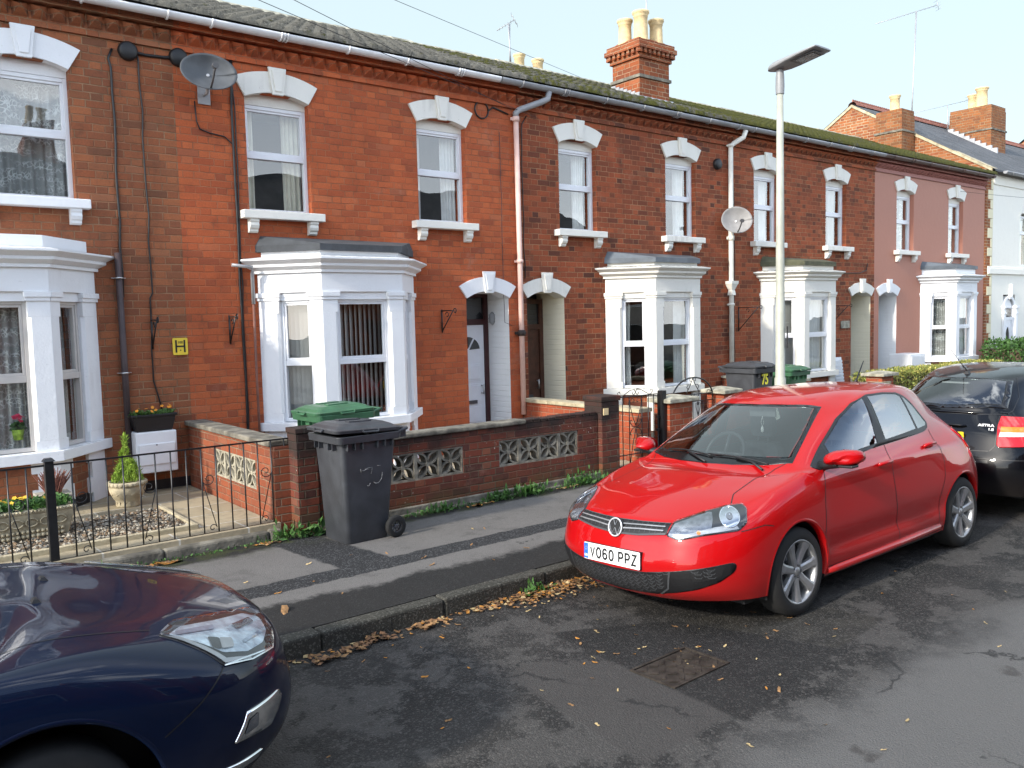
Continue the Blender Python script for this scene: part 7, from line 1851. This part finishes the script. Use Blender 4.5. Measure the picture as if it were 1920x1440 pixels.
# cabin
seats(t, (2.05,), .35, z=.42); seats(t, (2.85,), .35, z=.45)
mb = MB(); loft(mb, [[(1.10,y,.90),(1.25,y,.945),(1.52,y,.945),(1.60,y,.88),(1.60,y,.5),(1.12,y,.5)] for y in (-.66,-.3,.3,.66)]); mb.build('dashboard', 'cabin', t, local=True)
mb = MB(); c = Vector((1.63, .36, .93)); ax = Vector((-.85,0,.45)).normalized(); e2 = Vector((0,1,0)); e3 = ax.cross(e2); mb.tube([c+e2*.185*math.cos(a*PI/14)+e3*.185*math.sin(a*PI/14) for a in range(28)], .015, 8, closed=True)
for a in (0, PI, -PI/2): mb.tube([c, c+e2*.18*math.cos(a)+e3*.18*math.sin(a)], .014, 6)
mb.build('steering_wheel', 'lamp_dark', t, local=True)
mb = MB(); mb.box(1.66, 1.68, -.12, .12, 1.245, 1.315); mb.tube([(1.67,0,1.29),(1.64,0,1.35)], .012, 6); rv = mb.build('rear_view_mirror', 'cabin_light', t, local=True, bevel=.012)
mb = MB(); mb.tube([(1.66,.0,1.25),(1.655,.01,1.20),(1.655,.0,1.16)], .002, 4); mb.tube([(1.66,.0,1.25),(1.655,-.015,1.20),(1.655,.0,1.16)], .002, 4); mb.lathe([(0,-.03),(.012,-.02),(.014,0),(.008,.02),(0,.028)], (1.655,0,1.145), n=10); mb.build('hanging_charm', 'curtain_white', rv, local=True)
mb = MB(); mb.box(1.1, 3.5, -.70, .70, .34, .36); mb.box(1.25, 3.35, -.72, -.70, .34, .93); mb.box(1.25, 3.35, .70, .72, .34, .93); mb.box(3.3, 3.34, -.6, .6, .36, .95); mb.build('cabin_floor', 'cabin', t, local=True)
car.patch('headliner', [(1.85,.40,1.4),(2.2,.50,1.4),(3.0,.43,1.4),(3.2,.25,1.4),(3.2,-.25,1.4),(3.0,-.43,1.4),(2.2,-.50,1.4),(1.85,-.40,1.4)], (0,0,-1), 'cabin_light', -.035, step=.08, skirt=0)
# hatch glass
hg = [(3.6,.36,1.29),(3.6,.44,1.07),(3.6,.0,1.05),(3.6,-.44,1.07),(3.6,-.36,1.29),(3.6,0,1.31)]
car.patch('rear_window', resamp(hg, .03), (-1,0,-.25), 'car_glass_dark', .003, step=.05)
#RED_END
car.finish()
for (ax, az, R) in AR: arch_liner(t, ax, az, R, .52, .79); arch_lip(t, car, ax, az, R, 'paint_red')
for ax in (.83, 3.30):
    for sg in (1, -1): wheel(t, ax, sg*.735, .30, .300, .185, sg, 7)
mb = MB(); mb.box(.35, 3.75, -.72, .72, .17, .30); mb.box(1.2, 3.0, -.74, .74, .16, .34); mb.build('underbody', 'plastic_black', t, local=True)
# ---- navy saloon at the left edge (faces right) and black hatchback beyond the red car (faces away)
def xf(f): return [[f(*p) for p in r] for r in rows_src], [[f(*p) for p in r] for r in hood_src], [[f(*p) for p in r] for r in gh_src], [[f(*p) for p in r] for r in roof_src]
rows_src, hood_src, gh_src, roof_src = rows, hood, gh, roof
def fn_navy(x, y, z):
    x2 = 1.08+(x-.83)*1.14 if x > .83 else 1.08-(.83-x)*1.16
    z2 = z*1.0
    if x < .9 and z > .5: z2 = z+.035+.02*max(0, (.5-x)/.5)
    if z > .88: z2 -= .032
    if z > 1.05: z2 = z-.01
    return (x2, y*1.045, z2)
t = thing('navy_car', (1.505, 3.99, 0), 'dark navy blue car at the lower left, only its bonnet, headlight and wing showing', 'car', rz=PI); t['_o'] = (0,0,0); NT_ = t
rw, hd, gg, rf = xf(fn_navy)
CRN = [(rw[3][i], rw[3][i+1], .4) for i in range(5)]+[(hd[i][2], hd[i+1][2], .3) for i in range(3)]+[(rw[5][i], rw[5][i+1], .35) for i in range(7)]+[(rw[0][i], rw[0][i+1], .7) for i in range(15)]
ARN = [(1.08, .325, .395), (3.895, .325, .375)]
car = Car(t, rw, hd, gg, rf, 'paint_navy', ARN, crease=CRN); CARS['navy'] = car
def navy_side(sg):
    d = (.60, -sg*.70, -.30)
    hl = [(.649,.655,.858),(.557,.535,.856),(.364,.455,.818),(.191,.372,.781),(.140,.395,.752),(.150,.516,.720),(.190,.630,.684),(.316,.734,.700),(.447,.795,.730),(.507,.752,.788),(.572,.706,.829)]
    hi = [(.610,.652,.850),(.540,.575,.845),(.387,.505,.812),(.236,.425,.785),(.172,.440,.758),(.180,.540,.730),(.233,.637,.718),(.335,.700,.722),(.437,.738,.758),(.500,.705,.800)]
    b = car.patch('headlight', resamp(g(hl, sg), .015), d, 'trim_black', .003, step=.02)
    car.patch('reflector', resamp(g(hi, sg), .012), d, 'reflector_sky', .006, step=.02, parent=b, skirt=0)
    car.patch('running_light', g([(.632,.662,.852),(.572,.672,.838),(.50,.715,.790),(.435,.760,.742),(.330,.712,.706),(.325,.722,.700),(.445,.778,.732),(.507,.742,.788),(.572,.698,.829)], sg), d, 'alloy', .008, step=.02, parent=b, skirt=0)
    for pl, mt, of in (([(.575,.66,.842),(.41,.60,.808),(.40,.565,.815),(.575,.635,.850)], 'reflector_blue', .009), ([(.475,.72,.780),(.44,.72,.765),(.425,.655,.787),(.47,.655,.803)], 'grille_black', .010), ([(.44,.72,.765),(.385,.70,.752),(.375,.645,.770),(.425,.655,.787)], 'alloy', .011), ([(.33,.565,.770),(.225,.49,.758),(.235,.455,.770),(.345,.53,.783)], 'reflector_grey', .010), ([(.335,.66,.742),(.215,.57,.735),(.215,.555,.741),(.335,.645,.75)], 'reflector_blue', .010)):
        car.patch('lamp_reflector', resamp(g(pl, sg), .01), d, mt, of, step=.02, parent=b, skirt=0)
    mb = MB(); car.line(g(hl[7:9]+hl[6:7], sg), d, .006, .010, mb); car.line(g([hl[8], hl[7], hl[6], hl[5]], sg), d, .006, .012, mb); mb.build('chrome_strip', 'chrome', b, local=True, fixn=False)
    car.patch('lens', resamp(g(hl, sg), .015), d, 'lens_clear', .016, step=.02, parent=b, skirt=.006)
    fp = [(.435,.836,.432),(.385,.82,.500),(.371,.812,.530),(.196,.690,.528),(.180,.675,.495),(.215,.70,.455),(.256,.742,.415)]
    f = car.patch('fog_light', g(fp, sg), (.75, -sg*.66, 0), 'chrome', .008, step=.02)
    car.patch('fog_lens', resamp(g([(.400,.82,.448),(.372,.81,.498),(.325,.785,.508),(.335,.785,.455)], sg), .01), (.75, -sg*.66, 0), 'reflector_grey', .011, step=.02, parent=f, skirt=0)
    car.patch('bumper_trim', g([(.555,.855,.352),(.42,.81,.338),(.300,.742,.330),(.312,.745,.300),(.43,.81,.302),(.56,.86,.322)], sg), (.75, -sg*.66, 0), 'chrome', .008, step=.02)
    mb = MB(); car.line(g([(2.2,.6,1.0),(1.6,.62,1.0),(1.15,.60,.95),(.90,.60,.905),(.66,.60,.862)], sg), (0,-sg*.5,-1), .007, .0015, mb)
    car.line(g([(.447,.795,.727),(.56,.85,.64),(.70,.87,.56)], sg), (.3,-sg,0), .006, .0015, mb)
    car.line(g([(.14,.39,.752),(.05,.2,.745),(.02,0,.742)], sg), (1,0,-.4), .007, .0015, mb)
    mb.build('shut_line', 'plastic_black', t, local=True, fixn=False)
for sg in (-1, 1): navy_side(sg)
mb = MB(); p, n = car._proj(Vector((.88, -.30, 2)), Vector((0,0,-1))); mb.frus(p.x, p.y, p.z-.004, p.z+.014, .02, .03, .008, .022); mb.build('washer_nozzle', 'plastic_black', t, local=True)
p, n = car._proj(Vector((.97, .1, 2)), Vector((0,0,-1))); mb = MB(); mb.frus(p.x, p.y, p.z-.004, p.z+.014, .02, .03, .008, .022); mb.build('washer_nozzle', 'plastic_black', t, local=True)
ws2 = [fn_navy(*p) for p in [(1.13,.57,.985),(1.45,.515,1.196),(1.705,.465,1.340),(1.615,0,1.338),(1.705,-.465,1.340),(1.45,-.515,1.196),(1.13,-.57,.985),(.93,-.2,.955),(.93,.2,.955)]]
car.patch('windscreen', ws2, WD, 'car_glass_dark', .003, step=.06)
for sg in (-1, 1):
    car.patch('side_window', g([(x_, y_, z_) for x_, y_, z_ in [fn_navy(*p) for p in [(1.35,.7,.98),(1.64,.7,1.22),(2.0,.7,1.35),(2.6,.7,1.35),(2.95,.7,1.1),(2.8,.7,1.04)]]], sg), (0,-sg,0), 'car_glass_dark', .003, step=.06)
car.finish()
for (ax, az, R) in ARN: arch_liner(t, ax, az, R, .55, .86); arch_lip(t, car, ax, az, R, 'paint_navy')
for ax in (1.08, 3.895):
    for sg in (1, -1): wheel(t, ax, sg*.76, .31, .31, .20, sg, 7)
mb = MB(); mb.box(.4, 4.4, -.8, .8, .18, .30); mb.build('underbody', 'plastic_black', t, local=True)

def fn_black(x, y, z):
    x2, y2, z2 = x, y, z
    if x > 3.3:
        k = min(1, (x-3.3)/.5); y2 = y*(1+.10*k); x2 = 3.3+(x-3.3)*1.30
    if z > 1.1 and x > 2.9: x2 += .10*min(1, (x-2.9)/.4)
    if z > 1.0: z2 = 1.0+(z-1.0)*.93
    return (x2, y2, z2)
t = thing('black_car', (12.52, 3.93, 0), 'black hatchback with red and amber tail lights parked behind the red car', 'car', rz=PI); t['_o'] = (0,0,0)
rw, hd, gg, rf = xf(fn_black)
CRB = [(rw[r][11], rw[r+1][11], .35) for r in range(5)]+[(rw[4][i], rw[4][i+1], .4) for i in range(11, 15)]+[(rw[5][i], rw[5][i+1], .5) for i in range(15)]+[(rw[0][i], rw[0][i+1], .7) for i in range(15)]+[(rw[3][i], rw[3][i+1], .5) for i in range(11, 15)]
ARB = [(.83, .30, .345), (3.30, .30, .345)]
car = Car(t, rw, hd, gg, rf, 'paint_black', ARB, crease=CRB); CARS['black'] = car
RD = Vector((-1, 0, 0)); DD = Vector((-.62, 0, -.78))
rwin = [(3.74,.53,1.052),(3.60,.50,1.17),(3.40,.44,1.315),(3.55,.25,1.328),(3.62,0,1.332),(3.55,-.25,1.328),(3.40,-.44,1.315),(3.60,-.50,1.17),(3.74,-.53,1.052),(3.86,-.3,1.040),(3.90,0,1.036),(3.86,.3,1.040)]
rin = [(3.74,.475,1.085),(3.62,.455,1.17),(3.46,.405,1.295),(3.58,.2,1.305),(3.62,0,1.307),(3.58,-.2,1.305),(3.46,-.405,1.295),(3.62,-.455,1.17),(3.74,-.475,1.085),(3.86,-.2,1.070),(3.88,0,1.066),(3.86,.2,1.070)]
fr_ = car.patch('rear_window_frame', rwin, (-.85,0,-.5), 'trim_gloss', .003, holes=[rin], step=.04)
car.patch('rear_window', rin, (-.85,0,-.5), 'car_glass', .004, step=.05, skirt=0); car.cut(rin, (-.85,0,-.5))
def black_side(sg):
    dd = (-1, -sg*.35, 0)
    tl = [(3.846,.515,.985),(3.72,.665,.972),(3.66,.735,.94),(3.75,.775,.76),(3.80,.77,.725),(3.916,.735,.722),(4.00,.560,.712),(4.01,.545,.73),(3.93,.520,.90)]
    b = car.patch('tail_light', resamp(g(tl, sg), .012), dd, 'tail_red', .012, step=.02, skirt=.016)
    car.patch('indicator', g([(3.925,.548,.892),(3.80,.70,.887),(3.70,.765,.88),(3.72,.765,.842),(3.84,.72,.846),(3.955,.553,.848)], sg), dd, 'tail_amber', .0145, step=.02, parent=b, skirt=0)
    car.patch('reversing_light', g([(3.955,.553,.846),(3.84,.72,.844),(3.73,.765,.84),(3.74,.768,.806),(3.87,.73,.808),(3.98,.553,.806)], sg), dd, 'tail_white', .0145, step=.02, parent=b, skirt=0)
    mb = MB(); car.line(g([(3.30,.44,1.335),(3.55,.56,1.15),(3.73,.575,1.035),(3.84,.55,1.0),(3.86,.505,.985),(4.0,.525,.72),(4.03,.49,.672)], sg), dd, .008, .0015, mb, closed=False)
    mb.build('shut_line', 'plastic_black', t, local=True, fixn=False)
    car.patch('side_window', g([fn_black(*p) for p in [(1.35,.7,.98),(1.64,.7,1.22),(2.0,.7,1.35),(2.5,.7,1.36),(2.75,.7,1.25),(2.85,.7,1.06),(2.0,.7,1.02)]], sg), (0,-sg,0), 'car_glass_dark', .003, step=.06)
for sg in (-1, 1): black_side(sg)
mb = MB(); car.line([(4,-.49,.672),(4,0,.655),(4,.49,.672)], RD, .008, .0015, mb); car.line([(4,-.56,1.006),(4,0,.998),(4,.56,1.006)], RD, .010, .002, mb)
for sg in (-1, 1): car.line([(3.9,.0,.60),(3.9,sg*.3,.60),(3.9,sg*.6,.60),(3.8,sg*.76,.60)], (-1,-sg*.3,0), .008, .0015, mb)
mb.build('shut_line', 'plastic_black', t, local=True, fixn=False)
# spoiler lip under the glass
pts = [tuple(car._proj(Vector((4.2, y, 1.012)), RD)[0]+Vector((.004,0,.0))) for y in (-.55,-.3,0,.3,.55)]
mb = MB(); mb.tube(pts, [.010,.015,.016,.015,.010], 8); mb.build('spoiler', 'paint_black', t, local=True)
hb = MB(); p, n = car._proj(Vector((4.2, .08, .890)), RD); hb.tube([(p.x-.0, -.20, .892), (p.x+.016, -.18, .893), (p.x+.018, .20, .893), (p.x-.0, .26, .892)], [.008,.014,.014,.008], 8); hb.build('tailgate_handle', 'paint_black', t, local=True)
hb = MB(); hb.tube([(4.062, -.1, .700), (4.068, -.05, .702), (4.068, .22, .702), (4.06, .27, .700)], [.006,.010,.010,.006], 8); hb.build('tailgate_handle', 'paint_black', t, local=True)
p, n = car._proj(Vector((4.2, 0, .782)), RD)
plate(t, 'number_plate', (p.x+.010, .005, .782), (0,1,0), (.12,0,1), (1,0,-.12), .52, .11, 'plate_yellow', 'P', .079, .050, blue=False, toff=.215)
text_mesh('model_badge', 'ASTRA', .034, 'plate_white', t, basis((car._proj(Vector((4.2,.425,.905)), RD)[0].x+.004, .425, .905), (-.18,1,0), (0,0,1), (1,.18,0)), offset=.0012, xs=1.35, depth=.003)
text_mesh('model_badge', '1.8', .034, 'plate_white', t, basis((car._proj(Vector((4.2,.475,.870)), RD)[0].x+.004, .475, .870), (-.18,1,0), (0,0,1), (1,.18,0)), offset=.0012, xs=1.2, depth=.003)
mb = MB(); p, n = car._proj(Vector((3.42, 0.02, 2)), Vector((0,0,-1))); mb.frus(p.x, p.y, p.z-.01, p.z+.03, .035, .022, .018, .010); mb.tube([p+Vector((0,0,.02)), p+Vector((.12,0,.09)), p+Vector((.40,-.0,.27))], [.006,.004,.0025], 6); mb.build('roof_aerial', 'plastic_black', t, local=True)
mb = MB(); mb.box(3.62, 3.66, -.13, .13, 1.275, 1.292); mb.build('brake_light', 'tail_white', t, local=True)
seats(t, (2.05, 2.85), .35, z=.44)
mb = MB(); mb.box(1.1, 3.95, -.68, .68, .34, .36); mb.box(3.2, 3.75, -.55, .55, .93, .95); mb.box(1.25, 3.6, -.70, -.66, .36, .92); mb.box(1.25, 3.6, .66, .70, .36, .92); mb.build('cabin_floor', 'cabin', t, local=True)
car.patch('headliner', [(1.85,.40,1.4),(2.2,.50,1.4),(3.0,.40,1.4),(3.3,.25,1.4),(3.3,-.25,1.4),(3.0,-.40,1.4),(2.2,-.50,1.4),(1.85,-.40,1.4)], (0,0,-1), 'cabin_light', -.035, step=.08, skirt=0)
# black plastic rub strip along the bumper
mb = MB(); car.line([(4,-.5,.575),(4,0,.575),(4,.5,.575)], RD, .03, .004, mb); mb.build('bumper_strip', 'trim_black', t, local=True, fixn=False)
car.finish()
for (ax, az, R) in ARB: arch_liner(t, ax, az, R, .52, .82); arch_lip(t, car, ax, az, R, 'paint_black')
for ax in (.83, 3.30):
    for sg in (1, -1): wheel(t, ax, sg*.735, .30, .300, .185, sg, 7)
mb = MB(); mb.box(.5, 3.7, -.66, .66, .18, .30); mb.build('underbody', 'plastic_black', t, local=True)
# ---------------------------------------------------------------- camera, sky, sun
XF[0] = False
sc = bpy.context.scene
cd = bpy.data.cameras.new('camera'); cam = bpy.data.objects.new('camera', cd); sc.collection.objects.link(cam)
cd.sensor_width = 36; cd.lens = 1576.76/1920*36; cd.clip_end = 2000; cd.clip_start = .05
yaw, pitch, roll = map(math.radians, (38.2068, 4.3941, -1.4449))
fw_ = Vector((math.sin(yaw)*math.cos(pitch), math.cos(yaw)*math.cos(pitch), -math.sin(pitch))); r_ = Vector((math.cos(yaw), -math.sin(yaw), 0)); u_ = r_.cross(fw_)
r2, u2 = r_*math.cos(roll)+u_*math.sin(roll), u_*math.cos(roll)-r_*math.sin(roll)
cam.matrix_world = Matrix(((r2.x, u2.x, -fw_.x, 0), (r2.y, u2.y, -fw_.y, 0), (r2.z, u2.z, -fw_.z, 2.04), (0,0,0,1)))
sc.camera = cam
EL, AZ = math.radians(27), math.radians(171)      # sun stands up the street to the left, just in front of the facades
sd = Vector((-math.cos(EL)*math.cos(math.radians(5)), -math.cos(EL)*math.sin(math.radians(5)), math.sin(EL)))
ld = bpy.data.lights.new('sun', 'SUN'); ld.energy = 2.0; ld.angle = math.radians(4.0); ld.color = (1, .93, .82)
sun = bpy.data.objects.new('sun', ld); sc.collection.objects.link(sun); sun.rotation_euler = sd.to_track_quat('Z', 'Y').to_euler(); sun.location = (0, 0, 30)
w = bpy.data.worlds.new('World'); sc.world = w; w.use_nodes = True; nt = w.node_tree; nt.nodes.clear()
N = nt.nodes.new; L = nt.links.new
out = N('ShaderNodeOutputWorld'); bg = N('ShaderNodeBackground'); sky = N('ShaderNodeTexSky'); sky.sky_type = 'NISHITA'; sky.sun_disc = False; sky.sun_elevation = EL
sky.sun_rotation = math.atan2(sd.x, sd.y); sky.air_density = 1.0; sky.dust_density = .6; sky.ozone_density = 1.6
tc = N('ShaderNodeTexCoord'); mp = N('ShaderNodeMapping'); mp.inputs['Scale'].default_value = (1, 1, 3.2); L(tc.outputs['Generated'], mp.inputs[0])
ns = N('ShaderNodeTexNoise'); ns.inputs['Scale'].default_value = 1.9; ns.inputs['Detail'].default_value = 8; ns.inputs['Roughness'].default_value = .58; L(mp.outputs[0], ns.inputs['Vector'])
mr = N('ShaderNodeMapRange'); mr.interpolation_type = 'SMOOTHSTEP'
for i, v in zip((1, 2, 3, 4), (.50, .64, 0, .85)): mr.inputs[i].default_value = v
L(ns.outputs[0], mr.inputs[0])
sp = N('ShaderNodeSeparateXYZ'); L(tc.outputs['Generated'], sp.inputs[0])
hz = N('ShaderNodeMapRange'); hz.interpolation_type = 'SMOOTHSTEP'
for i, v in zip((1, 2, 3, 4), (.50, .02, .06, .75)): hz.inputs[i].default_value = v
L(sp.outputs[2], hz.inputs[0])
mx_ = N('ShaderNodeMath'); mx_.operation = 'MAXIMUM'; L(mr.outputs[0], mx_.inputs[0]); L(hz.outputs[0], mx_.inputs[1])
# sky over the terrace kept dim; brighter cloud added behind the viewer to light facades
vd = N('ShaderNodeVectorMath'); vd.operation = 'DOT_PRODUCT'; L(tc.outputs['Generated'], vd.inputs[0]); vd.inputs[1].default_value = (.55, .83, 0)
dr = N('ShaderNodeMapRange'); dr.interpolation_type = 'SMOOTHSTEP'; L(vd.outputs['Value'], dr.inputs[0])
for i, v in zip((1, 2, 3, 4), (-.05, .45, 0, 1)): dr.inputs[i].default_value = v
cm = N('ShaderNodeMix'); cm.data_type = 'RGBA'; L(dr.outputs[0], cm.inputs[0]); cm.inputs[6].default_value = (11.2, 11.8, 12.4, 1); cm.inputs[7].default_value = (2.12, 2.52, 2.55, 1)
m2 = N('ShaderNodeMath'); m2.operation = 'MULTIPLY'; L(dr.outputs[0], m2.inputs[0]); m2.inputs[1].default_value = .86
m3 = N('ShaderNodeMath'); m3.operation = 'MAXIMUM'; L(m2.outputs[0], m3.inputs[0]); L(mx_.outputs[0], m3.inputs[1])
mix = N('ShaderNodeMix'); mix.data_type = 'RGBA'; L(m3.outputs[0], mix.inputs[0]); L(sky.outputs[0], mix.inputs[6]); L(cm.outputs[2], mix.inputs[7])
L(mix.outputs[2], bg.inputs[0]); bg.inputs[1].default_value = .14; L(bg.outputs[0], out.inputs[0])
vs = sc.view_settings; vs.view_transform = 'Standard'; vs.look = 'None'; vs.gamma = 1; vs.exposure = 1.42; vs.use_curve_mapping = False
sc.render.engine = 'CYCLES'
try:
    for k in ('_o',):
        for o in bpy.data.objects:
            if k in o: del o[k]
except Exception: pass
